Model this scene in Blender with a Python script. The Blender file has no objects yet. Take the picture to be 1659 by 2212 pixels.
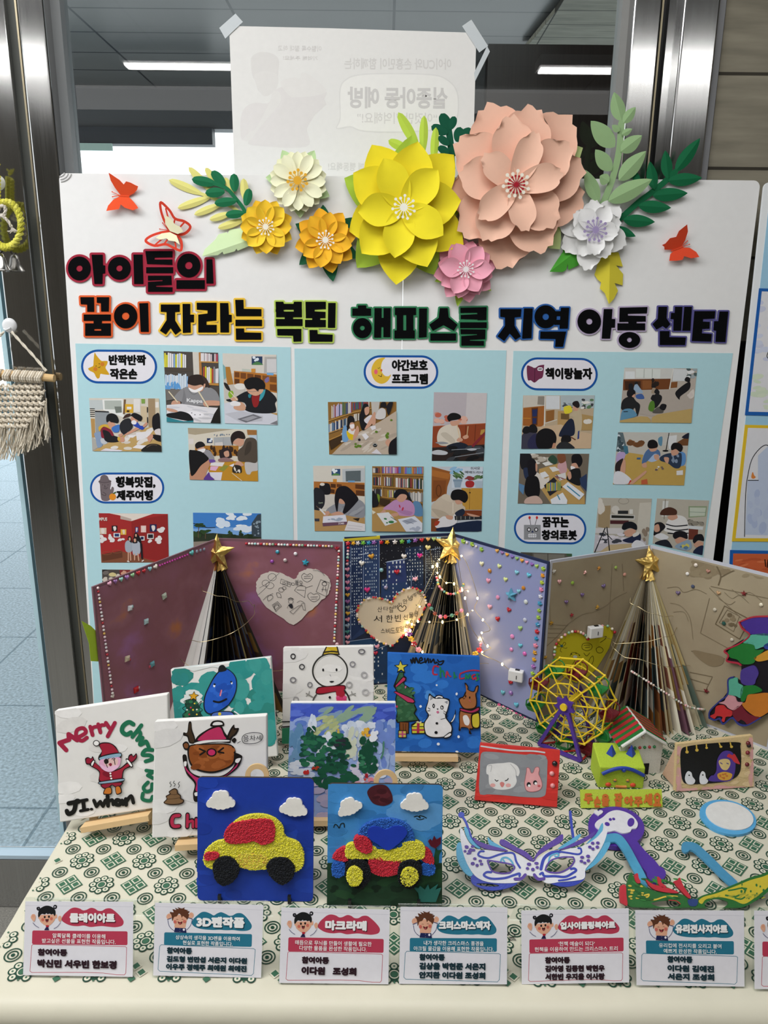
import bpy, math, random
import numpy as np
from mathutils import Vector, Matrix, Euler
from mathutils.geometry import delaunay_2d_cdt
S = bpy.context.scene
COL = S.collection
rad = math.radians
# ------------------------------------------------------------------ camera
FW, FH, F = 1659, 2212, 1671.0
TT = .73                      # table top height
CH = TT + .75                 # camera height
PITCH, ROLL = 15.5, .6
RM = Euler((rad(90 - PITCH), 0, 0)).to_matrix() @ Matrix.Rotation(rad(ROLL), 3, 'Z')
CO = Vector((0, 0, CH))
cd = bpy.data.cameras.new('camera')
cam = bpy.data.objects.new('camera', cd)
COL.objects.link(cam)
cam.matrix_world = Matrix.Translation(CO) @ RM.to_4x4()
cd.sensor_fit = 'VERTICAL'
cd.sensor_height = 36
cd.lens = F / FH * 36
cd.clip_start = .02
S.camera = cam
# ------------------------------------------------------------------ world, exposure
S.view_settings.view_transform = 'Standard'
S.view_settings.look = 'None'
S.view_settings.exposure = .25
S.view_settings.gamma = 1
S.render.film_transparent = False
wd = bpy.data.worlds.new('world')
S.world = wd
wd.use_nodes = True
wd.node_tree.nodes['Background'].inputs[0].default_value = (.97, .99, 1, 1)
wd.node_tree.nodes['Background'].inputs[1].default_value = 1.6
LAMP = 16.0                   # ceiling strip lamps (emission strength)


def area(name, loc, rot, sx, sy, power, col=(1, 1, 1)):
 l = bpy.data.lights.new(name, 'AREA')
 l.shape = 'RECTANGLE'
 l.size, l.size_y, l.energy, l.color = sx, sy, power, col
 o = bpy.data.objects.new(name, l)
 COL.objects.link(o)
 o.location = loc
 o.rotation_euler = [rad(a) for a in rot]
 return o


# the hall's own ceiling luminaires (behind and above the photographer)
area('hall_ceiling_light', (-.8, .42, 2.66), (0, 0, 0), 2.8, .9, 34, (1, .99, .975))
area('hall_ceiling_light', (-1.9, .5, 2.66), (0, 0, 0), .6, 1.0, 20, (1, .99, .975))
# daylight falling in through the glass front on the left
area('window_daylight', (-2.3, .9, 1.5), (90, 0, -75), 1.4, 1.8, 9, (.86, .94, 1))


# ------------------------------------------------------------------ colours, materials
def lin(h, gain=1.0):
 if len(h) == 3:
  h = ''.join(c * 2 for c in h)
 out = []
 for i in (0, 2, 4):
  c = int(h[i:i + 2], 16) / 255
  c = c / 12.92 if c <= .04045 else ((c + .055) / 1.055) ** 2.4
  out.append(min(.93, c * gain))
 return tuple(out)


MATS = {}


def newmat(name):
 m = bpy.data.materials.new(name)
 m.use_nodes = True
 nt = m.node_tree
 return m, nt, nt.nodes['Principled BSDF']


def vmat(name, rough=.6, spec=.3, noise=.06, scale=60, bump=0, bscale=200, metal=0, bdist=.0005):
 """material whose colour comes from the mesh's own colour attribute, with a slight procedural mottle"""
 m, nt, b = newmat(name)
 a = nt.nodes.new('ShaderNodeAttribute'); a.attribute_name = 'Col'
 tc = nt.nodes.new('ShaderNodeTexCoord')
 nz = nt.nodes.new('ShaderNodeTexNoise'); nz.inputs['Scale'].default_value = scale; nz.inputs['Detail'].default_value = 4
 mr = nt.nodes.new('ShaderNodeMapRange')
 mr.inputs['To Min'].default_value = 1 - noise; mr.inputs['To Max'].default_value = 1 + noise
 mx = nt.nodes.new('ShaderNodeVectorMath'); mx.operation = 'SCALE'
 nt.links.new(tc.outputs['Object'], nz.inputs['Vector'])
 nt.links.new(nz.outputs['Fac'], mr.inputs['Value'])
 nt.links.new(a.outputs['Color'], mx.inputs[0])
 nt.links.new(mr.outputs[0], mx.inputs['Scale'])
 nt.links.new(mx.outputs[0], b.inputs['Base Color'])
 b.inputs['Roughness'].default_value = rough
 b.inputs['Specular IOR Level'].default_value = spec
 b.inputs['Metallic'].default_value = metal
 if bump:
  n2 = nt.nodes.new('ShaderNodeTexNoise'); n2.inputs['Scale'].default_value = bscale; n2.inputs['Detail'].default_value = 3
  bp = nt.nodes.new('ShaderNodeBump'); bp.inputs['Strength'].default_value = bump; bp.inputs['Distance'].default_value = bdist
  nt.links.new(tc.outputs['Object'], n2.inputs['Vector'])
  nt.links.new(n2.outputs['Fac'], bp.inputs['Height'])
  nt.links.new(bp.outputs[0], b.inputs['Normal'])
 MATS[name] = m
 return m


vmat('paper', .75, .15, .03, 90, .15, 900, bdist=.0002)
vmat('print', .45, .35, .04, 120)
vmat('acrylic_paint', .5, .3, .12, 70, .35, 260)
vmat('pen_plastic', .38, .45, .10, 120, .5, 420)
vmat('clay', .7, .3, .22, 700, 1.0, 900, bdist=.0012)
vmat('canvas', .85, .1, .04, 60, .3, 1800, bdist=.0003)
vmat('wood', .6, .25, .10, 25, .1, 300)
vmat('plastic', .3, .5, .02, 40)
vmat('gem', .08, .8, .05, 300)
vmat('pearl', .2, .7, .02, 300)
vmat('rope', .9, .1, .10, 400, .6, 900)
vmat('steel', .33, .5, .05, 20, 0, metal=1)
vmat('dark_metal', .45, .4, .05, 20)
vmat('foam', .6, .25, .03, 60)
vmat('matte_black', .9, .06, .05, 60)
vmat('cloth_plastic', .42, .35, .035, 14, .25, 40, bdist=.002)


def glassmat(name, tint=(1, 1, 1), refl=.1):
 m, nt, b = newmat(name)
 nt.nodes.remove(b)
 out = nt.nodes['Material Output']
 t = nt.nodes.new('ShaderNodeBsdfTransparent'); t.inputs[0].default_value = (*tint, 1)
 g = nt.nodes.new('ShaderNodeBsdfGlossy'); g.inputs['Roughness'].default_value = .01 if refl > .05 else .12
 lw = nt.nodes.new('ShaderNodeFresnel'); lw.inputs[0].default_value = 1.5
 ad = nt.nodes.new('ShaderNodeMath'); ad.operation = 'ADD'; ad.inputs[1].default_value = refl - .04
 mx = nt.nodes.new('ShaderNodeMixShader')
 if refl > .05:      # outer faces reflect by Fresnel, inner faces only let light through
  ge = nt.nodes.new('ShaderNodeNewGeometry'); sb = nt.nodes.new('ShaderNodeMath'); sb.operation = 'SUBTRACT'; sb.inputs[0].default_value = 1
  mu = nt.nodes.new('ShaderNodeMath'); mu.operation = 'MULTIPLY'
  nt.links.new(ge.outputs['Backfacing'], sb.inputs[1])
  nt.links.new(lw.outputs[0], ad.inputs[0]); nt.links.new(ad.outputs[0], mu.inputs[0]); nt.links.new(sb.outputs[0], mu.inputs[1])
  nt.links.new(mu.outputs[0], mx.inputs[0])
 else:
  mx.inputs[0].default_value = refl
 nt.links.new(t.outputs[0], mx.inputs[1]); nt.links.new(g.outputs[0], mx.inputs[2])
 nt.links.new(mx.outputs[0], out.inputs[0])
 MATS[name] = m


glassmat('window_glass', (.97, 1, 1), .075)
glassmat('clear_acrylic', (.96, .98, .97), .05)
m, nt, b = newmat('gold_foil')
b.inputs['Base Color'].default_value = (*lin('f6d27c'), 1); b.inputs['Metallic'].default_value = 1; b.inputs['Roughness'].default_value = .36
n = nt.nodes.new('ShaderNodeTexVoronoi'); n.inputs['Scale'].default_value = 140
tc = nt.nodes.new('ShaderNodeTexCoord'); bp = nt.nodes.new('ShaderNodeBump'); bp.inputs['Strength'].default_value = .5; bp.inputs['Distance'].default_value = .0015
nt.links.new(tc.outputs['Object'], n.inputs['Vector']); nt.links.new(n.outputs['Distance'], bp.inputs['Height']); nt.links.new(bp.outputs[0], b.inputs['Normal'])
MATS['gold_foil'] = m
m, nt, b = newmat('chrome_bell')
b.inputs['Base Color'].default_value = (.55, .53, .5, 1); b.inputs['Metallic'].default_value = 1; b.inputs['Roughness'].default_value = .18
MATS['chrome_bell'] = m


def emit(name, col, s):
 m, nt, b = newmat(name)
 b.inputs['Base Color'].default_value = (*col, 1)
 b.inputs['Emission Color'].default_value = (*col, 1); b.inputs['Emission Strength'].default_value = s
 MATS[name] = m


emit('lamp_light', (1, .99, .96), LAMP)
emit('added_glow', (1, .99, .97), .9)
emit('fairy_light', (1, .72, .25), 30)


def linemat(name, base, line, sx, sy, w, rough, noise, nscale, spec=.3, stretch=(1, 1, 1), rot=0):
 """plain surface with a grid of joints (object space) and a noisy grain"""
 m, nt, b = newmat(name)
 tc = nt.nodes.new('ShaderNodeTexCoord')
 mp = nt.nodes.new('ShaderNodeMapping'); mp.inputs['Rotation'].default_value[2] = rad(rot)
 br = nt.nodes.new('ShaderNodeTexBrick')
 br.offset = 0; br.inputs['Scale'].default_value = 1
 br.inputs['Brick Width'].default_value = sx; br.inputs['Row Height'].default_value = sy
 br.inputs['Mortar Size'].default_value = w; br.inputs['Mortar Smooth'].default_value = .1
 br.inputs['Color1'].default_value = (*base, 1); br.inputs['Color2'].default_value = (*base, 1)
 br.inputs['Mortar'].default_value = (*line, 1)
 m2 = nt.nodes.new('ShaderNodeMapping'); m2.inputs['Scale'].default_value = stretch
 nz = nt.nodes.new('ShaderNodeTexNoise'); nz.inputs['Scale'].default_value = nscale; nz.inputs['Detail'].default_value = 6
 mr = nt.nodes.new('ShaderNodeMapRange'); mr.inputs['From Min'].default_value = .25; mr.inputs['From Max'].default_value = .75
 mr.inputs['To Min'].default_value = 1 - noise; mr.inputs['To Max'].default_value = 1 + noise
 mx = nt.nodes.new('ShaderNodeVectorMath'); mx.operation = 'SCALE'
 L = nt.links.new
 L(tc.outputs['Object'], mp.inputs[0]); L(mp.outputs[0], br.inputs['Vector'])
 L(tc.outputs['Object'], m2.inputs[0]); L(m2.outputs[0], nz.inputs['Vector']); L(nz.outputs['Fac'], mr.inputs['Value'])
 L(br.outputs['Color'], mx.inputs[0]); L(mr.outputs[0], mx.inputs['Scale']); L(mx.outputs[0], b.inputs['Base Color'])
 b.inputs['Roughness'].default_value = rough
 b.inputs['Specular IOR Level'].default_value = spec
 MATS[name] = m


linemat('soffit_panel', lin('6a6661', .95), lin('1c1c1e'), .66, .30, .006, .3, .05, 6)
linemat('granite_pave', lin('b0c0cc', .92), lin('7f929e'), .6, .6, .005, .7, .42, 95, rot=0)
linemat('speckle_floor', lin('7f7d77'), lin('6f6d68'), 3, 3, .003, .6, .35, 260)
linemat('board_concrete', lin('7d786a', 1.25), lin('3a362e'), 9, .162, .003, .75, .28, 5, stretch=(1.2, 9, 26))
linemat('dark_panel', lin('2e2623', .9), lin('17120f'), 9, 9, .002, .3, .25, 6, stretch=(40, 1, 1))
linemat('hall_wall', lin('8a857c'), lin('6a655c'), 2.4, 2.4, .004, .8, .06, 3)
linemat('hall_ceiling', lin('77797b'), lin('44474a'), 1.2, .6, .006, .6, .05, 3)


# brushed steel: dark mirror with vertical brushing
m, nt, b = newmat('brushed_steel')
tc = nt.nodes.new('ShaderNodeTexCoord'); mp = nt.nodes.new('ShaderNodeMapping'); mp.inputs['Scale'].default_value = (900, 900, 6)
nz = nt.nodes.new('ShaderNodeTexNoise'); nz.inputs['Scale'].default_value = 1; nz.inputs['Detail'].default_value = 3
mr = nt.nodes.new('ShaderNodeMapRange'); mr.inputs['To Min'].default_value = .09; mr.inputs['To Max'].default_value = .15
mc = nt.nodes.new('ShaderNodeMapRange'); mc.inputs['To Min'].default_value = .42; mc.inputs['To Max'].default_value = .58
cb = nt.nodes.new('ShaderNodeCombineColor')
nt.links.new(tc.outputs['Object'], mp.inputs[0]); nt.links.new(mp.outputs[0], nz.inputs['Vector'])
nt.links.new(nz.outputs['Fac'], mr.inputs['Value']); nt.links.new(mr.outputs[0], b.inputs['Roughness'])
nt.links.new(nz.outputs['Fac'], mc.inputs['Value'])
for k in range(3):
 nt.links.new(mc.outputs[0], cb.inputs[k])
nt.links.new(cb.outputs[0], b.inputs['Base Color'])
b.inputs['Metallic'].default_value = 1
MATS['brushed_steel'] = m


# ------------------------------------------------------------------ geometry helpers
def ray(px, py):
 return RM @ Vector(((px - 829.5) / F, (1106 - py) / F, -1))


class Plane:
 """a real flat surface in the room; at() says where the line of sight of a pixel meets it"""

 def __init__(s, o, u, v):
  s.o, s.u = Vector(o), Vector(u).normalized()
  v = Vector(v)
  s.v = (v - v.dot(s.u) * s.u).normalized()
  s.n = s.u.cross(s.v)

 def at(s, px, py):
  d = ray(px, py)
  p = CO + d * ((s.o - CO).dot(s.n) / d.dot(s.n)) - s.o
  return p.dot(s.u), p.dot(s.v)

 def w(s, a, b, d=0):
  return s.o + s.u * a + s.v * b + s.n * d

 def wp(s, px, py, d=0):
  return s.w(*s.at(px, py), d)

 def M(s, a=0, b=0, d=0):
  m = Matrix((s.u, s.v, s.n)).transposed().to_4x4()
  m.translation = s.w(a, b, d)
  return m

 def px(s, px, py):
  """metres per pixel near that pixel"""
  a, b = s.at(px, py)
  return (s.at(px + 1, py)[0] - a)

 def off(s, d):
  return Plane(s.o + s.n * d, s.u, s.v)


TABLE = Plane((0, 0, TT), (1, 0, 0), (0, 1, 0))


def tbl(px, py, h=0):
 return Plane((0, 0, TT + h), (1, 0, 0), (0, 1, 0)).wp(px, py)


def stand(px, py, h=0, lean=12, yaw=0):
 """plane standing on the table at a pixel, leaning back by lean degrees; yaw>0 turns its right side away"""
 o = tbl(px, py, h)
 u = Vector((math.cos(rad(yaw)), math.sin(rad(yaw)), 0))
 b = Vector((-u.y, u.x, 0))
 return Plane(o, u, Vector((0, 0, math.cos(rad(lean)))) + b * math.sin(rad(lean)))


def spline(pts, closed=True, n=6):
 pts = [Vector(p) for p in pts]
 N = len(pts)
 if N < 3:
  return [tuple(p) for p in pts]
 out = []
 for i in range(N if closed else N - 1):
  p0 = pts[(i - 1) % N] if closed or i > 0 else pts[0]
  p1, p2 = pts[i], pts[(i + 1) % N]
  p3 = pts[(i + 2) % N] if closed or i + 2 < N else pts[-1]
  for k in range(n):
   t = k / n
   out.append(tuple(.5 * ((2 * p1) + (p2 - p0) * t + (2 * p0 - 5 * p1 + 4 * p2 - p3) * t * t + (3 * p1 - p0 - 3 * p2 + p3) * t ** 3)))
 if not closed:
  out.append(tuple(pts[-1]))
 return out


def ell(cx, cy, rx, ry, rot=0, n=20, a0=0, a1=360):
 c, s_ = math.cos(rad(rot)), math.sin(rad(rot))
 o = []
 full = abs(a1 - a0) >= 360
 for i in range(n if full else n + 1):
  a = rad(a0 + (a1 - a0) * i / n)
  x, y = rx * math.cos(a), ry * math.sin(a)
  o.append((cx + x * c - y * s_, cy + x * s_ + y * c))
 return o


def rrect(x0, y0, x1, y1, r, n=5):
 o = []
 for cx, cy, a in ((x1 - r, y1 - r, 0), (x0 + r, y1 - r, 90), (x0 + r, y0 + r, 180), (x1 - r, y0 + r, 270)):
  for i in range(n + 1):
   t = rad(a + 90 * i / n)
   o.append((cx + r * math.cos(t), cy + r * math.sin(t)))
 return o


def ribbon(pts, w, closed=False, n=8):
 """stroke of constant width with round ends, as polygons (overlapping; united by cdt)"""
 polys = []
 h = w / 2
 P = [Vector(p) for p in pts]
 rng = range(len(P)) if closed else range(len(P) - 1)
 for i in rng:
  a, b = P[i], P[(i + 1) % len(P)]
  d = b - a
  if d.length < 1e-9:
   continue
  ang = math.degrees(math.atan2(d.y, d.x))
  polys.append([(a.x + h * math.cos(rad(t)), a.y + h * math.sin(rad(t))) for t in np.linspace(ang + 90, ang + 270, n)] +
      [(b.x + h * math.cos(rad(t)), b.y + h * math.sin(rad(t))) for t in np.linspace(ang - 90, ang + 90, n)])
 return polys


def ccw(f):
 """same polygon, running anticlockwise"""
 a = sum(p[0] * q[1] - p[1] * q[0] for p, q in zip(f, list(f[1:]) + [f[0]]))
 return f if a > 0 else f[::-1]


def cdt(faces, holes=()):
 """triangulated union of faces minus holes -> (verts, tris)"""
 vs, fs = [], []
 for f in list(faces) + list(holes):
  f = ccw(f)
  fs.append(list(range(len(vs), len(vs) + len(f))))
  vs += [Vector((p[0], p[1])) for p in f]
 nf = len(faces)
 r = delaunay_2d_cdt(vs, [], fs, 1, 1e-7)
 V = [(v.x, v.y) for v in r[0]]
 T = []
 for t, ids in zip(r[2], r[5]):
  if not ids or any(i >= nf for i in ids):
   continue
  a, b, c = (V[i] for i in t)
  if (b[0] - a[0]) * (c[1] - a[1]) - (b[1] - a[1]) * (c[0] - a[0]) < 0:
   t = t[::-1]
  T.append(tuple(t))
 return V, T


_TX = {}


def textmesh(s, bold):
 k = (s, bold)
 if k not in _TX:
  c = bpy.data.curves.new('tmp', 'FONT'); c.body = s; c.offset = bold; c.resolution_u = 3
  o = bpy.data.objects.new('tmp', c); COL.objects.link(o)
  me = o.evaluated_get(bpy.context.evaluated_depsgraph_get()).to_mesh()
  v = np.array([q.co[:2] for q in me.vertices]); f = [tuple(p.vertices) for p in me.polygons]
  lo, hi = v.min(0), v.max(0)
  _TX[k] = ((v - lo) / (hi - lo), f)
  bpy.data.objects.remove(o); bpy.data.curves.remove(c)
 return _TX[k]


class MB:
 """mesh builder: gathers faces with a colour each"""

 def __init__(s):
  s.v, s.f, s.c = [], [], []

 def add(s, verts, faces, col):
  o = len(s.v)
  s.v += [tuple(p) for p in verts]
  s.f += [tuple(i + o for i in f) for f in faces]
  if isinstance(col, list):
   s.c += col
  else:
   s.c += [col] * len(faces)
  return s

 def box(s, c, size, col, rz=0, M=None):
  x, y, z = (k / 2 for k in size)
  p = [Vector((i * x, j * y, k * z)) for k in (-1, 1) for j in (-1, 1) for i in (-1, 1)]
  R = M if M is not None else Matrix.Rotation(rad(rz), 3, 'Z')
  return s.add([R @ q + Vector(c) for q in p], [(0, 2, 3, 1), (4, 5, 7, 6), (0, 1, 5, 4), (2, 6, 7, 3), (0, 4, 6, 2), (1, 3, 7, 5)], col)

 def bar(s, a, b, w, h, col, up=(0, 0, 1)):
  a, b = Vector(a), Vector(b)
  d = b - a
  z = d.normalized(); x = Vector(up).cross(z)
  if x.length < 1e-6:
   x = Vector((1, 0, 0))
  x.normalize(); y = z.cross(x)
  return s.box((a + b) / 2, (w, h, d.length), col, M=Matrix((x, y, z)).transposed())

 def hexa(s, p8, col):
  """8 corners: bottom 4 ccw, top 4 ccw"""
  return s.add(p8, [(3, 2, 1, 0), (4, 5, 6, 7), (0, 1, 5, 4), (1, 2, 6, 5), (2, 3, 7, 6), (3, 0, 4, 7)], col)

 def tube(s, pts, r, col, n=8, closed=False, caps=True):
  P = [Vector(p) for p in pts]
  N = len(P)
  rr = r if isinstance(r, (list, tuple)) else [r] * N
  cc = col if isinstance(col, list) else [col] * N
  V, Fc, Cc = [], [], []
  up = None
  for i in range(N):
   if closed:
    d = P[(i + 1) % N] - P[i - 1]
   else:
    d = P[min(i + 1, N - 1)] - P[max(i - 1, 0)]
   d = d.normalized() if d.length > 1e-9 else Vector((0, 0, 1))
   if up is None:
    up = Vector((0, 0, 1)) if abs(d.z) < .9 else Vector((1, 0, 0))
   x = up - d * up.dot(d)
   x = x.normalized() if x.length > 1e-6 else d.orthogonal().normalized()
   up = x
   y = d.cross(x)
   for k in range(n):
    a = 2 * math.pi * k / n
    V.append(P[i] + (x * math.cos(a) + y * math.sin(a)) * rr[i])
  for i in range(N if closed else N - 1):
   j = (i + 1) % N
   for k in range(n):
    Fc.append((i * n + k, i * n + (k + 1) % n, j * n + (k + 1) % n, j * n + k)); Cc.append(cc[i])
  if not closed and caps:
   Fc.append(tuple(range(n))[::-1]); Cc.append(cc[0])
   Fc.append(tuple((N - 1) * n + k for k in range(n))); Cc.append(cc[-1])
  return s.add(V, Fc, Cc)

 def ball(s, c, r, col, nu=12, nv=8, M=None):
  rx, ry, rz = r if isinstance(r, (tuple, list)) else (r, r, r)
  V = []
  for j in range(nv + 1):
   t = math.pi * j / nv
   for i in range(nu):
    a = 2 * math.pi * i / nu
    p = Vector((rx * math.sin(t) * math.cos(a), ry * math.sin(t) * math.sin(a), rz * math.cos(t)))
    if M is not None:
     p = M @ p
    V.append(p + Vector(c))
  Fc = []
  for j in range(nv):
   for i in range(nu):
    a, b = j * nu + i, j * nu + (i + 1) % nu
    if j == 0:
     Fc.append((a, a + nu, b + nu))
    elif j == nv - 1:
     Fc.append((a, a + nu, b))
    else:
     Fc.append((a, a + nu, b + nu, b))
  return s.add(V, Fc, col)

 def lathe(s, prof, col, n=24, c=(0, 0, 0), M=None):
  V, Fc = [], []
  for r, z in prof:
   for k in range(n):
    a = 2 * math.pi * k / n
    p = Vector((r * math.cos(a), r * math.sin(a), z))
    if M is not None:
     p = M @ p
    V.append(p + Vector(c))
  for i in range(len(prof) - 1):
   for k in range(n):
    Fc.append((i * n + k, i * n + (k + 1) % n, (i + 1) * n + (k + 1) % n, (i + 1) * n + k))
  return s.add(V, Fc, col)

 def slab(s, V, T, d0, d1, col, side=None):
  """2-D triangles extruded from depth d0 to d1 (front at d1)"""
  n = len(V)
  vv = [(x, y, d1) for x, y in V] + [(x, y, d0) for x, y in V]
  fc = list(T) + [tuple(i + n for i in t[::-1]) for t in T]
  cc = [col] * len(fc)
  es = {}
  for t in T:
   for a, b in zip(t, t[1:] + t[:1]):
    es[(a, b)] = es.get((a, b), 0) + 1
  for a, b in es:
   if (b, a) not in es:
    fc.append((b, a, a + n, b + n)); cc.append(side or col)
  return s.add(vv, fc, cc)

 def sheet(s, fn, nu, nv, col):
  """grid of points fn(u,v), u,v in 0..1"""
  V = [fn(i / nu, j / nv) for j in range(nv + 1) for i in range(nu + 1)]
  Fc = [(j * (nu + 1) + i, j * (nu + 1) + i + 1, (j + 1) * (nu + 1) + i + 1, (j + 1) * (nu + 1) + i) for j in range(nv) for i in range(nu)]
  return s.add(V, Fc, col)

 def mesh(s, name, mat, smooth=False):
  me = bpy.data.meshes.new(name)
  me.from_pydata(s.v, [], s.f)
  at = me.attributes.new('Col', 'FLOAT_COLOR', 'CORNER')
  ls = [len(f) for f in s.f]
  c = np.ones((len(s.f), 4), np.float32)
  if len(s.f):
   c[:, :3] = np.array(s.c, np.float32).reshape(-1, 3)
  at.data.foreach_set('color', np.repeat(c, ls, axis=0).ravel())
  me.materials.append(MATS[mat])
  if smooth:
   me.polygons.foreach_set('use_smooth', [True] * len(me.polygons))
  me.update()
  return me


WM = {}


def _put(o, parent, M):
 COL.objects.link(o)
 WM[o.name] = M
 if parent is not None:
  o.parent = parent
  o.matrix_local = WM[parent.name].inverted() @ M
 else:
  o.matrix_world = M
 return o


def tag(o, label=None, cat=None, group=None, kind=None):
 if label: o['label'] = label
 if cat: o['category'] = cat
 if group: o['group'] = group
 if kind: o['kind'] = kind
 return o


def thing(name, loc, label, cat, group=None):
 o = bpy.data.objects.new(name, None)
 o.empty_display_size = .02
 _put(o, None, Matrix.Translation(Vector(loc)))
 return tag(o, label, cat, group)


def part(name, mb, mat, parent=None, M=None, smooth=False, label=None, cat=None, group=None, kind=None, world=False):
 """link a mesh; world=True: its vertices are world coordinates and its origin goes to their middle"""
 if world:
  a = np.array([tuple(p) for p in mb.v])
  c = (a.min(0) + a.max(0)) / 2
  c[2] = a[:, 2].min()
  mb.v = [tuple(p) for p in a - c]
  M = Matrix.Translation(Vector(c))
 if M is None:
  M = WM[parent.name] if parent is not None else Matrix()
 o = bpy.data.objects.new(name, mb.mesh(name, mat, smooth))
 _put(o, parent, M)
 return tag(o, label, cat, group, kind)


def dup(o, M, parent=None, **kw):
 c = o.copy()
 for k in list(c.keys()):
  if k in ('label', 'category', 'group', 'kind'):
   del c[k]
 c.parent = None
 _put(c, parent, M)
 return tag(c, **kw)


class Art:
 """flat printed or painted shapes, given in pixels of a crop (ox, oy, scale) and laid onto a plane in thin layers"""

 def __init__(s, crop=(0, 0, 1), gain=1.0):
  s.sh = []
  s.crop, s.gain = crop, gain

 def P(s, p):
  ox, oy, k = s.crop
  return (ox + p[0] * k, oy + p[1] * k)

 def fill(s, col, faces, holes=()):
  V, T = cdt([[s.P(p) for p in f] for f in faces], [[s.P(p) for p in f] for f in holes])
  s.sh.append((lin(col, s.gain), V, T))
  return s

 def text(s, col, x0, y0, x1, y1, txt, bold=.02, dy=0, mirror=False, fat=0):
  """fat: extra weight in crop pixels, by laying the word down again slightly shifted"""
  if fat:
   for ax, ay in ((-1, 0), (1, 0), (0, -1), (0, 1)):
    s.text(col, x0 + fat + ax * fat, y0 + fat + ay * fat, x1 - fat + ax * fat, y1 - fat + ay * fat, txt, bold, dy, mirror)
   return s
  v, f = textmesh(txt, bold)
  V = []
  for a, b in v:
   if mirror:
    a = 1 - a
   V.append(s.P((x0 + (x1 - x0) * a, y1 - (y1 - y0) * b + dy * a)))
  T = []
  for t in f:
   A, B, C = (V[i] for i in t[:3])
   ar = (B[0] - A[0]) * (C[1] - A[1]) - (B[1] - A[1]) * (C[0] - A[0])
   T.append(tuple(t) if ar > 0 else tuple(t[::-1]))
  s.sh.append((lin(col, s.gain), V, T))
  return s

 def run(s, src):
  for ln in src.strip().split('\n'):
   t = ln.split()
   if not t:
    continue
   k, c, a = t[0], t[1], t[2:]
   if k in 'DEORB':
    a = ' '.join(a).replace(',', ' ').split()
   xy = lambda q: [tuple(float(z) for z in w.split(',')) for w in q]
   if k == 'P': s.fill(c, [xy(a)])
   elif k == 'S': s.fill(c, [spline(xy(a))])
   elif k == 'L': s.fill(c, ribbon(xy(a[1:]), float(a[0]), n=5))
   elif k == 'C': s.fill(c, ribbon(spline(xy(a[1:]), False, 5), float(a[0]), n=5))
   elif k == 'K': s.fill(c, ribbon(spline(xy(a[1:]), True, 5), float(a[0]), True, n=5))
   elif k == 'Q': s.fill(c, ribbon(xy(a[1:]), float(a[0]), True, n=5))
   elif k == 'E':
    q = [float(z) for z in a]
    s.fill(c, [ell(*q)])
   elif k == 'O':   # ring: cx cy rx ry width [rot]
    q = [float(z) for z in a]
    r = q[5] if len(q) > 5 else 0
    s.fill(c, [ell(q[0], q[1], q[2] + q[4] / 2, q[3] + q[4] / 2, r)], [ell(q[0], q[1], q[2] - q[4] / 2, q[3] - q[4] / 2, r)])
   elif k == 'R':
    x0, y0, x1, y1 = (float(z) for z in a[:4])
    s.fill(c, [rrect(x0, y0, x1, y1, float(a[4]))] if len(a) > 4 else [[(x0, y0), (x1, y0), (x1, y1), (x0, y1)]])
   elif k == 'T':   # x0 y0 x1 y1 bold dy text
    q = [float(z) for z in a[:6]]
    s.text(c, *q[:4], ' '.join(a[6:]), q[4], q[5])
   elif k == 'M':
    q = [float(z) for z in a[:6]]
    s.text(c, *q[:4], ' '.join(a[6:]), q[4], q[5], True)
   elif k == 'B':   # row of book spines: palette(comma) x0 y0 x1 y1 n seed [shift]
    rn = random.Random(int(a[5]))
    x0, y0, x1, y1 = (float(z) for z in a[:4]); n = int(a[4]); sh = float(a[6]) if len(a) > 6 else 0
    w = (x1 - x0) / n; pal = c.split(',')
    for i in range(n):
     h = (y1 - y0) * rn.uniform(0, .18)
     xa = x0 + w * i + rn.uniform(0, .12) * w
     d0 = sh * (xa - x0) / (x1 - x0)
     s.fill(rn.choice(pal), [[(xa, y0 + h + d0), (xa + w * .86, y0 + h + d0), (xa + w * .86, y1 + d0), (xa, y1 + d0)]])
   elif k == 'D':   # scattered dabs: x0 y0 x1 y1 n rx ry seed [rot]
    q = [float(z) for z in a]
    rn = random.Random(int(q[7])); pal = c.split(',')
    for cc in pal:
     fs = []
     for i in range(int(q[4] / len(pal) + .5)):
      sc = rn.uniform(.6, 1.3)
      fs.append(ell(rn.uniform(q[0], q[2]), rn.uniform(q[1], q[3]), q[5] * sc, q[6] * sc, (q[8] if len(q) > 8 else 0) + rn.uniform(-15, 15), 9))
     s.fill(cc, fs)
  return s

 def mb(s, pl, d0=.0002, dz=.00003, back=None, clip=None):
  """meshes the layers on plane pl; returns builder and its matrix. back: (pixel polygon, colour, thickness)"""
  b = MB()
  pts = [q for _, V, _ in s.sh for q in V] if back is None else back[0]
  A = [pl.at(*q) for q in pts]
  ca = (min(q[0] for q in A) + max(q[0] for q in A)) / 2
  cb = (min(q[1] for q in A) + max(q[1] for q in A)) / 2
  if back is not None:
   V, T = cdt([[pl.at(*q) for q in back[0]]])
   b.slab([(x - ca, y - cb) for x, y in V], T, d0 - back[2], d0 - dz, lin(back[1], s.gain), lin(back[3], s.gain) if len(back) > 3 else None)
  for k, (c, V, T) in enumerate(s.sh):
   d = d0 + dz * k
   vv = []
   for q in V:
    x, y = pl.at(*q)
    vv.append((x - ca, y - cb, d))
   b.add(vv, [t[::-1] for t in T], c)
  return b, pl.M(ca, cb)


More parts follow.
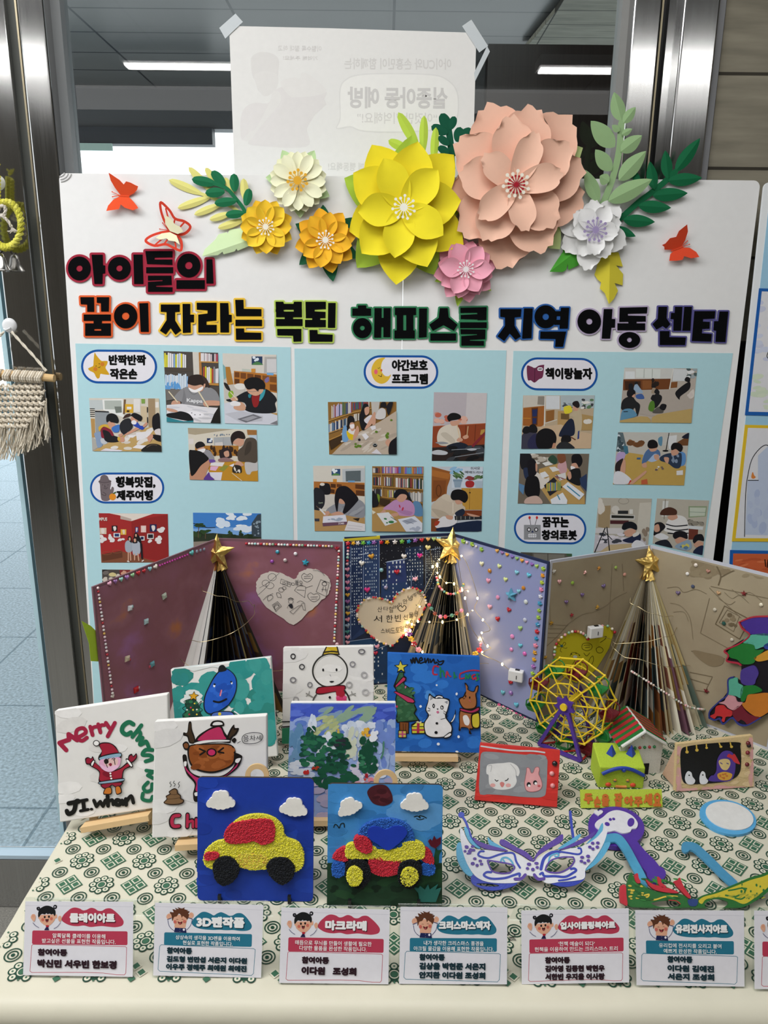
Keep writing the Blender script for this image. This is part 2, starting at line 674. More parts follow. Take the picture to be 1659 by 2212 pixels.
def slabmb(pl, faces, d0, d1, col, holes=(), gain=1.0):
 """solid cut-out: pixel polygons on plane pl, from depth d0 to d1"""
 V, T = cdt([[pl.at(*q) for q in f] for f in faces], [[pl.at(*q) for q in f] for f in holes])
 ca = sum(v[0] for v in V) / len(V); cb = sum(v[1] for v in V) / len(V)
 b = MB()
 b.slab([(x - ca, y - cb) for x, y in V], T, d0, d1, lin(col, gain) if isinstance(col, str) else col)
 return b, pl.M(ca, cb)


def inside(Q, p):
 return all((b[0] - a[0]) * (p[1] - a[1]) - (b[1] - a[1]) * (p[0] - a[0]) >= -1e-6 for a, b in zip(Q, Q[1:] + Q[:1]))


def clip(f, Q):
 for a, b in zip(Q, Q[1:] + Q[:1]):
  ex, ey = b[0] - a[0], b[1] - a[1]
  sd = [ex * (p[1] - a[1]) - ey * (p[0] - a[0]) for p in f]
  o = []
  for i in range(len(f)):
   j = (i + 1) % len(f)
   if sd[i] >= 0:
    o.append(f[i])
   if sd[i] * sd[j] < 0:
    t = sd[i] / (sd[i] - sd[j])
    o.append((f[i][0] + (f[j][0] - f[i][0]) * t, f[i][1] + (f[j][1] - f[i][1]) * t))
  f = o
  if len(f) < 3:
   return []
 return f




def cropart(a, q):
 """keep every layer inside the sheet's outline q (pixels)"""
 Q = ccw(q)
 out = []
 for c, V, T in a.sh:
  if all(inside(Q, v) for v in V):
   out.append((c, V, T)); continue
  fs = []
  for t in T:
   f = clip([V[i] for i in t], Q)
   if len(f) > 2:
    fs.append(f)
  VV, TT_ = [], []
  for f in fs:
   f = ccw(f)
   o = len(VV); VV += f
   TT_ += [(o, o + i, o + i + 1) for i in range(1, len(f) - 1)]
  if TT_:
   out.append((c, VV, TT_))
 a.sh = out

# ================================================================== THE SETTING
WY = 1.60
WP = Plane((0, WY, 0), (1, 0, 0), (0, 0, 1))
X0 = lambda px, py=0: WP.at(px, py)[0]


def wallrect(name, pl, a0, a1, b0, b1, mat, thick=.02, kind='structure'):
 b = MB()
 ca, cb = a0, b0
 b.box(((a1 - a0) / 2, (b1 - b0) / 2, -thick / 2), (a1 - a0, b1 - b0, thick), lin('777'))
 return part(name, b, mat, None, pl.M(ca, cb), kind=kind)


def sbox(name, x0, x1, y0, y1, z0, z1, col, mat, kind='structure', bevel=0, label=None):
 b = MB(); b.box((0, 0, (z1 - z0) / 2), (x1 - x0, y1 - y0, z1 - z0), lin(col))
 o = part(name, b, mat, None, Matrix.Translation(((x0 + x1) / 2, (y0 + y1) / 2, z0)), kind=kind)
 if bevel:
  m = o.modifiers.new('b', 'BEVEL'); m.width = bevel; m.segments = 3
 return o


HX, HB = 2.6, -3.4
sbox('floor', -HX, HX, HB, WY + .05, -.05, 0, '7f7d77', 'speckle_floor')
sbox('ceiling', -HX, HX, HB, WY - .02, 2.72, 2.78, '77797b', 'hall_ceiling')
sbox('wall_back', -HX, HX, HB - .05, HB, 0, 2.72, '8a857c', 'hall_wall')
sbox('wall_right', HX, HX + .05, HB, WY, 0, 2.72, '8a857c', 'hall_wall')
sbox('wall_left', -HX - .05, -HX, HB, WY, 0, 2.72, '8a857c', 'hall_wall')

# stainless door and window frames (upright; found where they cross the wall plane)
ST = 'brushed_steel'
ZT = 2.72
xs = X0(97, 1400); xe = X0(157, 1400); xf = X0(178, 1400)
sbox('trim_1', xs, xe, WY, WY + .05, .142, ZT, '777', ST, bevel=.003)              # door stile
sbox('trim_2', xe, xf, WY + .012, WY + .05, 0, ZT, '4a4d4a', 'dark_metal')
sbox('trim_3', xf, X0(32), WY + .04, WY + .06, 0, ZT, '0c0d0d', 'dark_metal')       # black gap
sbox('trim_4', X0(32), X0(36), WY - .004, WY + .05, 0, ZT, 'b0a58c', 'steel')
sbox('trim_5', X0(40), X0(98), WY - .012, WY + .06, 0, ZT, '777', ST, bevel=.004)
sbox('trim_6', X0(98), X0(119), WY + .02, WY + .06, 0, ZT, '85888a', 'dark_metal')
sbox('trim_7', X0(1352), X0(1368), WY + .02, WY + .06, 0, ZT, '8f8f8d', 'dark_metal')
sbox('trim_8', X0(1368), X0(1428), WY - .012, WY + .06, 0, ZT, '777', ST, bevel=.004)
sbox('trim_9', X0(1431), X0(1435), WY - .002, WY + .06, 0, ZT, 'b0a58c', 'steel')
sbox('trim_10', X0(1435), X0(1452), WY + .03, WY + .06, 0, ZT, '08080a', 'dark_metal')
sbox('trim_11', X0(1452), X0(1475), WY + .012, WY + .06, 0, ZT, '777', ST)
sbox('trim_12', X0(1475), X0(1553), WY - .012, WY + .06, 0, ZT, '777', ST, bevel=.004)
sbox('trim_13', X0(1553), X0(1567), WY - .006, WY + .05, 0, ZT, '808184', 'dark_metal')
wallrect('wall_front', WP, X0(1567), HX, 1.40, ZT, 'board_concrete')
sbox('trim_14', X0(1567), HX, WY + .0, WY + .02, 0, 1.40, '0d0c0b', 'dark_metal')  # black sheet added to give the shaded gap between the boards its dark
sbox('trim_15', X0(119), X0(1352), WY + .035, WY + .06, 0, 1.12, '1c1c1c', 'dark_metal')  # unseen dark panel added behind the board to block light from outside
sbox('trim_16', -HX, xe, WY - .002, WY + .048, 0, .142, '777', ST, bevel=.004)       # bottom rail of the door
sbox('trim_17', -HX, xs, WY, WY + .03, .142, .152, 'b9cede', 'dark_metal')  # reflection of the sill in the glass, put in as a light blue strip
# panes
b = MB(); b.box((0, 0, 0), (X0(1352) - X0(119), .006, ZT - 1.12), lin('fff'))
part('window_1', b, 'window_glass', None, Matrix.Translation(((X0(1352) + X0(119)) / 2, WY + .045, (ZT + 1.12) / 2)), kind='structure')
b = MB(); b.box((0, 0, 0), (xs + HX, .006, ZT - .152), lin('fff'))
part('door_1', b, 'window_glass', None, Matrix.Translation(((xs - HX) / 2, WY + .025, (ZT + .152) / 2)), kind='structure')
# upright seals on the free edge of the glass door leaf beyond
for i, (p, w, c, dy) in enumerate(((62, .016, 'cfe4ee', .06), (72, .012, '37505a', .055), (82, .02, 'dbe9f2', .062))):
 x = X0(p - 12, 1300)
 sbox('trim_%d' % (18 + i), x - w / 2, x + w / 2, WY + dy, WY + dy + .012, .02, ZT, c, 'dark_metal')
# outdoors: paving, soffit, bulkheads, concrete and dark panel seen through the window
b = MB(); b.box((0, 0, -.02), (14, 9, .04), lin('a4bccc'))
part('ground', b, 'granite_pave', None, Matrix.Translation((-1.0, WY + 4.6, -.01)), kind='structure')
b = MB(); b.box((0, 0, .08), (14, .5, .16), lin('a9bcd0'))
part('ground_kerb', b, 'granite_pave', None, Matrix.Translation((-2, 8.2, -.01)), kind='structure')
b = MB(); b.box((0, 0, .2), (14, .1, .4), lin('35545f'))
part('wall_far', b, 'dark_metal', None, Matrix.Translation((-2, 9.3, -.01)), kind='structure')
CP = Plane((0, 0, 2.6), (1, 0, 0), (0, -1, 0))
o = CP.at(500, 20)
cy = -o[1]
b = MB(); b.box((0 - o[0], (cy - 3.25), .02), (9, 3.1, .04), lin('5b646e'))
part('ceiling_outside', b, 'soffit_panel', None, Matrix.Translation((o[0], cy, 2.6)) @ Matrix.Scale(-1, 4, (0, 1, 0)), kind='structure')
yb = 4.8
BP = Plane((0, yb, 0), (1, 0, 0), (0, 0, 1))
za = BP.at(300, 196)[1]; zb = BP.at(300, 277)[1]; zc = BP.at(300, 313)[1]
sbox('wall_bulkhead', -4.5, 4.5, yb, yb + .1, zb, 2.66, '5a5a5c', 'dark_metal')
sbox('wall_bulkhead_low', -4.5, BP.at(461, 300)[0], yb - .03, yb + .05, zc, zb, '3c3d42', 'dark_metal')
sbox('trim_21', BP.at(158, 318)[0], BP.at(248, 318)[0], yb - .05, yb - .035, BP.at(200, 328)[1], zc - .002, 'b7cfc4', 'dark_metal')
# dark brown panel and board-marked concrete soffit on the right beyond the window
DP = Plane((0, 2.1, 0), (1, 0, 0), (0, 0, 1))
d0, d1 = DP.at(1051, 200)[0], DP.at(1420, 200)[0]
sbox('wall_panel', d0, d1 + .6, 2.1, 2.16, 0, DP.at(1200, 96)[1], '2e2623', 'dark_panel')
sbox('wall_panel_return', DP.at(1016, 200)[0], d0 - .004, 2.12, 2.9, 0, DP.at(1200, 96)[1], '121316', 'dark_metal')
p = [CP.wp(1205, 0), CP.wp(1128, 96), CP.wp(1420, 96), CP.wp(1420, -140), CP.wp(1290, -140)]
b = MB(); V, T = cdt([[(q.x, q.y) for q in p]])
b.slab([(x - p[0].x, y - p[0].y) for x, y in V], T, -.02, .0, lin('8a8478'))
part('ceiling_concrete', b, 'board_concrete', None, Matrix.Translation((p[0].x, p[0].y, 2.585)), kind='structure')
# strip lamps on the hall ceiling (seen mirrored in the glass and the steel)
for i, (x0, x1, y) in enumerate(((-1.42, -.25, -1.36), (.80, 2.2, -1.36), (-2.25, -1.72, -1.36))):
 t = thing('ceiling_strip_lamp', ((x0 + x1) / 2, y, 2.66), ('long strip lamp whose left end mirrors in the window glass', 'long strip lamp mirrored in front of the dark brown panel', 'short strip lamp mirrored in the left steel post')[i], 'lamp', 'ceiling strip lamps')
 b = MB(); b.box(((x0 + x1) / 2, y, 2.695), (x1 - x0, .17, .05), lin('ddd'))
 part('lamp_housing', b, 'plastic', t, world=True)
 b = MB(); b.box(((x0 + x1) / 2, y, 2.664), (x1 - x0 - .02, .085, .012), lin('fff'))
 part('lamp_diffuser', b, 'lamp_light', t, world=True)

t = thing('ceiling_glow_sheet', (0, -2.25, 2.70), 'wide dim glowing sheet added under the ceiling to mirror as a soft band in the steel posts', 'lamp')  # no known lamp: glowing sheet added for the band mirrored in the posts
b = MB(); b.box((0, -2.25, 2.705), (4.6, .55, .02), lin('fff')); part('lamp_diffuser', b, 'added_glow', t, world=True)

# ================================================================== TABLE AND CLOTH
tx0 = TABLE.at(112, 1855)[0]
tyf = TABLE.at(800, 2152)[1]
tx1, tyb = 1.05, 1.40
t = thing('display_table', ((tx0 + tx1) / 2, (tyf + tyb) / 2, 0), 'long display table under the cream and green patterned cloth', 'table')
b = MB(); b.box(((tx0 + tx1) / 2, (tyf + tyb) / 2, TT - .016), (tx1 - tx0 - .016, tyb - tyf - .016, .024), lin('d8cdb8'))
part('table_top', b, 'wood', t, world=True)
for x in (tx0 + .06, tx1 - .06):
 for y in (tyf + .06, tyb - .06):
  b = MB(); b.tube([(x, y, 0), (x, y, TT - .03)], .016, lin('999'), 12)
  part('leg', b, 'steel', t, world=True)

# cloth: top with soft fold ridges, rounded edge, hanging front and left side, printed motifs in the same mesh
ridges = [(TABLE.at(800, 1976)[1], .0014), (TABLE.at(800, 2036)[1], -.0012), (TABLE.at(800, 1790)[1], .0012), (TABLE.at(800, 1610)[1], .0014)]


def cz(x, y):
 z = .0006 * math.sin(9 * x + 3 * y) + .0005 * math.sin(23 * x - 17 * y)
 for yr, h in ridges:
  z += h * (1 / (1 + math.exp((yr - y) / .007)) - .5)
 return TT + .003 + z


CREAM, GRN, DGR = lin('d2cebb', 1.0), lin('3f6f55', .85), lin('1f4a38', .8)
cl = MB()
nx, ny = 60, 300


def clothfn(u, v):
 # v: 0..0.72 table top back->front, then over the edge and down
 x = tx0 - .004 + (tx1 - tx0 + .008) * u
 if v < .72:
  y = tyb + (tyf - tyb) * v / .72
  return (x, y, cz(x, y))
 w = (v - .72) / .28
 if w < .25:
  a = w / .25 * math.pi / 2
  return (x, tyf - .022 * math.sin(a) - .0, cz(x, tyf) - .022 * (1 - math.cos(a)))
 h = ((w - .25) / .75) ** 2
 lip = .009 * math.exp(-((h - .03) / .012) ** 2) + .004 * math.exp(-((h - .085) / .008) ** 2) + .003 * math.sin(70 * x + 3 * math.sin(9 * x)) * math.exp(-((h - .06) / .03) ** 2)
 lip += .0032 * math.sin(140 * h + 4 * math.sin(4.3 * x) + 2 * math.sin(17 * x)) * math.exp(-h / .12) * min(1, h * 30)
 return (x, tyf - .022 - lip + .016 * min(1, h * 9) + .004 * math.sin(30 * x) * h, cz(x, tyf) - .022 - .55 * h)


cl.sheet(clothfn, nx, ny, CREAM)
cl.sheet(lambda u, v: (tx0 - .004 - .03 * v, tyb + (tyf - tyb) * (1 - u), cz(tx0, tyb + (tyf - tyb) * (1 - u)) - .5 * v), 50, 8, CREAM)
pit, q_ = .0426, .0452
phx = TABLE.at(158, 1837)[0]; phy = TABLE.at(158, 1837)[1]


def motif(polys, x0, y0, lay, col):
 for f in polys:
  vs = [(x0 + a, y0 + b_, cz(x0 + a, y0 + b_) + .0010 + .00016 * lay) for a, b_ in f]
  if any(v[0] < tx0 or v[0] > tx1 or v[1] < tyf + .012 or v[1] > tyb for v in vs):
   continue
  cl.add(vs, [tuple(range(len(vs)))], col)


def annul(cx, cy, r0, r1, n=22):
 o = []
 for i in range(n):
  a, c = 2 * math.pi * i / n, 2 * math.pi * (i + 1) / n
  o.append([(cx + r0 * math.cos(a), cy + r0 * math.sin(a)), (cx + r1 * math.cos(a), cy + r1 * math.sin(a)), (cx + r1 * math.cos(c), cy + r1 * math.sin(c)), (cx + r0 * math.cos(c), cy + r0 * math.sin(c))])
 return o


CIRC = annul(0, 0, .0086, .0101) + annul(0, 0, .0048, .0064) + annul(0, 0, .0, .0024, 12)
lob = [(.0113 * math.cos(rad(45 * i)), .0113 * math.sin(rad(45 * i))) for i in range(8)]
FL_D = [ell(x, y, .0052, .0052, n=14) for x, y in lob] + [ell(0, 0, .010, .010, n=16)]
FL_C = [ell(x * .985, y * .985, .0036, .0036, n=12) for x, y in lob] + annul(0, 0, .0046, .0060, 16)
FL_G = [ell(x * .985, y * .985, .0013, .0013, n=8) for x, y in lob] + [ell(0, 0, .0040, .0040, n=12)]
rq = lambda x, y, h: [((x + i) * .7071 - (y + j) * .7071, (x + i) * .7071 + (y + j) * .7071) for i, j in ((-h, -h), (h, -h), (h, h), (-h, h))]
DI_G = [rq(0, 0, .0128)]
DI_C = [rq(i * .0062, j * .0062, .0049) for i in (-1, 1) for j in (-1, 1)]
DI_D = [rq(i * .0062, j * .0062, .0034) for i in (-1, 1) for j in (-1, 1)]
for i in range(-14, 34):
 for j in range(-14, 20):
  x, y = phx + i * pit, phy + j * q_
  if tx0 - .02 < x < tx1 and tyf - .02 < y < tyb + .02:
   motif(CIRC, x, y, 0, DGR)
  x += pit / 2; y += q_ / 2
  if tx0 - .02 < x < tx1 and tyf - .02 < y < tyb + .02:
   if (i + j) % 2:
    for k, f in enumerate(FL_D):
     motif([f], x, y, k * .08, DGR)
    motif(FL_C, x, y, 1.2, CREAM); motif(FL_G, x, y, 2, GRN)
   else:
    motif(DI_G, x, y, 0, GRN); motif(DI_C, x, y, 1, CREAM); motif(DI_D, x, y, 2, GRN)
# recycling mark printed near the front edge
mk = TABLE.at(1104, 2022)
for k in range(3):
 a0, a1 = rad(90 + 120 * k + 22), rad(90 + 120 * k + 98)
 p_, q2 = (.0046 * math.cos(a0), .0046 * math.sin(a0)), (.0046 * math.cos(a1), .0046 * math.sin(a1))
 for f in ribbon([p_, q2], .0013, n=4):
  motif([f], mk[0], mk[1], 3, lin('1c1c1c'))
tv, tf = textmesh('HDPE', .02)
for f in tf:
 motif([[((tv[i][0] - .5) * .0095, -.0085 + tv[i][1] * .0028) for i in f]], mk[0], mk[1], 3, lin('1c1c1c'))
cloth = part('tablecloth', cl, 'cloth_plastic', None, world=True, label='cream plastic tablecloth printed with dark green circles, flowers and diamonds', cat='tablecloth')
for p_ in cloth.data.polygons:
 p_.use_smooth = len(p_.vertices) == 4 and p_.area > 2e-5

# ================================================================== DISPLAY BOARD
BO = Plane((0, 1.475, TT), (1, 0, 0), (0, math.sin(rad(3.3)), math.cos(rad(3.3))))
PXB = BO.px(850, 600)          # metres per pixel on the board
bd = thing('display_board', BO.wp(880, 1400), 'large white foam display board with three light blue panels, paper flowers along its top', 'display board')
A = [BO.at(*p) for p in ((127, 377), (1643, 387), (1517, 1400), (194, 1400))]
byt = (A[0][1] + A[1][1]) / 2
bxl, bxr = A[0][0], A[1][0]
low = lambda p, q, b=-.45: (p[0] + (q[0] - p[0]) * (b - p[1]) / (q[1] - p[1]), b)
bxm = BO.at(870, 650)[0]


def bpoly(name, mat, poly, d0, d1, col, parent=bd, label=None, bevel=0):
 V, T = cdt([poly]); ca = sum(v[0] for v in V) / len(V); cb = sum(v[1] for v in V) / len(V)
 b = MB(); b.slab([(x - ca, y - cb) for x, y in V], T, d0, d1, lin(col))
 return part(name, b, mat, parent, BO.M(ca, cb), label=label)


arc = lambda cx, cy, a: [(cx + .012 * math.cos(rad(a + 15 * i)), cy + .012 * math.sin(rad(a + 15 * i))) for i in range(7)]
bpoly('foam_sheet', 'foam', arc(bxl + .012, byt - .012, 90)[::-1] + [(bxm - .0004, byt), (bxm - .0004, -.45), low(A[0], A[3])], -.006, 0, 'ececec')
bpoly('foam_sheet', 'foam', [(bxm + .0004, byt)] + arc(bxr - .012, byt - .012, 0)[::-1] + [low(A[1], A[2]), (bxm + .0004, -.45)], -.006, 0, 'ececec')
for (p0, q0, p1, q1) in (((163, 742), (189, 1242), (628, 750), (634, 1180)), ((636, 753), (643, 1180), (1094, 757), (1076, 1180)), ((1109, 758), (1090, 1180), (1583, 763), (1520, 1193))):
 p0, q0, p1, q1 = (BO.at(*z) for z in (p0, q0, p1, q1))
 bpoly('blue_paper', 'paper', [low(p0, q0, -.42), low(p1, q1, -.42), p1, p0], .0002, .0006, 'b4dbe4')
CRN = BO.at(127, 377)
b = MB()
for k, r in enumerate((.010, .016, .021)):
 b.tube([BO.w(bxl + r * math.sin(rad(a)) * 1.1, byt - r * math.cos(rad(a)) * .8 + .002, .0006) for a in range(8, 83, 12)], .0012, lin('c9c9c9'), 6)
part('dented_corner', b, 'foam', bd, world=True)

# ------------------------------------------------------------------ cut-out title lettering
C6, C7, C8 = (120, 360, .31344), (560, 620, .3255), (1040, 620, .37311)


def Rq(x0, y0, x1, y1): return [(x0, y0), (x1, y0), (x1, y1), (x0, y1)]


def poly(s): return [tuple(float(z) for z in w.split(',')) for w in s.split()]


WORDS = [
 ('crimson', 'a3203a', C6, 16, [
  ('O168,702,78,82,22', '252,608 328,608 330,680 345,682 345,735 328,737 325,808 272,808'),
  ('O443,701,78,78,22', '540,607 602,607 608,808 545,808'),
  ('622,583 808,583 808,625 685,627 685,641 806,641 808,677 634,671', 'R628,694,812,734', '640,752 800,752 803,815 695,820 695,828 808,832 808,862 640,862 640,795 740,789 740,781 640,785'),
  ('O920,682,80,82,26', 'R836,783,1030,842', '1042,640 1083,640 1090,805 1042,805')]),
 ('orange', 'e4602c', C6, 13, [
  ('175,900 268,900 270,1000 222,1000 222,950 178,948', '288,900 372,900 370,998 318,998 316,940 288,938', 'R198,1019,384,1062', 'R266,1060,322,1084', 'R208,1080,384,1118', 'R208,1118,270,1165', 'R318,1118,384,1165', 'R208,1130,384,1165'),
  ('O486,1030,80,84,26', '580,942 640,940 645,1138 590,1138')]),
 ('yellow', 'f3c63c', C6, 13, [
  ('728,950 858,950 858,1000 826,1002 826,1060 868,1128 828,1158 795,1112 762,1156 722,1130 768,1058 768,1002 728,1000', '878,946 930,946 930,1020 956,1020 956,1072 932,1072 934,1142 880,1145'),
  ('975,938 1112,938 1110,1060 1042,1066 1042,1090 1112,1090 1112,1142 986,1142 986,1020 1050,1012 1050,990 976,985', '1135,940 1192,940 1196,1020 1216,1022 1216,1070 1197,1072 1197,1142 1138,1142'),
  ('1240,918 1296,918 1298,980 1420,982 1420,1030 1246,1030', 'R1242,1055,1424,1098', '1244,1115 1300,1115 1302,1142 1418,1145 1418,1192 1246,1192')]),
 ('lime', 'bcd660', C7, 11, [
  ('110,98 160,98 165,112 228,112 232,98 283,98 283,150 112,150', 'R110,148,163,165', 'R230,148,284,165', 'R113,163,284,200', 'R170,198,225,214', 'R112,212,288,258', '120,278 280,278 280,360 228,362 226,322 122,320'),
  ('308,98 442,98 442,146 368,150 368,162 440,165 440,206 310,206', 'R352,204,405,222', 'R305,218,442,266', '458,106 508,106 504,270 456,270', '334,285 386,285 388,312 488,316 486,362 336,362')]),
 ('green', '35855a', C7, 11, [
  ('R655,122,710,146', 'R618,142,742,190', 'O684,272,62,66,16', '765,140 812,140 812,205 825,205 825,140 872,140 870,332 824,332 824,265 810,265 808,335 762,335'),
  ('R900,138,1040,185', 'R897,288,1032,340', 'R912,183,955,290', 'R975,183,1022,290', '1060,142 1113,142 1110,332 1058,335'),
  ('1197,140 1250,140 1256,200 1314,250 1290,290 1222,252 1150,290 1128,250 1190,205', 'R1135,308,1305,355'),
  ('1334,138 1508,134 1506,218 1448,220 1448,215 1336,212 1336,186 1446,180 1446,170 1334,172', 'R1332,234,1508,272', '1334,280 1500,282 1498,345 1396,350 1396,356 1490,358 1490,388 1340,388 1340,326 1444,318 1444,312 1336,312')]),
 ('blue', '2a61ab', C8, 9, [
  ('108,128 230,128 226,172 190,175 190,225 226,285 195,305 162,268 130,312 92,285 135,225 135,175 108,172', '245,124 295,124 288,295 234,298'),
  ('O370,172,64,66,19', '458,120 506,120 498,240 450,240', 'R425,140,462,168', 'R420,190,458,218', '340,258 488,258 470,345 425,345 428,300 338,298')]),
 ('lilac', 'bcaecb', C8, 9, [
  ('O622,200,68,70,18', '706,128 756,128 752,185 772,185 770,235 750,235 742,298 694,298'),
  ('798,120 958,116 955,152 845,155 845,165 948,168 948,200 795,202', 'R848,198,895,214', 'R785,210,945,250', 'O854,306,62,46,14')]),
 ('violet', '5c5896', C8, 9, [
  ('1022,115 1072,115 1068,180 1090,215 1066,240 1046,225 1010,245 988,215 1018,185', '1118,115 1160,115 1152,252 1108,252 1110,185 1092,185 1095,150 1116,150', '1172,115 1215,115 1206,252 1160,252', '1030,255 1086,255 1084,290 1180,292 1175,335 1030,335'),
  ('1230,140 1350,140 1346,182 1280,185 1278,200 1318,202 1316,240 1275,242 1272,268 1330,272 1326,315 1215,312', '1375,142 1425,142 1408,318 1352,316 1356,252 1340,250 1344,198 1368,198')])]
for nm, colr, crop, infl, syl in WORDS:
 ox, oy, k = crop
 T_ = lambda f: [(ox + x * k, oy + y * k) for x, y in f]
 back, letters = [], []
 for s_ in syl:
  fs, hs = [], []
  for st in s_:
   if st[0] == 'O':
    cx, cy, rx, ry, h = (float(z) for z in st[1:].split(','))
    fs.append(T_(ell(cx, cy, rx, ry, n=32))); hs.append(T_(ell(cx, cy, h, h, n=18)))
    back.append(T_(ell(cx, cy, rx + infl, ry + infl, n=32)))
   else:
    f = Rq(*(float(z) for z in st[1:].split(','))) if st[0] == 'R' else poly(st)
    fs.append(T_(f)); back.append(T_(f)); back += ribbon(T_(f), infl * 2 * k, True, 8)
  letters.append((fs, hs))
 mid = back[0][0]
 xs_ = [q[0] for f in back for q in f]; ys_ = [q[1] for f in back for q in f]
 t = thing('title_word', BO.wp(sum(xs_) / len(xs_), max(ys_)), 'black block letters cut out on %s backing in the board title' % nm, 'lettering', 'title words on the board')
 b, M = slabmb(BO, back, .0008, .0022, colr)
 part('backing', b, 'foam', t, M)
 for fs, hs in letters:
  b, M = slabmb(BO, fs, .0022, .0032, '0b0c0e', hs)
  part('letter', b, 'matte_black', t, M)

# ------------------------------------------------------------------ paper flowers and leaves


def prof(kind, t):
 if kind == 'point':
  return math.sin(math.pi * t ** 1.12) ** .78 if 0 < t < 1 else 0
 if kind == 'big':
  return math.sqrt(max(0, 1 - (1 - min(t / .55, 1)) ** 2)) if t < .55 else max(0, 1 - ((t - .55) / .45) ** 2.1)
 if kind == 'round':
  return max(.0, math.sin(math.pi * min(1, t ** 1.75 * .98 + .02))) ** .58 if t < 1 else .0
 if kind == 'leaf':
  return math.sin(math.pi * t ** .85) ** .8 if 0 < t < 1 else 0
 if kind == 'blunt':
  return (.22 + .78 * math.sin(math.pi * min(1, t ** 1.1)) ** .6) * (1 if t < .93 else math.sqrt(max(0, 1 - ((t - .93) / .07) ** 2)))
 # notch
 return math.sqrt(max(0, 1 - (1 - min(t / .62, 1)) ** 2)) * (1 if t < .62 else 1 - .42 * ((t - .62) / .38) ** 2.2)


def petal(L, W, kind, lift=.22, cup=.25, curl=-.1, nt=12, ns=6, fold=0, seed=0):
 """one sheet of paper lying along +x, rising from the base"""
 rn = random.Random(seed)
 ph = rn.uniform(0, 6)

 def fn(u, v):
  s_ = v * 2 - 1
  x = L * u
  w = W / 2 * prof(kind, u)
  if kind == 'notch':
   x = L * u * (1 - .13 * u ** 3 * s_ * s_ + .035 * u ** 4 * math.cos(7 * s_ + ph))
  z = lift * L * u + curl * L * u * u + cup * w * (s_ * s_) + fold * w * abs(s_)
  return (x, w * s_, z)
 b = MB()
 b.sheet(fn, nt, ns, (1, 1, 1))
 return b


_PM = {}


def add_petal(name, parent, pl, cx, cy, ang, L, W, kind, col, d0, r0=.0, lift=.22, cup=.25, curl=-.1, fold=0, mat='paper', k=0, label=None):
 b = petal(L, W, kind, lift, cup, curl, fold=fold, seed=k)
 b.c = [col] * len(b.f)
 a, c = pl.at(cx, cy)
 M = pl.M(a, c, d0) @ Matrix.Rotation(rad(ang), 4, 'Z') @ Matrix.Translation((r0, 0, 0))
 return part(name, b, mat, parent, M, smooth=True, label=label)


def stamen(parent, cx, cy, R, n, col, d0, dot=.12, hub=.3, name='stamen', col2=None):
 pl = BO
 a, c = pl.at(cx, cy)
 fs = [ell(0, 0, R * hub, R * hub, n=18)]
 for i in range(n):
  q = rad(360 * i / n + 8)
  r = R * (1 if i % 2 else .82)
  e = (r * math.cos(q), r * math.sin(q))
  fs += ribbon([(0, 0), e], R * .07, n=4) + [ell(e[0], e[1], R * dot, R * dot, n=10)]
 V, T = cdt(fs)
 b = MB(); b.slab(V, T, d0, d0 + .0006, lin(col))
 o = part(name, b, 'paper', parent, pl.M(a, c))
 if col2:
  fs = [ell(0, 0, R * .17, R * .17, n=14)]
  for i in range(n):
   q = rad(360 * i / n + 8 + 180 / n); e = (R * .62 * math.cos(q), R * .62 * math.sin(q))
   fs += ribbon([(0, 0), e], R * .06, n=4) + [ell(e[0], e[1], R * dot * .6, R * dot * .6, n=8)]
  V, T = cdt(fs); b = MB(); b.slab(V, T, d0 + .0012, d0 + .0018, lin(col2))
  part(name, b, 'paper', parent, pl.M(a, c), label='red stamen ring over the white one')


def flower(cx, cy, label, col, layers, stam, leaves=(), leafcol='9', leafkind='leaf', gain=1.15, cols=None, leafW=.55):
 t = thing('paper_flower', BO.wp(cx, cy), label, 'paper flower', 'paper flowers on the board')
 g = lambda c: lin(c, gain)
 for i, (ang, L) in enumerate(leaves):
  add_petal('leaf', t, BO, cx, cy, ang, L * PXB, L * PXB * leafW, leafkind, g(leafcol), .003, lift=.07, cup=.0, fold=.18, curl=-.03)
 k = 0
 for kind, W, d0, lift, cup, curl, angs in layers:
  for i, q in enumerate(angs):
   ang, L = q[:2]
   w = q[2] if len(q) > 2 else W
   k += 1
   add_petal('petal', t, BO, cx, cy, ang, L * PXB, w * PXB, kind, g(col if not cols else cols[k % len(cols)]), d0 + .0012 * (i % 3), .0, lift, cup, curl, k=k)
 stamen(t, cx, cy, *stam)
 return t


ring = lambda n, L, off=0: [(off + 360 * i / n, L) for i in range(n)]
flower(646, 396, 'cream paper daisy with a yellow centre and pale green leaves', 'f0ecc8',
    [('round', 25, .008, .10, .15, -.02, ring(12, 61, 15)), ('round', 25, .013, .2, .2, -.10, ring(12, 58, 0))],
    (20 * PXB, 14, 'e6ad35', .026, .16, .42), [(62, 72), (118, 72), (172, 70), (-22, 70), (-88, 70)], 'b9d3a0')
flower(578, 494, 'golden yellow pointed paper flower nearest the pale green leaf', 'f2c437',
    [('point', 37, .008, .12, .25, -.04, ring(8, 58, 22)), ('point', 39, .014, .26, .3, -.12, ring(8, 54, 0))],
    (17 * PXB, 14, 'fbf0dc', .024, .13, .34), cols=['f2c437', 'efbd30'])
flower(705, 522, 'orange yellow pointed paper flower with dark green leaves, below the cream daisy', 'f0b02c',
    [('point', 42, .008, .12, .25, -.04, ring(8, 67, 12)), ('point', 40, .014, .26, .3, -.12, ring(8, 57, 34))],
    (18 * PXB, 14, 'fdf3e6', .024, .13, .34), [(95, 74), (36, 82), (152, 74), (-140, 76), (-80, 84), (-25, 78)], '1f5a3c', leafW=.45)
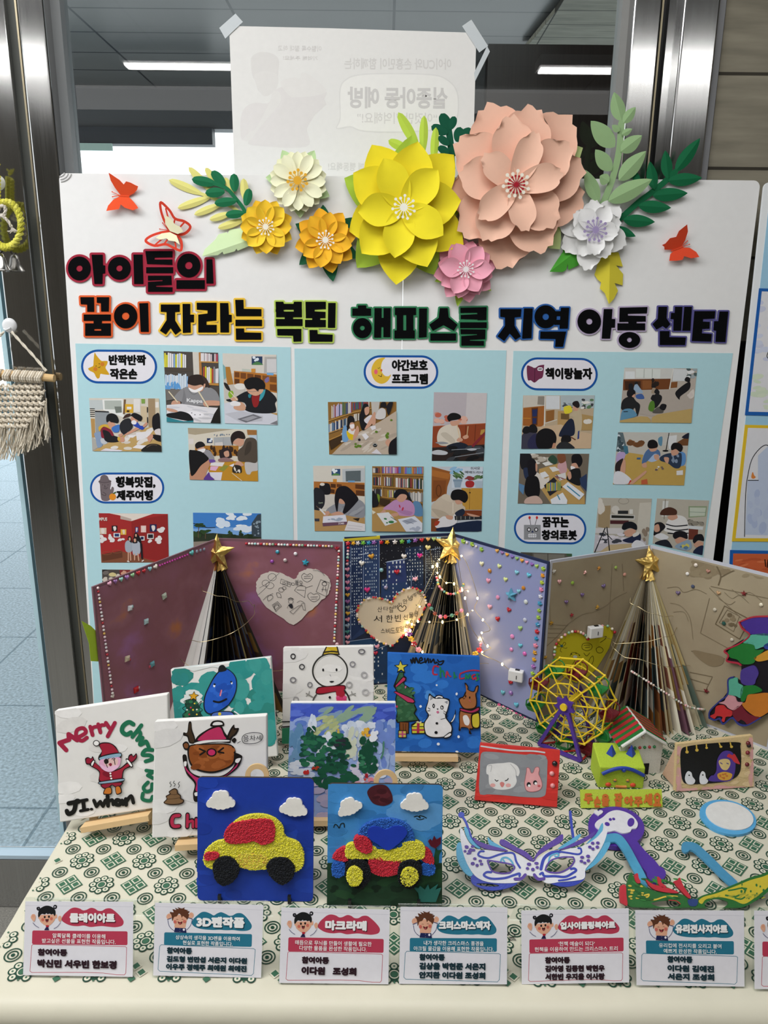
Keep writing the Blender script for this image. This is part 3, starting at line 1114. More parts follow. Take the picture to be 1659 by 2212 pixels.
flower(871, 457, 'big bright yellow paper flower with lime green leaves', 'fad42c',
    [('big', 92, .007, .14, .12, -.05, [(118, 143), (46.6, 149), (-28, 145), (-95, 152), (-159, 122)]),
  ('big', 88, .017, .24, .2, -.10, [(78, 132), (8, 120), (-66, 127), (-134, 125), (147, 125)]),
  ('big', 66, .028, .32, .25, -.16, [(114, 104), (47, 101), (-33, 99), (-100, 101), (-174, 95)])],
    (23 * PXB, 14, 'fdf6ea', .045, .13, .34), [(153, 140), (84, 149), (12, 146), (-130, 152), (-62, 146)], '9dbb3e', leafW=.62, gain=1.2)
flower(1105, 411, 'biggest paper flower, peach pink with notched petals and a red and white centre', 'f8bfa8',
    [('notch', 118, .006, .12, .1, -.05, [(110, 172), (51, 178), (-11, 152), (-96, 162), (-172, 135)]),
  ('notch', 104, .015, .18, .15, -.08, [(79, 158), (15, 148), (-61, 145), (-139, 142), (144, 150)]),
  ('notch', 84, .026, .24, .2, -.12, [(97, 134), (35, 135), (-41, 116), (-120, 122), (169, 117)]),
  ('notch', 56, .037, .3, .25, -.16, [(141, 89), (70, 106), (13, 96), (-74, 93), (-138, 98)])],
    (26 * PXB, 14, 'fdf1e2', .052, .14, .22, 'stamen', 'a81f30'), [(30, 165), (-48, 160)], 'b9cc8a', gain=1.1)
flower(1003, 585, 'small pink pointed paper flower below the peach one', 'e8a3b6',
    [('point', 42, .008, .1, .2, -.03, ring(8, 68, 10)), ('point', 42, .014, .18, .25, -.08, ring(8, 60, 32)), ('point', 41, .020, .28, .3, -.14, [(113, 57), (54, 57), (0, 57), (-57, 53), (-116, 55), (174, 56)])],
    (17 * PXB, 14, 'fbeef0', .030, .13, .34), [(-100, 76), (-35, 72), (-160, 68), (150, 60)], 'a9cf4a', leafW=.35)
flower(1277, 502, 'white paper flower with a lilac centre', 'eeeeea',
    [('notch', 52, .007, .12, .1, -.05, [(50, 78), (-20, 76), (-97, 80), (-150, 72), (165, 80, 46)]),
  ('notch', 46, .014, .2, .2, -.1, [(96, 62), (20, 58), (-60, 62), (-118, 56), (140, 56)]),
  ('notch', 38, .02, .28, .25, -.14, [(62, 54), (-5, 49), (-85, 50), (183, 46), (128, 52)])],
    (23 * PXB, 14, 'a596c0', .032, .13, .3))


def sprig(label, crop, col, leaflets, stem, sw, d0, kind='leaf', gain=1.15, fold=.22):
 ox, oy, k = crop
 T_ = lambda p: (ox + p[0] * k, oy + p[1] * k)
 b = MB()
 base = BO.at(*T_(stem[-1]))
 c = lin(col, gain)
 for i, (x0, y0, x1, y1, w) in enumerate(leaflets):
  p0, p1 = BO.at(*T_((x0, y0))), BO.at(*T_((x1, y1)))
  L = math.dist(p0, p1); ang = math.atan2(p1[1] - p0[1], p1[0] - p0[0])
  q = petal(L, w * k * PXB, kind, .05, .0, -.02, nt=12, ns=6, fold=-fold)
  R = Matrix.Translation((p0[0] - base[0], p0[1] - base[1], d0 + .0006 * i)) @ Matrix.Rotation(ang, 4, 'Z')
  b.add([R @ Vector(v) for v in q.v], q.f, c)
 V, T = cdt(ribbon([BO.at(*T_(p)) for p in spline(stem, False, 5)], sw * k * PXB, n=6))
 b.slab([(x - base[0], y - base[1]) for x, y in V], T, d0 - .0006, d0, c)
 return part('paper_sprig', b, 'paper', None, BO.M(*base), label=label, cat='paper leaf', group='paper leaves around the flowers')


K3, K4, K5 = (340, 220, .3014), (720, 220, .33755), (1160, 180, .30078)
sprig('pale yellow paper sprig behind the dark green one at the left end', K3, 'd9d480', [(320, 662, 85, 562, 58), (380, 685, 148, 765, 54), (385, 640, 228, 472, 54), (460, 735, 268, 812, 50), (530, 800, 378, 848, 48), (620, 850, 438, 908, 52), (430, 590, 350, 478, 48), (550, 660, 488, 548, 44), (632, 710, 622, 555, 58)],
   [(300, 655), (420, 700), (560, 770), (640, 850)], 22, .002, 'blunt')
sprig('dark green paper sprig lying over the pale yellow one', K3, '1c6a45', [(425, 592, 255, 562, 66), (490, 600, 396, 505, 66), (560, 650, 555, 522, 66), (490, 650, 352, 662, 66), (575, 715, 418, 735, 62), (640, 750, 668, 630, 62), (630, 805, 498, 818, 58)],
   [(410, 588), (500, 625), (560, 690), (615, 760), (650, 830)], 26, .008, 'blunt')
sprig('lime green paper sprig sticking up behind the big yellow flower', K4, 'b4cf4c', [(545, 300, 415, 72, 64), (575, 330, 580, 92, 54), (640, 390, 655, 168, 52), (480, 310, 352, 252, 56), (705, 400, 708, 296, 48)],
   [(560, 270), (580, 330), (590, 400)], 26, .003, 'blunt')
sprig('very dark green paper sprig with round lobes beside the peach flower', K4, '10503a', [(745, 185, 688, 78, 68), (745, 180, 778, 96, 50), (730, 205, 626, 160, 58), (790, 260, 812, 165, 62), (790, 250, 884, 178, 60), (740, 280, 672, 226, 46), (760, 350, 850, 268, 44), (740, 330, 668, 296, 46), (740, 380, 676, 352, 40)],
   [(735, 170), (748, 250), (755, 340), (760, 430)], 40, .002, 'blunt', fold=.05)
sprig('tall sage green paper sprig standing above the white flower', K5, '8fae7e', [(595, 285, 538, 80, 100), (605, 300, 692, 186, 70), (545, 470, 370, 286, 125), (585, 505, 735, 390, 100), (520, 640, 402, 490, 100), (570, 710, 762, 502, 115), (575, 360, 520, 318, 46), (590, 385, 664, 345, 44), (500, 720, 432, 680, 78), (425, 865, 328, 638, 95), (490, 860, 800, 706, 125)],
   [(592, 300), (578, 480), (545, 640), (495, 790), (450, 890)], 44, .012, 'leaf')
sprig('dark green paper sprig reaching out to the right of the white flower', K5, '14603c', [(985, 640, 1160, 402, 90), (935, 690, 910, 488, 80), (930, 705, 1172, 686, 86), (835, 770, 798, 568, 78), (820, 812, 1068, 796, 90), (720, 740, 684, 626, 52), (715, 885, 948, 902, 84), (605, 985, 832, 1003, 84), (550, 1040, 694, 1106, 58)],
   [(985, 640), (900, 720), (800, 800), (720, 860), (600, 965), (520, 1010)], 40, .006, 'leaf')


def foldleaf(label, crop, col, outline, mid, d0, slope=.25, gain=1.15):
 """paper leaf cut to an outline and creased along its middle line"""
 ox, oy, k = crop
 P_ = ccw([BO.at(ox + x * k, oy + y * k) for x, y in outline])
 m0, m1 = (BO.at(ox + x * k, oy + y * k) for x, y in mid)
 V, T = cdt([P_])
 # add the crease as points
 ex, ey = m1[0] - m0[0], m1[1] - m0[1]; L = math.hypot(ex, ey)
 r = delaunay_2d_cdt([Vector(p) for p in P_] + [Vector(m0), Vector(m1)], [(len(P_), len(P_) + 1)], [list(range(len(P_)))], 1, 1e-7)
 V = [(v.x, v.y) for v in r[0]]; b = MB()
 c = m0
 vv = [(x - c[0], y - c[1], d0 + slope * (.02 - abs((x - m0[0]) * ey - (y - m0[1]) * ex) / L)) for x, y in V]
 b.add(vv, [tuple(t) for t in r[2]], lin(col, gain))
 return part('paper_leaf', b, 'paper', None, BO.M(*c), label=label, cat='paper leaf', group='paper leaves around the flowers')


foldleaf('pale mint paper leaf left of the golden yellow flower', K3, 'c6dcae', poly('328,1110 345,1060 395,1012 420,985 440,950 500,935 505,948 520,915 600,908 700,950 700,1020 580,1070 572,1056 558,1075 480,1096 473,1078 440,1102'), ((328, 1110), (690, 985)), .004)
foldleaf('bright green notched paper leaf below the white flower', K5, '4fa53a', poly('83,1357 140,1270 182,1212 180,1188 285,1150 310,1260 292,1310 222,1342 215,1300 205,1342 180,1357'), ((83, 1357), (300, 1190)), .004)
foldleaf('mustard yellow notched paper leaf hanging under the white flower', K5, 'cfc23c', poly('507,1588 480,1510 446,1475 455,1432 430,1410 410,1375 425,1325 450,1220 580,1215 614,1318 562,1310 616,1370 612,1452 550,1436 577,1490 545,1550'), ((507, 1588), (515, 1220)), .004)


def butterfly(label, crop, upper, lower, ant, col, d0=.003, slope=.35, axis=None, gain=1.1, frame=None, inner=None):
 ox, oy, k = crop
 T_ = lambda f: [BO.at(ox + x * k, oy + y * k) for x, y in f]
 a0, a1 = T_(axis)
 ex, ey = a1[0] - a0[0], a1[1] - a0[1]; L = math.hypot(ex, ey)
 t = thing('paper_butterfly', BO.w(a0[0], a0[1], d0), label, 'paper butterfly', 'paper butterflies on the board')

 def wing(faces, name, colr, dd, lab=None, holes=()):
  V, T = cdt(faces, holes)
  b = MB()
  b.add([(x - a0[0], y - a0[1], dd + slope * abs((x - a0[0]) * ey - (y - a0[1]) * ex) / L) for x, y in V], T, lin(colr, gain))
  part(name, b, 'paper', t, BO.M(a0[0], a0[1]), label=lab)
 for w in (upper, lower):
  if frame:
   q = spline(w, True, 4)
   fs = ribbon(T_(q), 17 * k * PXB, True, 6)
   for e in frame[0 if w is upper else 1]:
    fs += ribbon(T_(e), 11 * k * PXB, n=6)
   wing(fs, 'wing', col, d0)
  else:
   wing([T_(w)], 'wing', col, d0)
 if inner:
  for w in inner:
   wing([T_(w)], 'inner_wing', 'efe9c6', d0 + .003, 'cream wing inside the red frame')
 fs = ribbon(T_(axis), 9 * k * PXB, n=6)
 for e in ant:
  fs += ribbon(T_(e), 4 * k * PXB, n=6) + [ell(*T_([e[-1]])[0], 4 * k * PXB, 4 * k * PXB, n=8)]
 V, T = cdt(fs); b = MB(); b.slab([(x - a0[0], y - a0[1]) for x, y in V], T, d0, d0 + .0012, lin(col, gain))
 part('body', b, 'paper', t, BO.M(a0[0], a0[1]))


butterfly('red orange paper butterfly near the top left corner of the board', C6, poly('385,52 422,78 455,100 482,130 500,110 530,118 562,135 580,142 570,165 545,188 505,206 452,198 418,150 395,105'), poly('367,314 375,275 405,232 445,208 505,208 540,240 568,272 582,292 548,308 520,300 490,290 460,266 452,300'), [[(445, 200), (395, 176)], [(445, 200), (397, 210)]], 'dd4f2a', axis=[(440, 202), (510, 207)])
butterfly('red framed paper butterfly with cream inner wings above the crimson title word', C6, poly('745,258 800,310 835,365 900,385 940,420 905,460 850,470 792,440 755,370 738,300'), poly('640,522 660,490 720,462 790,452 862,498 874,580 820,562 770,540 700,552'), [[(780, 440), (742, 390)], [(780, 440), (722, 432)]], 'cf3f2c', axis=[(775, 442), (850, 482)],
    frame=([[(775, 300), (800, 430)], [(835, 365), (810, 440)], [(900, 390), (830, 455)]], [[(700, 548), (780, 465)], [(760, 540), (800, 470)], [(840, 560), (820, 480)]]),
    inner=[poly('768,338 815,372 832,402 870,420 890,452 850,468 795,448 765,400'), poly('703,497 740,465 795,455 840,478 866,542 832,520 790,514 775,498 740,510')])
butterfly('red orange paper butterfly at the right end of the board', K5, poly('1056,1022 1068,1070 1055,1130 1032,1175 985,1197 908,1197 905,1178 886,1165 910,1155 940,1118 985,1108 1000,1068'), poly('1035,1178 1090,1184 1130,1215 1147,1252 1090,1262 1045,1245 1030,1272 990,1278 938,1278 950,1230 980,1200'), [[(1020, 1185), (1075, 1134)], [(1020, 1185), (1090, 1158)]], 'd4472a', axis=[(960, 1205), (1040, 1176)])

# ------------------------------------------------------------------ notice taped to the window pane (its printed side faces out; it shows through, reversed)
NP = Plane((0, WY + .012, 0), (1, 0, 0), (0, 0, 1))
t = thing('window_notice', NP.wp(760, 380), 'white paper notice taped to the glass with faint reversed print', 'poster')
ar = Art((470, 20, .36770), 1.16)
ar.run('''
S d9d7d5 195,310 205,275 240,255 290,253 335,268 360,300 358,360 350,440 330,480 285,500 240,480 225,430 205,390
S dbd9d7 215,400 240,370 300,365 350,385 355,440 330,485 280,512 245,480
S dbd8d7 135,650 160,580 220,550 300,550 330,480 420,440 500,400 560,400 620,480 640,500 560,640 525,700 520,808 210,800 180,770 140,760
S dddbd9 225,700 300,560 330,480 370,500 360,560 260,680 190,770 150,765 190,720
S dedcda 370,430 450,400 480,410 500,370 560,400 640,480 560,510 440,520
P dad7d6 400,520 620,510 640,560 560,630 525,700 520,806 215,800 330,640
S e6e5e2 720,470 760,410 840,385 1000,378 1250,385 1340,410 1400,470 1415,560 1400,650 1330,700 1100,720 860,715 780,690 700,700 720,640
K d9d8d6 7 720,470 760,410 840,385 1000,378 1250,385 1340,410 1400,470 1415,560 1400,650 1330,700 1100,720 860,715 780,690 700,700 720,640
''')
for tx, q, bo, co in (('아이CU와 손흥민이 함께하는', (745, 285, 1372, 352), .012, 'd0cecc'), ('실종아동 예방', (765, 455, 1352, 582), .035, 'c9c7c6'), ('“이것만 기억해요!”', (820, 605, 1290, 672), .01, 'd2d0ce'), ('함께 행동해요!', (650, 898, 900, 948), .012, 'd0cfcd'), ('이럴수록 절대 하고', (355, 212, 610, 245), 0, 'd0cecc'), ('기억해 주세요!', (385, 272, 590, 298), 0, 'd0cecc')):
 ar.text(co, q[0], q[1], q[2], q[3], tx, bo, 4, True)
b, M = ar.mb(NP, .0003, .00002, back=([(495, 56), (710, 61), (1029, 71), (1020, 420), (508, 420)], 'e0dfdd', .0003))
part('sheet', b, 'paper', t, M)
for lab, pg in (('translucent tape strip on the upper left corner of the window notice', [(474, 61), (509, 30), (525, 48), (487, 84)]), ('translucent tape strip on the upper right corner of the window notice', [(998, 57), (1018, 43), (1054, 100), (1035, 114)]), ('long tape strip hanging off the right edge of the window notice', [(1052, 100), (1058, 112), (1026, 176), (1024, 158)])):
 b, M = slabmb(NP, [pg], .0015, .0018, 'cfd6da')
 part('tape_strip', b, 'plastic', None, M, label=lab, cat='tape', group='tape on the window notice')

# ------------------------------------------------------------------ second board at the right edge
B2 = Plane((0, 1.47, TT), (1, 0, 0), (0, math.sin(rad(3.3)), math.cos(rad(3.3))))
ar = Art((1540, 360, .41596), 1.15)
q0, q1 = B2.at(1651, 393), B2.at(1565, 1209)
xL = (q0[0] * .35 + q1[0] * .65)
t2 = thing('drawing_board', B2.w(xL + .2, -.5), 'second white board at the right edge with framed coloured drawings', 'display board')
V, T = cdt([rrect(xL, -.6, xL + .45, q0[1], .01)]); b = MB(); b.slab(V, T, -.006, 0, lin('e8ecef', 1.05))
part('foam_sheet', b, 'foam', t2, B2.M())
V, T = cdt([[(xL + .012, -.58), (xL + .44, -.58), (xL + .44, q0[1] - .012), (xL + .012, q0[1] - .012)]]); b = MB(); b.slab(V, T, .0002, .0005, lin('9cc8e2', 1.05))
part('blue_paper', b, 'paper', t2, B2.M())
for nm, fr, lab, pts, inner, art in (
 ('drawing', '1f5ca8', 'pale pastel child drawing in a blue paper frame on the right edge board', [(238, 632), (480, 640), (480, 1298), (165, 1290)], [(252, 648), (480, 655), (480, 1278), (183, 1272)],
  'D c4c8dc,c9cfe2 220,700 460,1000 30 26 14 3\nD c9d6c0,cfd9c4 200,1080 460,1250 24 30 12 4\nC 333 4 286,960 278,985 290,1000'),
 ('drawing', 'dcb92e', 'child drawing of a tall blue tower in a yellow frame on the right edge board', [(165, 1340), (480, 1348), (480, 1948), (97, 1945)], [(180, 1356), (480, 1362), (480, 1930), (116, 1928)],
  'P b9c4da 232,1500 280,1455 480,1455 480,1920 165,1910 178,1628 232,1628\nD a9b6d4,b4bfd8 190,1650 460,1880 40 16 26 6\nC 23262e 4 162,1920 168,1700 180,1600 205,1510 262,1448 300,1470 330,1600\nL 23262e 4 180,1628 234,1628\nS d5823e 197,1612 204,1585 212,1602 220,1612 208,1620'),
 ('drawing', '1f5ca8', 'orange red child drawing in a blue paper frame low on the right edge board', [(88, 1990), (480, 1998), (480, 2200), (78, 2200)], [(104, 2008), (480, 2012), (480, 2200), (95, 2200)],
  'P c8603a 104,2008 480,2012 480,2200 95,2200\nD d4754c,bb5634 130,2030 460,2180 40 30 6 9 -12\nL 2a1c14 6 268,2040 272,2075\nL 2a1c14 6 284,2042 280,2080')):
 a2 = Art((1540, 360, .41596), 1.1)
 a2.fill('d9d9de', [inner]).run(art)
 T_ = lambda f: [(1540 + x * .41596, 360 + y * .41596) for x, y in f]
 cropart(a2, T_(inner))
 b, M = a2.mb(B2, .0016, .00003, back=(T_(pts), fr, .0008))
 part(nm, b, 'paper', None, M, label=lab, cat='drawing', group='framed drawings on the right board')

# ================================================================== TITLE PILLS AND PHOTO PRINTS ON THE BOARD
KL, KM, KR = (150, 740, .29536), (620, 740, .29536), (1090, 740, .34298)
PA, PB, PC, PD, PE, PF = (190, 750, .10850), (345, 750, .15974), (190, 1010, .23508), (670, 840, .23508), (1110, 780, .25316), (1100, 960, .27728)


def pill(label, crop, x0, y0, x1, y1, art, texts, dy=0):
 a = Art(crop, 1.1)
 r = (y1 - y0) / 2
 a.fill('17519c', [[(x, y + dy * (x - x0) / (x1 - x0)) for x, y in rrect(x0, y0, x1, y1, r, 10)]])
 m = r * .13
 a.fill('dedce4', [[(x, y + dy * (x - x0) / (x1 - x0)) for x, y in rrect(x0 + m, y0 + m, x1 - m, y1 - m, r - m, 10)]])
 a.run(art)
 for q in texts:
  a.text('060708', q[0], q[1], q[2], q[3], q[4], .02, q[5] if len(q) > 5 else 1, False, (q[3] - q[1]) * .035)
 b, M = a.mb(BO, .0008, .00003)
 k, (ox, oy, s_) = 0, crop
 V, T = cdt([[BO.at(ox + x * s_, oy + (y + dy * (x - x0) / (x1 - x0)) * s_) for x, y in rrect(x0, y0, x1, y1, r, 10)]])
 c = M.inverted() @ BO.M()
 o = (c.translation.x, c.translation.y)
 b.slab([(x + o[0], y + o[1]) for x, y in V], T, .0004, .00079, lin('17519c', 1.1))
 part('title_pill', b, 'paper', None, M, label=label, cat='label', group='blue rimmed title pills')


pill('blue rimmed pill with a smiling star, upper left on the board', KL, 86, 50, 642, 298, '''
S c99a22 185,75 200,95 225,125 240,135 262,134 280,138 276,160 265,185 290,225 288,236 250,232 228,230 222,255 208,264 195,250 180,222 150,206 138,190 160,178 175,168 178,130
E c4762a 191,194 15 15
E c4762a 242,158 15 15
E 2a1c10 196,171 3 4
E 2a1c10 219,155 3 4
C 2a1c10 3 210,180 220,183 226,175
''', [(288, 88, 562, 166, '반짝반짝'), (296, 188, 498, 268, '작은손')], 4)
pill('blue rimmed pill with a grey stone statue and an orange, middle left on the board', PC, 20, 46, 702, 330, '''
S 6f6468 112,130 112,160 116,220 130,298 200,298 236,220 238,185 222,176 212,200 206,190 208,130
S 6a5f63 98,128 112,110 120,80 150,66 180,78 196,110 214,120 210,136 160,146 110,140
C 3d3438 3 100,126 150,138 212,126
E 2a2226 138,158 3 4
E 2a2226 186,158 3 4
C 2a2226 3 158,158 155,178 166,176
C 2a2226 3 146,186 164,194 182,182
C 3d3438 3 122,200 124,240 160,256 164,240 140,225
E d98a2a 228,268 32 32
S 3c5a2a 228,240 245,225 262,222 252,238
''', [(255, 80, 622, 188, '행복맛집,'), (262, 205, 598, 300, '제주여행')], -2)
pill('blue rimmed pill with a sleeping crescent moon, top of the middle panel', KM, 560, 92, 1106, 336, '''
S d9b23a 718,112 690,112 650,130 622,175 618,225 640,275 680,300 715,296 745,270 760,234 740,246 712,240 690,205 690,160 702,130
E e0607a 650,214 13 18
E cf5a36 690,203 7 9
C 2a1c10 3 664,186 672,190 678,180
L 2a1c10 4 668,240 690,250 692,232
''', [(766, 124, 1030, 208, '야간보호'), (766, 226, 1030, 304, '프로그램')], 2)
pill('blue rimmed pill with a dark red book, top of the right panel', KR, 103, 92, 586, 300, '''
S 6d2f4c 140,150 165,150 190,160 215,145 247,140 248,150 240,215 215,232 188,252 165,238 145,232
L 3f1a2e 3 190,160 188,248
R e2dfe6 206 156 240 178 10
L 3f2434 6 214,167 232,166
''', [(255, 158, 552, 232, '책이랑놀자')], 6)
pill('blue rimmed pill with a grey robot head, low on the right panel', PF, 36, 532, 600, 772, '''
L 23232a 4 168,628 158,575
L 23232a 4 200,628 215,575
E c4302c 158,570 9 12
E c4302c 215,570 9 12
R 8e8f93 114 626 244 740
E 101014 153,663 15 16
E e4e2e8 153,663 9 10
E 101014 209,663 15 16
E e4e2e8 209,663 9 10
P 232c58 180,668 170,685 190,685
R dcdce2 146 694 212 724 12
L 8e8f93 3 146,709 212,709
L 8e8f93 3 162,694 162,724
L 8e8f93 3 179,694 179,724
L 8e8f93 3 196,694 196,724
''', [(256, 563, 464, 645, '꿈꾸는'), (250, 664, 526, 744, '창의로봇')], 8)


def photo(label, crop, quad, art, gain=1.12):
 a = Art(crop, gain)
 ox, oy, s_ = crop
 a.run(art)
 q = [(ox + x * s_, oy + y * s_) for x, y in poly(quad)]
 cropart(a, q)
 b, M = a.mb(BO, .0011, .00002, back=(q, 'cfcac4', .0003))
 return part('photo_print', b, 'print', None, M, label=label, cat='photo', group='photo prints on the board')


SK = 'c99a82'
BK = '3a4f78,8a3a3a,c9c4bc,4a6a4a,a89a88,5a4a68,2a2a30,b8b0d0'
photo('photo print of a boy in red and a woman in black working at a table', PA, '25,1012 1418,1018 1472,2080 95,2065', '''
P cbc5ba 0,1000 1500,1000 1500,2100 0,2100
P b8bfc0 28,1050 300,1050 320,1240 140,1250 35,1200
P dfe0de 290,1040 700,1030 720,1400 310,1250
P a9b0aa 330,1060 670,1060 680,1240 340,1235
P 6f766f 530,1180 670,1180 680,1300 560,1310
P 8e9499 140,1270 430,1290 440,1700 160,1720
P 1c1c20 145,1262 420,1275 418,1300 150,1290
L 1c1c20 16 45,1225 135,1225
L 1c1c20 16 48,1260 135,1262
L 1c1c20 16 50,1295 135,1298
L 1c1c20 16 52,1335 135,1336
L 1c1c20 16 55,1375 135,1378
P b08a52 60,1420 140,1420 150,1790 85,1800
P 70543a 720,1040 760,1040 740,1330 700,1330
P d2a534 745,1130 905,1135 905,1310 745,1300
R d9d9dc 780 1185 870 1235
R 3a2c20 775 1255 830 1290
P d9d6d4 915,1030 1045,1030 1045,1290 915,1290
P 7a9a4a 1065,1030 1140,1030 1140,1120 1070,1120
P c6b496 1055,1170 1180,1180 1190,1500 1060,1480
P 9c8668 1200,1020 1340,1020 1350,1580 1210,1580
P c9bda6 1340,1020 1420,1020 1440,1400 1350,1400
R dcd9d4 1345 1090 1412 1200
L 1c1c20 22 1188,1200 1188,1290
L 1c1c20 22 1190,1400 1192,1500
P b99a62 300,1960 700,1760 1250,1580 1460,1600 1480,2090 100,2070
P a8a59e 80,1780 300,1940 200,2000 95,2060
D d8d3cf,c9c0b8 650,1640 1300,1900 14 90 36 5 -20
P dcd9dc 800,1750 990,1740 900,1800 820,1795
P dcd9dc 960,1700 1300,1660 1200,1790 980,1860
P e0dde2 890,2000 980,1940 1250,1960 1130,2030
P d6d2dc 250,2060 360,2010 700,2050 640,2075
S dad6d2 460,1990 540,1960 610,1980 580,2020 480,2020
S d2ccc2 720,2000 800,1980 880,2000 850,2040 740,2035
S 8196b4 130,1720 190,1690 260,1700 300,1940 200,1995 160,1830
S b9bdc4 260,1820 340,1820 390,1900 340,1930 270,1900
S 1b1b20 300,1640 400,1620 500,1740 620,1800 610,1880 420,1890 330,1830
S 7e2132 270,1620 340,1590 460,1640 520,1750 480,1760 420,1680 300,1650 330,1800 270,1780
S caa23c 215,1600 280,1545 400,1540 470,1640 430,1620 330,1580 270,1620 240,1680
S c4917a 400,1500 480,1480 550,1540 530,1600 480,1630 430,1590
S 17171a 370,1400 400,1340 480,1315 570,1350 620,1450 600,1510 530,1500 460,1490 430,1460 380,1490
S c4917a 600,1800 700,1780 740,1850 700,1890 610,1860
S caa23c 600,1790 640,1790 650,1850 605,1860
S c4917a 610,1740 680,1715 700,1750 640,1780
S 3f70b8 480,1600 600,1540 640,1560 620,1680 520,1690
S 24252a 640,1540 720,1440 840,1420 900,1560 860,1640 790,1690 750,1750 660,1680
S c4917a 720,1750 820,1680 1000,1580 1060,1600 1000,1640 820,1730
S 2b46a8 900,1540 980,1490 1050,1560 1140,1560 1100,1640 1030,1620
S c4917a 860,1400 940,1370 1000,1460 960,1500 880,1480
S 17161a 850,1360 920,1305 1030,1340 1090,1400 1050,1470 940,1420 880,1370
S 3a2620 700,1420 760,1340 850,1320 840,1370 760,1400
S e0dee2 870,1480 920,1450 970,1480 960,1530 890,1530
S c4917a 1100,1560 1170,1490 1190,1530 1130,1590
S 17161a 1290,1400 1350,1330 1425,1330 1450,1640 1350,1690 1290,1580
S cfc8c8 1330,1660 1440,1620 1460,1740 1380,1760
S 141418 1290,1740 1460,1760 1470,1870 1380,1860 1300,1800
S c4917a 1190,1790 1280,1730 1300,1790 1230,1890
S 22201f 1080,2070 1150,1970 1260,1920 1400,1930 1480,1990 1480,2090
C 5a4c40 14 1180,1990 1280,1940 1380,1950
''')
photo('photo print of a woman in a grey shirt and white face mask painting', PB, '55,52 790,75 825,1027 98,1008', '''
P 4a4440 50,40 830,60 840,1040 90,1020
P c9c4bc 445,60 540,60 540,420 460,380
B c9d2e4,7fa0cc,d8cc3a,d9d8dc,c9c83a,e0dde0 62 70 360 270 12 3 8
P 4a423c 60,270 440,285 450,330 68,320
B b8cfe6,cfdcea,8fb4dc,d8dde6 75 345 385 560 14 5 10
D 5a96cf 85,480 290,560 20 14 30 6
P a9743c 530,70 560,70 575,380 540,390
P b88a4c 540,180 800,190 800,215 540,205
B b0485a,d9d4d8,3a3a42,c9b8bc,8a4a58 555 75 790 190 9 8 4
B d9d8dc,b04a34,c9bc34,d6c83c,8a8a90 590 250 800 480 9 9 6
P b5823e 640,480 800,490 800,520 660,510
P 6f6a66 85,570 340,570 240,700 95,720
S 86868a 200,690 260,600 350,540 480,520 640,530 760,590 815,700 815,780 680,790 560,790 330,770 300,740
S 77777b 330,560 360,700 330,770 300,760 320,640
C 6a6a6e 7 560,560 470,640 400,590
S c4957e 160,770 190,720 270,730 280,770 220,800
S c4957e 590,760 640,720 815,730 815,785 690,790 620,800
P d9d7dc 98,780 300,765 560,800 790,820 820,1030 100,1010
D bdbcc2,c9c8d0 130,800 760,1000 22 70 12 4 10
S e6e4ea 330,900 400,870 520,870 600,910 560,945 430,950
E 4a4a52 437,888 9 6
E 4a4a52 480,912 9 6
E 4a4a52 550,912 9 6
S c4957e 100,820 230,850 240,880 120,860
S 17181b 220,880 290,865 400,900 460,980 420,1000 240,970 110,940 100,900
P 2f7f8c 98,940 240,980 330,1000 460,990 460,1015 98,1010
P 1a1815 690,1025 740,900 810,790 830,1030
S c4957e 390,500 470,490 590,520 580,590 480,600 400,560
S 2a1f1d 380,480 400,400 480,370 560,375 620,420 650,520 620,540 590,500 480,520 400,500
S 3a2a26 570,380 640,430 680,540 640,530 600,450
S e8e6e8 395,545 480,575 585,530 575,575 500,612 430,600
S c4957e 600,500 622,495 615,540 598,545
T dcdce0 370 688 585 752 .03 16 Kappa
L d8ccb0 15 128,600 245,740
L d8ccb0 17 530,600 660,810
''')
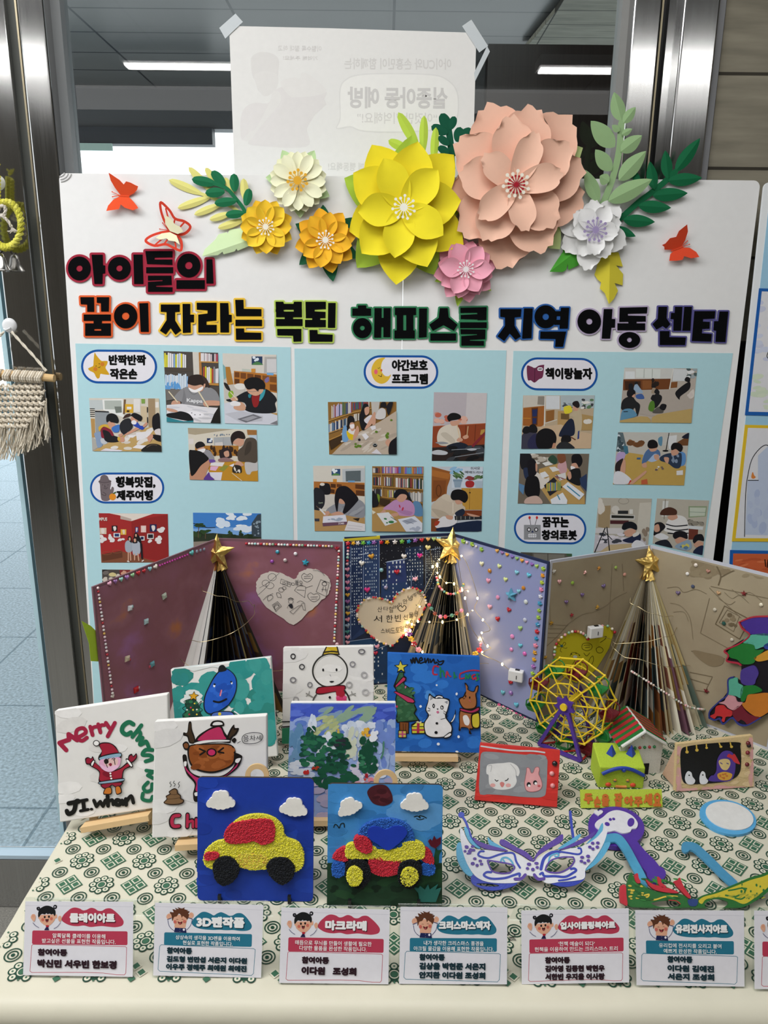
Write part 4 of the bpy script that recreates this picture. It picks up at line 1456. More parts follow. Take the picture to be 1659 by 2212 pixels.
photo('photo print of a boy in a black jacket painting a white bowl', PB, '850,82 1578,102 1595,1050 882,1028', '''
P cdc8c0 840,70 1600,90 1610,1060 870,1040
P bdb7ae 860,360 1010,350 1000,520 870,500
R 22385a 1245 125 1390 240
S 4a7a4a 1250,235 1320,195 1388,225 1385,240
D d4dce6 1270,140 1370,180 4 22 18 3
P a9a6a4 1420,130 1580,130 1580,350 1410,350
P c9c8ca 1450,160 1580,160 1580,340 1450,340
P 7aa4a8 850,220 900,280 920,400 870,440
P a8742f 890,265 950,265 1000,500 920,510 900,400
P b0702c 1005,320 1585,370 1590,620 1005,500
P 6a3c18 1015,335 1080,340 1080,410 1015,405
P 70401a 1095,345 1170,350 1170,430 1095,420
P 70401a 1185,355 1270,365 1270,430 1185,430
P 5a3214 1285,370 1370,380 1370,450 1285,440
P 7a4a20 1390,380 1480,390 1475,470 1390,460
P 7a4a20 1490,395 1580,400 1580,480 1490,470
P 5a3214 1015,425 1080,432 1080,500 1015,490
P 70401a 1490,500 1580,505 1585,600 1490,580
R c98a3a 1240 290 1295 340
P 6ea6d4 1450,345 1540,350 1540,380 1450,375
P b6bcb2 1115,290 1230,300 1230,335 1115,325
S 7a6a9a 1420,440 1470,400 1480,450 1440,480
P bfb9b2 870,510 1160,520 1150,640 980,700 880,700
S d9d6d2 1010,520 1060,490 1145,500 1150,560 1060,570
S 23201e 868,480 920,500 960,590 900,560
S 84a82c 940,600 985,590 1000,640 960,690 930,650
P c9cbd6 870,760 1000,730 1590,890 1600,1050 880,1030
P b9bac4 880,900 1100,860 1400,930 1390,1000 1100,1020
P 6a6a72 1050,970 1270,905 1390,950 1170,1020
P 9a9aa2 1100,975 1260,925 1330,945 1190,1000
P 77777e 1490,1035 1590,990 1595,1048
P b08a4c 1500,890 1590,890 1590,920
S 1a1c22 900,710 1000,690 1100,630 1200,590 1420,560 1540,640 1585,710 1560,760 1560,880 1300,890 1160,850 1170,790 1120,740 960,740
S 8a1f22 1250,660 1350,650 1330,790 1270,800
S 3a94a4 1370,620 1430,570 1410,660 1350,730
S 2a7a8a 1200,640 1240,630 1230,680 1205,680
S c89a80 1180,550 1280,540 1400,560 1380,620 1310,655 1240,640 1190,600
S 0f0f12 1140,480 1180,430 1260,405 1350,420 1420,480 1420,560 1350,570 1330,600 1280,560 1190,570
C 7a7070 5 1190,590 1240,600 1270,600 1330,590
S c89a80 1000,810 1090,740 1160,790 1150,850 1050,850
S c89a80 960,700 1030,670 1060,710 1000,730
S dfdde0 955,750 1010,725 1090,750 1080,790 980,790
L d8ccb0 12 960,610 1055,715
''')
photo('photo print of a standing teacher in a brown jacket leaning over a table of children', PB, '382,1090 1312,1115 1332,1812 408,1788', '''
P cfc8ba 370,1080 1340,1100 1345,1820 390,1800
P a69a84 380,1090 1020,1105 480,1185 390,1170
R d4cdca 392 1235 460 1310
R 26365a 640 1230 715 1295
D d6dce4 650,1240 705,1280 4 12 14 2
P a4a7aa 730,1220 990,1210 985,1340 740,1335
P c9c4c2 750,1290 850,1280 860,1335 750,1335
L 8f8f96 5 860,1220 868,1335
D 3a4a6a,7a8a9a 715,1178 950,1200 10 9 12 8
P a4702c 480,1330 1070,1330 1060,1470 480,1460
D 3a2414 500,1350 1050,1460 24 20 34 7
P 9a6a3a 1180,1115 1315,1120 1315,1185 1190,1185
P b5c4d4 1200,1190 1318,1190 1320,1260 1250,1240
P b98628 640,1560 1000,1540 1330,1560 1340,1815 700,1810
P d9d6d8 700,1555 880,1555 850,1610 680,1600
P d8a9c8 690,1610 800,1610 760,1670 680,1660
P 8a8a3a 880,1590 940,1605 860,1680 800,1650
P d9d6e0 940,1600 1010,1570 1000,1620
P d2d0de 640,1690 850,1690 830,1800 650,1790
S b9b6b6 1150,1570 1200,1550 1330,1560 1330,1660 1250,1680 1220,1720 1170,1700
S 8c8b92 600,1390 680,1400 740,1500 700,1540 620,1480
S 6a4a9a 660,1520 740,1520 750,1550 670,1560
S c4957e 500,1350 580,1330 615,1380 600,1420 530,1410
S 1d1a1c 480,1320 520,1280 580,1280 615,1330 540,1360 500,1370
S e4e2e4 515,1390 615,1370 600,1420 560,1420
S 2a2024 810,1430 850,1370 910,1360 960,1400 980,1480 930,1500 850,1520 820,1500
S c4957e 870,1420 930,1400 940,1470 890,1480
S 8a6a6a 800,1510 900,1490 1000,1530 960,1545 810,1545
S 4f453c 1060,1400 1130,1330 1180,1230 1310,1260 1320,1540 1200,1550 1080,1540 1055,1480
S 3e362f 1180,1300 1240,1280 1230,1400 1150,1460
S c4957e 990,1290 1060,1230 1130,1220 1140,1300 1090,1340 1040,1320
S 241a19 960,1230 990,1160 1060,1130 1130,1150 1160,1220 1130,1240 1050,1230 1000,1270 985,1330
S c4957e 1020,1570 1080,1540 1140,1590 1100,1610 1040,1600
S 2c2622 990,1620 1030,1590 1100,1610 1110,1690 1060,1700 990,1690
D d9d4cc 1000,1610 1100,1690 6 9 22 4
L d6cfc0 7 980,1700 1120,1810
S b8866c 420,1680 560,1600 640,1500 680,1580 640,1680 590,1790 410,1790
S 141316 398,1420 450,1390 560,1410 640,1470 660,1520 560,1600 470,1720 420,1710
S b8866c 560,1620 600,1600 615,1660 580,1690
S 5a3a8a 640,1720 670,1690 690,1740 740,1790 600,1790
''')
photo('photo print of three children standing before a bright red wall of portraits', PC, '100,418 735,425 745,870 125,872', '''
P 9c2a2a 90,410 750,415 760,880 110,880
P d9cfc6 200,420 600,424 400,492 300,470 300,440
P b2a198 300,440 400,470 400,492 300,472
P 8a2424 400,490 735,430 745,870 520,830 410,700
P 7a4a34 125,800 320,770 640,870 125,872
P 5e3626 130,795 315,762 320,825 135,860
O 8c4c36 175,785 42 14 4
O 8c4c36 268,770 42 14 4
R cbb8a6 110 553 172 610
R 1e1c22 220 532 272 585
R d4a840 303 566 354 616
R 2a3c7a 436 545 464 594
R dcb8b4 488 532 536 594
R 1c2450 570 520 632 588
S d8cfc8 130,555 150,560 155,590 145,606 128,600 122,575
S d8d0cc 234,545 256,540 262,565 245,582
S d8c8b0 318,575 338,572 342,600 328,612
S d8c8c4 445,552 458,556 452,588 443,582
S d8c8c0 500,542 526,542 524,575 510,590
S d8ccc8 585,535 615,532 618,565 598,582
D d8d4d4 120,630 160,680 6 22 16 3
D d8d4d4 200,605 235,680 6 18 18 4
D d8d4d4 645,560 690,580 4 22 16 5
D d8d4d4 620,615 670,695 8 20 16 6
D d8d4d4 560,670 600,685 3 18 14 7
D d8d4d4 270,655 330,668 4 18 12 8
R d9d6d6 238 600 298 640
R 26386a 248 606 288 632
R d9d6d6 546 605 606 654
R 20202a 554 612 600 646
R d9d6d6 478 628 522 668
R 20284a 486 634 514 660
S 18161a 425,640 430,605 445,596 460,610 490,660 486,700 440,690
S 9aa4b0 345,690 380,665 410,690 408,760 380,780 348,760
S a4acb8 408,700 430,670 470,680 486,720 476,790 420,800
S 1c181a 370,660 372,635 386,628 400,640 404,690 390,680
S 1c181a 412,690 418,650 432,638 450,650 456,690
S c4957e 378,645 392,642 394,665 382,670
S c4957e 424,655 442,652 444,678 428,682
S c4957e 436,612 450,610 450,632 438,632
L c4957e 12 374,780 374,850
L c4957e 12 392,775 396,848
L c4957e 12 432,795 432,845
L c4957e 12 462,790 470,850
L 1c1a20 18 490,700 500,830
L d9d4d0 10 366,858 380,862
L d9d4d0 10 500,858 512,850
T d9cfc8 105 455 180 486 .03 2 MPUS
''')
photo('photo print of palm trees and a building under a blue sky', PC, '966,413 1590,420 1594,762 972,740', '''
P 3f7cc4 960,405 1600,410 1600,770 960,750
P 78a4d8 960,560 1600,540 1600,680 960,680
D e2e8f0,cfdcec 1210,480 1280,540 12 36 22 3
D e6eaf0,d4deea 1380,520 1520,580 12 50 16 4 -15
D dce4ee 1280,425 1480,470 8 40 16 5
P 3a4650 1505,510 1560,430 1592,425 1594,640 1505,640
D 8a9aa6 1520,480 1585,620 14 9 10 8
P 2a3426 970,610 1150,600 1600,640 1600,770 965,750
D 20301c,2f4426 975,590 1090,640 16 26 16 9
D 20301c,2c3c24 1230,610 1500,640 18 22 14 10
L 5a4a38 7 1020,520 1015,640
L 5a4a38 7 1082,590 1080,650
L 3a3428 5 1308,590 1308,640
L 3a3428 5 1400,590 1400,630
D 2a4424 990,515 1050,540 12 26 8 11
D 2a4424 1050,575 1110,600 12 22 8 12
D 2a4424 1296,580 1320,605 6 12 10 13
D 2a4424 1390,578 1412,598 6 10 9 14
L 23282e 6 970,510 1100,552 1170,548
P 8a7f74 965,680 1600,650 1600,770 965,750
''')
photo('partly hidden dark photo print of a table of food just above the purple book', PC, '130,935 470,938 480,1075 135,1075', '''
P 4a4440 120,930 500,930 500,1080 120,1080
D 1e1c1e,6a6460,c4bcb0 150,950 300,1060 24 24 16 3
S c9bc88 195,975 230,962 262,978 250,998 205,996
P 7a2a2c 290,938 470,940 440,1000 300,1010
D c4957e 310,945 420,975 6 22 14 5
''')
# ---- middle panel
photo('photo print of two girls moulding clay at a long table before bookshelves', PD, '163,120 792,118 796,600 175,602', '''
P 8a6430 155,110 800,110 800,610 165,610
B 3a4f78,8a3a3a,c9c4bc,4a6a4a,a89a88,5a4a68,b8b0d0 195 150 315 270 12 3 -40
B 3a4f78,8a3a3a,c9c4bc,4a6a4a,a89a88,b8b0d0 320 125 385 235 7 4 -20
B 3a4f78,8a3a3a,c9c4bc,4a6a4a 392 120 545 195 14 5 -30
B 2a3f68,c9c4bc,d8d4d0,5a7a9a 170 310 290 410 12 6 -40
B c9c4bc,4a6a8a,2a2a30 290 280 340 350 6 7 -16
B c9c4bc,6a5a48,2a2a30 400 230 460 300 6 8 -16
L b08444 9 165,295 400,215 560,180
L b08444 9 170,405 300,360
L b08444 9 172,470 300,415
P 3c2a18 172,480 290,430 300,480 190,560
P b9b4ae 560,118 640,118 620,260 570,240
P b7a898 200,600 300,500 460,390 640,300 795,200 798,600
D c9bfb4,a89a8c 320,380 780,580 26 60 14 9 -25
S 6f9ac4 295,400 310,340 335,345 350,470 300,480
S d4b41c 335,390 370,370 410,440 390,470 350,450
S d9d4d4 345,380 380,360 430,380 420,420 370,410
S c4957e 360,320 400,310 410,370 380,385
S 17161a 338,370 345,270 370,245 400,260 408,300 370,310 350,380
S e4dce0 365,330 405,325 400,360 375,362
S c4957e 395,440 430,340 450,370 440,420 400,470
S d2cfd6 490,290 550,240 575,260 540,330 500,330
S 17161a 452,270 480,170 500,135 535,150 540,230 500,260 500,300 540,340 480,380
S c4957e 500,180 540,165 540,220 510,240
S c4957e 500,370 560,260 590,210 600,240 560,330
S c4957e 570,300 600,250 600,320 575,330
S c9c6c6 600,260 640,180 690,190 690,260 640,280
S 1a181a 645,180 650,130 690,118 700,170 660,165
S 1a1a20 700,170 730,118 760,120 750,170 720,240
P d9d6dc 550,345 600,335 605,365 570,380
P dcdae0 475,420 510,405 540,440 510,470
D 5a7a24 415,505 465,535 8 12 9 3
D 5a7a24 605,385 620,400 4 12 9 4
D 5a7a24 695,410 715,445 5 12 12 5
D 5a7a24 735,280 748,292 3 10 8 6
E 17181a 596,516 20 17
O 9aa4a8 596,510 15 9 4
E 23202a 452,466 12 12
P d4d0d8 560,590 610,550 660,600
S c4957e 690,490 720,460 745,500 720,530
S 15141a 725,600 730,500 780,450 800,450 800,610
''')
photo('tall photo print of a boy in a cream sweater playing drums', PD, '1137,30 1625,38 1595,662 1117,660', '''
P c2bcbe 1110,20 1630,25 1600,670 1110,670
P b2aab0 1135,30 1440,34 1425,330 1125,340
D c48a7a,b8604c,d4a898 1150,230 1420,310 22 26 18 3
P 8a3f22 1120,345 1610,315 1600,560 1118,560
L 5a2412 5 1430,330 1425,470
L 5a2412 5 1520,325 1510,480
L a85a34 7 1125,345 1610,318
P b08a44 1570,375 1605,370 1600,420 1560,420
P 2c211f 1115,540 1600,510 1600,665 1115,660
S cfc6b8 1165,450 1190,370 1260,330 1340,330 1380,400 1370,490 1290,520 1190,515
S bdb3a4 1200,420 1250,400 1330,470 1300,500
S c4957e 1290,300 1350,290 1385,290 1360,330 1310,340 1290,325
S 0f0e10 1258,260 1290,225 1340,222 1382,245 1375,275 1300,290 1275,300
S c4957e 1345,470 1370,445 1400,460 1395,480 1360,485
S c4957e 1400,440 1440,420 1455,445 1420,462
L d2b896 9 1350,335 1375,450
L c0a27c 8 1450,345 1440,430
S 1c2230 1260,520 1370,490 1450,520 1400,560 1270,560
P 7a2530 1475,528 1605,390 1606,420 1500,535
S b9bcc2 1120,575 1180,560 1260,580 1240,605 1130,600
S 8a8d94 1150,492 1220,485 1270,500 1200,508
D 0e0f12,1a1c20,3c4046 1270,540 1590,650 22 44 18 5 -10
L 8a8f96 6 1300,560 1560,545
L 8a8f96 6 1330,625 1590,585
S b4b8be 1440,555 1490,545 1530,556 1480,568
''')
photo('photo print of a long-haired girl in grey bent over a table with a boxed set', PD, '27,706 503,706 505,1305 42,1305', '''
P cfcac0 20,700 510,700 510,1310 30,1310
R 2c4a72 197 735 277 796
S 5a8a4a 200,795 235,775 275,790
D dfe6ee 210,745 265,765 3 16 14 3
P b6bcc0 295,735 500,728 500,855 298,855
P 5a6468 325,755 465,750 465,850 328,850
R c98a34 210 828 245 858
P 6a9cc8 348,842 410,842 410,858 348,858
P a86a30 34,850 500,862 500,985 180,965 34,920
P 4a2a14 190,870 235,875 235,910 190,905
P 5c3418 245,872 290,878 290,905 245,900
P 5c3418 415,875 500,880 500,925 415,915
P 4a2a14 190,920 225,925 225,960 190,955
P 5c3418 420,930 500,935 500,985 420,975
S 17171c 85,890 130,865 180,880 186,960 130,970 100,940
E d2ccc4 112,876 22 14
P c6c0b8 100,975 240,970 240,1080 120,1100
S 23242a 32,930 80,910 130,960 132,1060 90,1110 36,1110
T b0c0a4 78 1040 118 1054 .01 -4 Cosmic
P b08c5a 36,1110 500,1180 506,1310 40,1310
S 8b8d94 150,1110 240,1050 330,1030 430,1010 500,1060 505,1150 470,1185 330,1160 180,1140
D 7a7c84,9a9ca2 300,1060 480,1150 10 40 12 4 -30
S c4957e 250,1000 300,990 320,1050 270,1050
S 15131a 225,1000 245,920 300,890 360,910 440,1000 420,1050 330,1140 300,1130 320,1050 270,1010 250,1130 232,1080
S c4957e 190,1150 260,1125 310,1150 260,1165
S c4957e 120,1150 160,1120 180,1140 150,1170
L d9d8da 14 88,1100 135,1150
L 6a5a48 5 58,1075 90,1105
P d8d8e2 120,1170 325,1155 340,1220 115,1230
P 6a4a5c 112,1230 340,1218 340,1245 118,1262
T e0d8dc 258 1228 312 1244 .02 -2 ZOMBI
D 9aa6b8 140,1180 310,1210 8 20 8 6
P dad6d8 315,1300 350,1210 505,1240 505,1305
L b0a8b0 3 345,1250 480,1265
L b0a8b0 3 340,1275 470,1290
P 2a2420 390,1190 455,1185 440,1215
P 3a3a44 40,1190 85,1190 85,1215 45,1215
''')
photo('photo print of a girl in a pink sweater reading papers before full bookshelves', PD, '570,710 1042,713 1030,1310 568,1305', '''
P 8e6a38 560,700 1050,705 1040,1320 560,1315
B c08aa0,b07ab0,7a4a9a,c9c4d0,5a7ab0,b04a5a 660 712 835 775 18 3
B 7a6ac0,b0508a,5a9ac0,c08a50,c0504a 860 715 1040 780 20 4
B 3a3a48,8a4a4a,c9c4c0 575 720 635 770 5 5
B c9c6c0,3a4f68,8a3a3a,2a2a30,b0a890 580 800 650 885 8 6
B c9c6c0,3a4f68,8a3a3a,2a2a30,4a6a4a 680 805 755 890 10 7
B c9c6c0,d8d4d0,3a4f68,8a3a3a,2a2a30,4a6a4a,b09a70 785 812 935 905 18 8
B c9c6c0,3a4f88,2a3a30 948 820 1036 920 10 9
B c9c6c0,3a4f68,2a2a30,8a8a90 575 910 660 985 9 10
B c9c6c0,3a4f68,8a3a3a,d8c040,d9d6d2 712 925 800 995 10 11
B c9c6c0,d8d4d0,3a4f68,8a8a8c 900 940 1032 1035 16 12
L a67c40 9 575,778 1040,790
L a67c40 9 575,888 1036,925
L a67c40 9 660,990 1030,1045
L a67c40 8 648,712 668,990
L 6a4a22 6 765,785 765,900
P 3a2a18 640,1000 740,1020 720,1080 640,1060
S 1a1a1e 572,935 610,980 630,1050 600,1080 572,1080
S 6f8a2c 615,965 640,980 632,1040
P b08c54 568,1090 680,1080 800,1110 960,1150 1032,1170 1030,1310 568,1305
S 5a82a8 945,1040 1000,1035 1030,1090 1028,1165 950,1150
S b98ab4 670,1100 730,1050 790,1015 900,1020 950,1060 960,1130 930,1165 820,1160 800,1130 740,1110
S a87aa6 800,1120 860,1110 940,1130 900,1160
E b8304a 822,1075 6 16 -20
E b8304a 850,1100 8 18 20
S c4957e 790,970 860,960 890,990 850,1035 805,1025
S 16131a 768,980 790,930 840,918 890,940 935,1030 900,1010 880,970 830,965 790,1000
S c4957e 635,1150 670,1110 695,1120 670,1160
S c4957e 735,1150 800,1135 810,1160 750,1172
P d9dadc 610,1140 720,1130 800,1220 690,1255
D 3a7a48 690,1190 700,1198 2 14 8 3
E 3a7a48 745,1219 26 12
E 3a7a48 706,1227 10 6
L 2a3a30 5 740,1172 790,1205
P d4d8e2 805,1195 960,1165 1030,1230 1028,1308 880,1308
P 9aa0b0 840,1210 930,1185 985,1215 890,1240
L 6a7080 4 860,1205 950,1235
D a9b0c0 900,1255 1015,1300 8 18 12 6
P d9d4c0 568,1110 605,1130 575,1150
''')
photo('photo print of a boy in a beige hoodie playing a white electric guitar', PD, '1117,713 1588,715 1573,1310 1110,1308', '''
P b9bfc6 1105,705 1595,708 1580,1320 1105,1315
P 8e5426 1115,712 1290,760 1285,830 1260,900 1250,1000 1115,1040
P a5662e 1115,740 1290,780 1270,830 1115,800
P 7c4620 1130,840 1250,840 1235,990 1125,1010
O 5a3014 1180,935 22 52 8
P c2ccd8 1300,720 1588,718 1584,910 1300,910
D 8ab4d4 1310,730 1380,770 6 36 14 3 -30
T 20242a 1475 716 1560 745 .02 -4 이사요
T 20242a 1420 752 1590 776 .02 4 예배드리네
D 3a5a34,5a7a4a 1320,770 1400,815 14 26 7 5 40
D 6a2430,8a3a3a 1415,805 1500,835 12 22 9 6
D 3a5a34,5a7a4a 1520,800 1580,825 10 22 7 7 -20
P 8a9eb0 1315,830 1395,830 1380,905 1328,905
P 7a90a4 1312,830 1398,830 1396,850 1314,850
S a02a2c 1425,870 1440,845 1490,845 1508,870 1490,902 1440,902
P a8b8c6 1508,845 1582,845 1578,910 1518,905
P b98c3a 1390,910 1584,912 1576,1110 1400,1110
L 7a5a20 4 1465,920 1462,1105
E 2a1c10 1467,953 8 6
P 7a3a1e 1400,1115 1576,1115 1574,1170 1400,1170
P 7c4424 1110,1190 1200,1190 1190,1308 1110,1308
S c2b4a2 1112,1080 1160,1020 1220,980 1300,1000 1390,1060 1425,1100 1380,1170 1250,1200 1112,1165
S b0a290 1115,1100 1240,1130 1290,1190 1200,1190
S c9bcaa 1205,985 1250,965 1310,1000 1300,1040 1220,1010
L ded4c6 6 1312,1045 1312,1140
S c4957e 1330,1020 1380,1010 1400,1045 1350,1060
S 0e0d10 1290,985 1310,935 1370,922 1430,945 1450,1000 1420,1045 1370,1020 1310,1020
S 20283a 1330,1140 1400,1100 1420,1140 1360,1190
S 1c2740 1180,1270 1300,1240 1570,1210 1570,1305 1190,1308
S d8d6da 1150,1240 1220,1170 1290,1190 1330,1150 1350,1220 1290,1260 1210,1270 1160,1275
P 2a2c30 1325,1165 1575,1165 1575,1195 1330,1205
L c9c4b8 3 1345,1172 1345,1200
L c9c4b8 3 1385,1170 1385,1198
L c9c4b8 3 1425,1170 1425,1196
L c9c4b8 3 1465,1170 1465,1195
L c9c4b8 3 1505,1168 1505,1194
S c4957e 1250,1160 1310,1170 1300,1200 1255,1190
S c4957e 1440,1140 1560,1170 1480,1170
S a03a24 1150,1215 1190,1215 1170,1250 1140,1255
''')
# ---- right panel
photo('photo print of a teacher in a beige coat reading a yellow book to seated children', PE, '78,292 688,293 656,745 62,748', '''
P b5a288 55,285 695,285 660,755 55,755
P c2bcb2 80,293 265,293 262,380 80,395
P 8a8278 205,300 262,300 260,375 200,370
P 9a5c28 80,400 262,380 258,540 230,560 76,550
P 5a3214 150,400 205,395 200,545 152,550
P 232c58 155,415 200,410 195,470 158,475
P 232c58 158,485 192,485 190,535 160,535
L c08430 6 78,486 140,488
R cdd0d4 272 296 390 410
P 8a5c2e 272,425 345,415 342,500 272,530
L d6d4ce 8 265,300 258,555
L cfcac0 7 262,530 365,500
P a9b4b8 395,295 688,295 680,400 400,420
D 3a4046,8a9096 425,345 495,410 16 18 6 4
D 5a7a5a,3a3a40,d9d6d2 580,330 670,400 16 16 10 5
P b08e5c 375,425 470,430 480,560 370,560
P 6a5230 400,445 470,450 470,500 400,495
P a88a58 570,450 676,470 665,590 565,590
D d6d2ca 590,500 650,530 5 22 18 6
P c4aa8c 210,560 400,540 560,600 660,620 656,745 300,748
S d8c832 428,390 480,380 495,430 440,450 425,420
S b8a88c 470,470 520,420 560,395 580,480 570,600 530,670 505,640 510,490
S c4957e 500,390 540,380 545,420 510,420
S 1d1618 498,370 510,345 545,342 560,380 540,400
S 1b2236 385,620 430,540 480,490 512,520 510,630 400,645
P 2a3a7a 545,600 558,590 555,660 540,668
L 6a3a28 10 490,650 522,670
S 3b3a4a 60,650 110,600 200,620 220,745 62,748
S 131216 70,600 90,560 130,560 140,600 100,620
S 131216 120,600 135,550 170,538 198,570 190,610
S 2a2a4a 120,680 180,620 240,680 230,745 130,745
S 100f13 185,680 200,610 260,573 330,590 362,650 345,720 300,745 210,745
S b8866c 335,700 356,705 350,735 325,742
S 131216 402,690 410,640 440,630 480,640 485,680 450,695
S 26282c 365,745 390,695 450,690 500,720 508,745
''')
photo('photo print of many children sitting on the floor of a bright classroom', PE, '942,57 1563,63 1515,528 900,522', '''
P b0a69c 895,50 1570,55 1520,535 890,530
P c4c4c0 940,60 1360,60 1340,150 935,155
R d4d8da 950 88 1030 150
P cfd4d0 1040,65 1250,70 1245,145 1040,140
L 9aa09a 5 1110,68 1108,142
L 9aa09a 5 1180,70 1178,142
P 6a3c1e 932,155 1335,150 1330,240 930,255
P 3c2212 945,170 1080,170 1080,240 950,245
D 241a16 1180,165 1230,220 6 14 20 3
P 82502a 1095,165 1175,165 1170,235 1095,240
L d6d4ce 7 1358,65 1325,240
P c9ccce 1360,65 1480,70 1470,170 1350,170
P 7a4c28 1340,180 1395,175 1390,225 1335,230
D 9aa4a8,4a5a5a,d9dadc 1480,70 1550,140 14 20 12 5
P aaa097 925,250 1520,235 1515,420 1170,470 910,420
S 141318 1375,270 1450,200 1500,180 1495,240 1420,300 1410,330
S 141318 1455,165 1470,135 1500,145 1495,180
S cfc8c0 1490,280 1530,240 1535,300 1500,320
D c9c0ba 1470,260 1520,320 5 14 12 6
S 17171c 980,240 980,195 1010,195 1015,240
S 8fa4bc 1020,240 1040,190 1075,230 1100,270 1050,270
S 17171c 1025,200 1040,175 1060,190
S 3d5a96 1040,290 1090,280 1110,320 1050,320
S 9a8a78 1170,270 1185,225 1210,240 1200,275
S 17171c 1175,225 1190,205 1205,225
S 17171c 1195,265 1215,235 1240,260 1230,290
S 1a1a1e 1190,300 1220,280 1260,300 1250,350 1200,400
S 4f7a2a 1145,410 1160,350 1190,340 1200,390 1180,430
S 17171c 1165,320 1185,285 1205,310 1190,340
S 55524e 1180,440 1220,395 1260,390 1270,440
S 141318 1240,400 1260,365 1300,375 1280,420
S 1d1e20 915,410 930,330 1000,300 1040,340 1075,380 1050,470 1030,400 1000,425
S 141318 962,290 970,250 1010,240 1035,260 1025,310 985,310
S c4957e 1005,300 1030,280 1025,310
S 5a8aa8 905,500 925,420 990,405 1030,430 1040,470 910,505
L 17171c 7 935,432 968,430
P b49a62 905,505 1080,470 1140,475 1165,500 1165,525 900,522
P b49a62 1170,525 1175,480 1220,455 1515,405 1512,528
''')
photo('photo print of children drawing around a table with a black pencil case', PE, '52,788 642,790 610,1220 32,1215', '''
P 6f6558 25,780 650,782 615,1230 20,1225
P b8955a 215,920 420,860 600,1120 605,1220 320,1220 210,1060
D d2cec6,b9b0a4 160,800 330,870 12 30 12 3
P dcdbd8 240,870 290,855 335,880 270,895
S 1a1a20 52,790 140,795 150,860 110,920 60,910
S 26304a 80,920 120,915 130,1000 95,1000
S 2f4a3a 290,840 330,800 370,840 350,880
S c49aa0 370,900 400,850 440,850 450,940 400,960
S 7a4a32 370,800 430,792 440,850 390,870
P d9d8d6 300,905 350,900 390,930 330,945
P d2d0d0 350,975 440,950 445,1000 390,1020
D 3a3a48,8a5a5a 360,965 430,1010 8 20 4 4 30
S 121116 500,800 560,795 585,850 560,900 510,890 490,850
S c4957e 490,880 530,870 550,920 500,925
S e4e2e4 485,895 520,905 515,930 488,925
S 17191c 450,990 480,930 560,920 570,1040 540,1060 460,1020
S c4957e 455,960 480,940 490,990 470,1010
P 2a3a5a 560,1000 620,960 625,1120 570,1060
S d6cec6 140,970 200,950 260,1000 300,990 290,1040 230,1090 200,1020
S 15131a 115,870 130,840 165,832 190,870 190,960 130,990
S c4957e 185,870 200,890 195,940 185,930
P dcdcde 220,955 265,940 300,980 240,1000
P 23232c 255,1060 340,990 412,1075 305,1150
B c9a84c,8a9a5a,b05a4a,5a7ab0 275 1030 400 1110 12 5 -10
P dcdfe6 412,1070 460,1030 600,1135 555,1185
L 3f86a4 10 455,1065 510,1110 560,1150
P dcdfe6 310,1180 415,1120 455,1185 450,1220 320,1220
L 3f86a4 9 370,1140 390,1180
P 5a82a8 40,1040 90,1060 80,1140 45,1100
S 121014 92,1120 105,1000 150,978 200,990 220,1060 210,1150 150,1172
S c4a89c 95,1215 110,1165 200,1150 240,1215
''')
photo('photo print of two curly-haired boys and a girl playing at a yellow table', PE, '888,605 1495,610 1450,1060 843,1050', '''
P b8b3aa 838,598 1500,602 1455,1070 835,1060
P 5a6a70 888,607 930,610 975,790 870,770
D c9d2d8,3a4a52 890,640 930,780 12 14 16 3
P 3f6f84 930,720 970,725 978,790 945,795
P bcbab4 930,607 1340,608 1330,720 960,700
D 8a5c38,6a4528 980,670 1100,720 10 26 18 4
S 5a86a0 1230,660 1265,645 1260,720 1235,710
P d2d4d6 1310,640 1390,630 1380,760 1320,750
L 17171a 7 1322,615 1295,765
E 17171a 1292,765 26 8
P 6a4428 1395,690 1495,630 1490,720 1390,720
S 1c2030 1430,650 1490,612 1488,660
P b89850 980,780 1300,830 1470,900 1450,1060 840,1050 920,830
S 9fb4d4 1090,870 1110,790 1160,745 1230,760 1240,830 1180,860 1130,850
S 4d6a94 1090,870 1115,785 1160,745 1235,760 1245,810 1200,790 1130,860
S c4957e 1150,720 1210,715 1215,760 1165,770
S 121014 1138,720 1150,680 1190,670 1222,695 1220,735 1160,745
S c4957e 1195,800 1235,800 1230,845 1200,835
S c4957e 1090,880 1125,865 1130,905 1100,905
S 5a8ac0 1410,780 1460,790 1460,870 1420,890
S 28364c 1245,820 1300,790 1400,780 1430,800 1420,900 1370,912 1310,870 1250,850
D 7a8aa0 1345,805 1400,860 8 14 10 5 60
S c4957e 1340,760 1390,750 1400,790 1350,805
S 121014 1338,730 1360,698 1410,700 1440,735 1420,775 1380,750 1345,760
S c4957e 1280,820 1320,825 1310,875 1285,850
S b09ac4 870,830 890,780 945,780 940,830 890,880
S c4957e 890,880 945,840 950,930 930,980 880,960
S 2a2022 865,940 870,870 930,830 910,900 900,950
S d4d4da 850,1045 860,950 920,945 1000,1010 960,1048
S b8302a 975,1048 990,1015 1000,1020 990,1048
S c4957e 985,1040 1060,980 1120,935 1125,955 1060,1010 1010,1048
P b85a3a 1085,1015 1135,1005 1140,1048 1085,1050
P 3c5f88 1048,822 1080,822 1078,838 1046,838
D d9d6d0,6a5a5a 1210,900 1270,930 5 10 7 7
P d6d4d4 1385,935 1440,930 1440,970 1385,972
''')
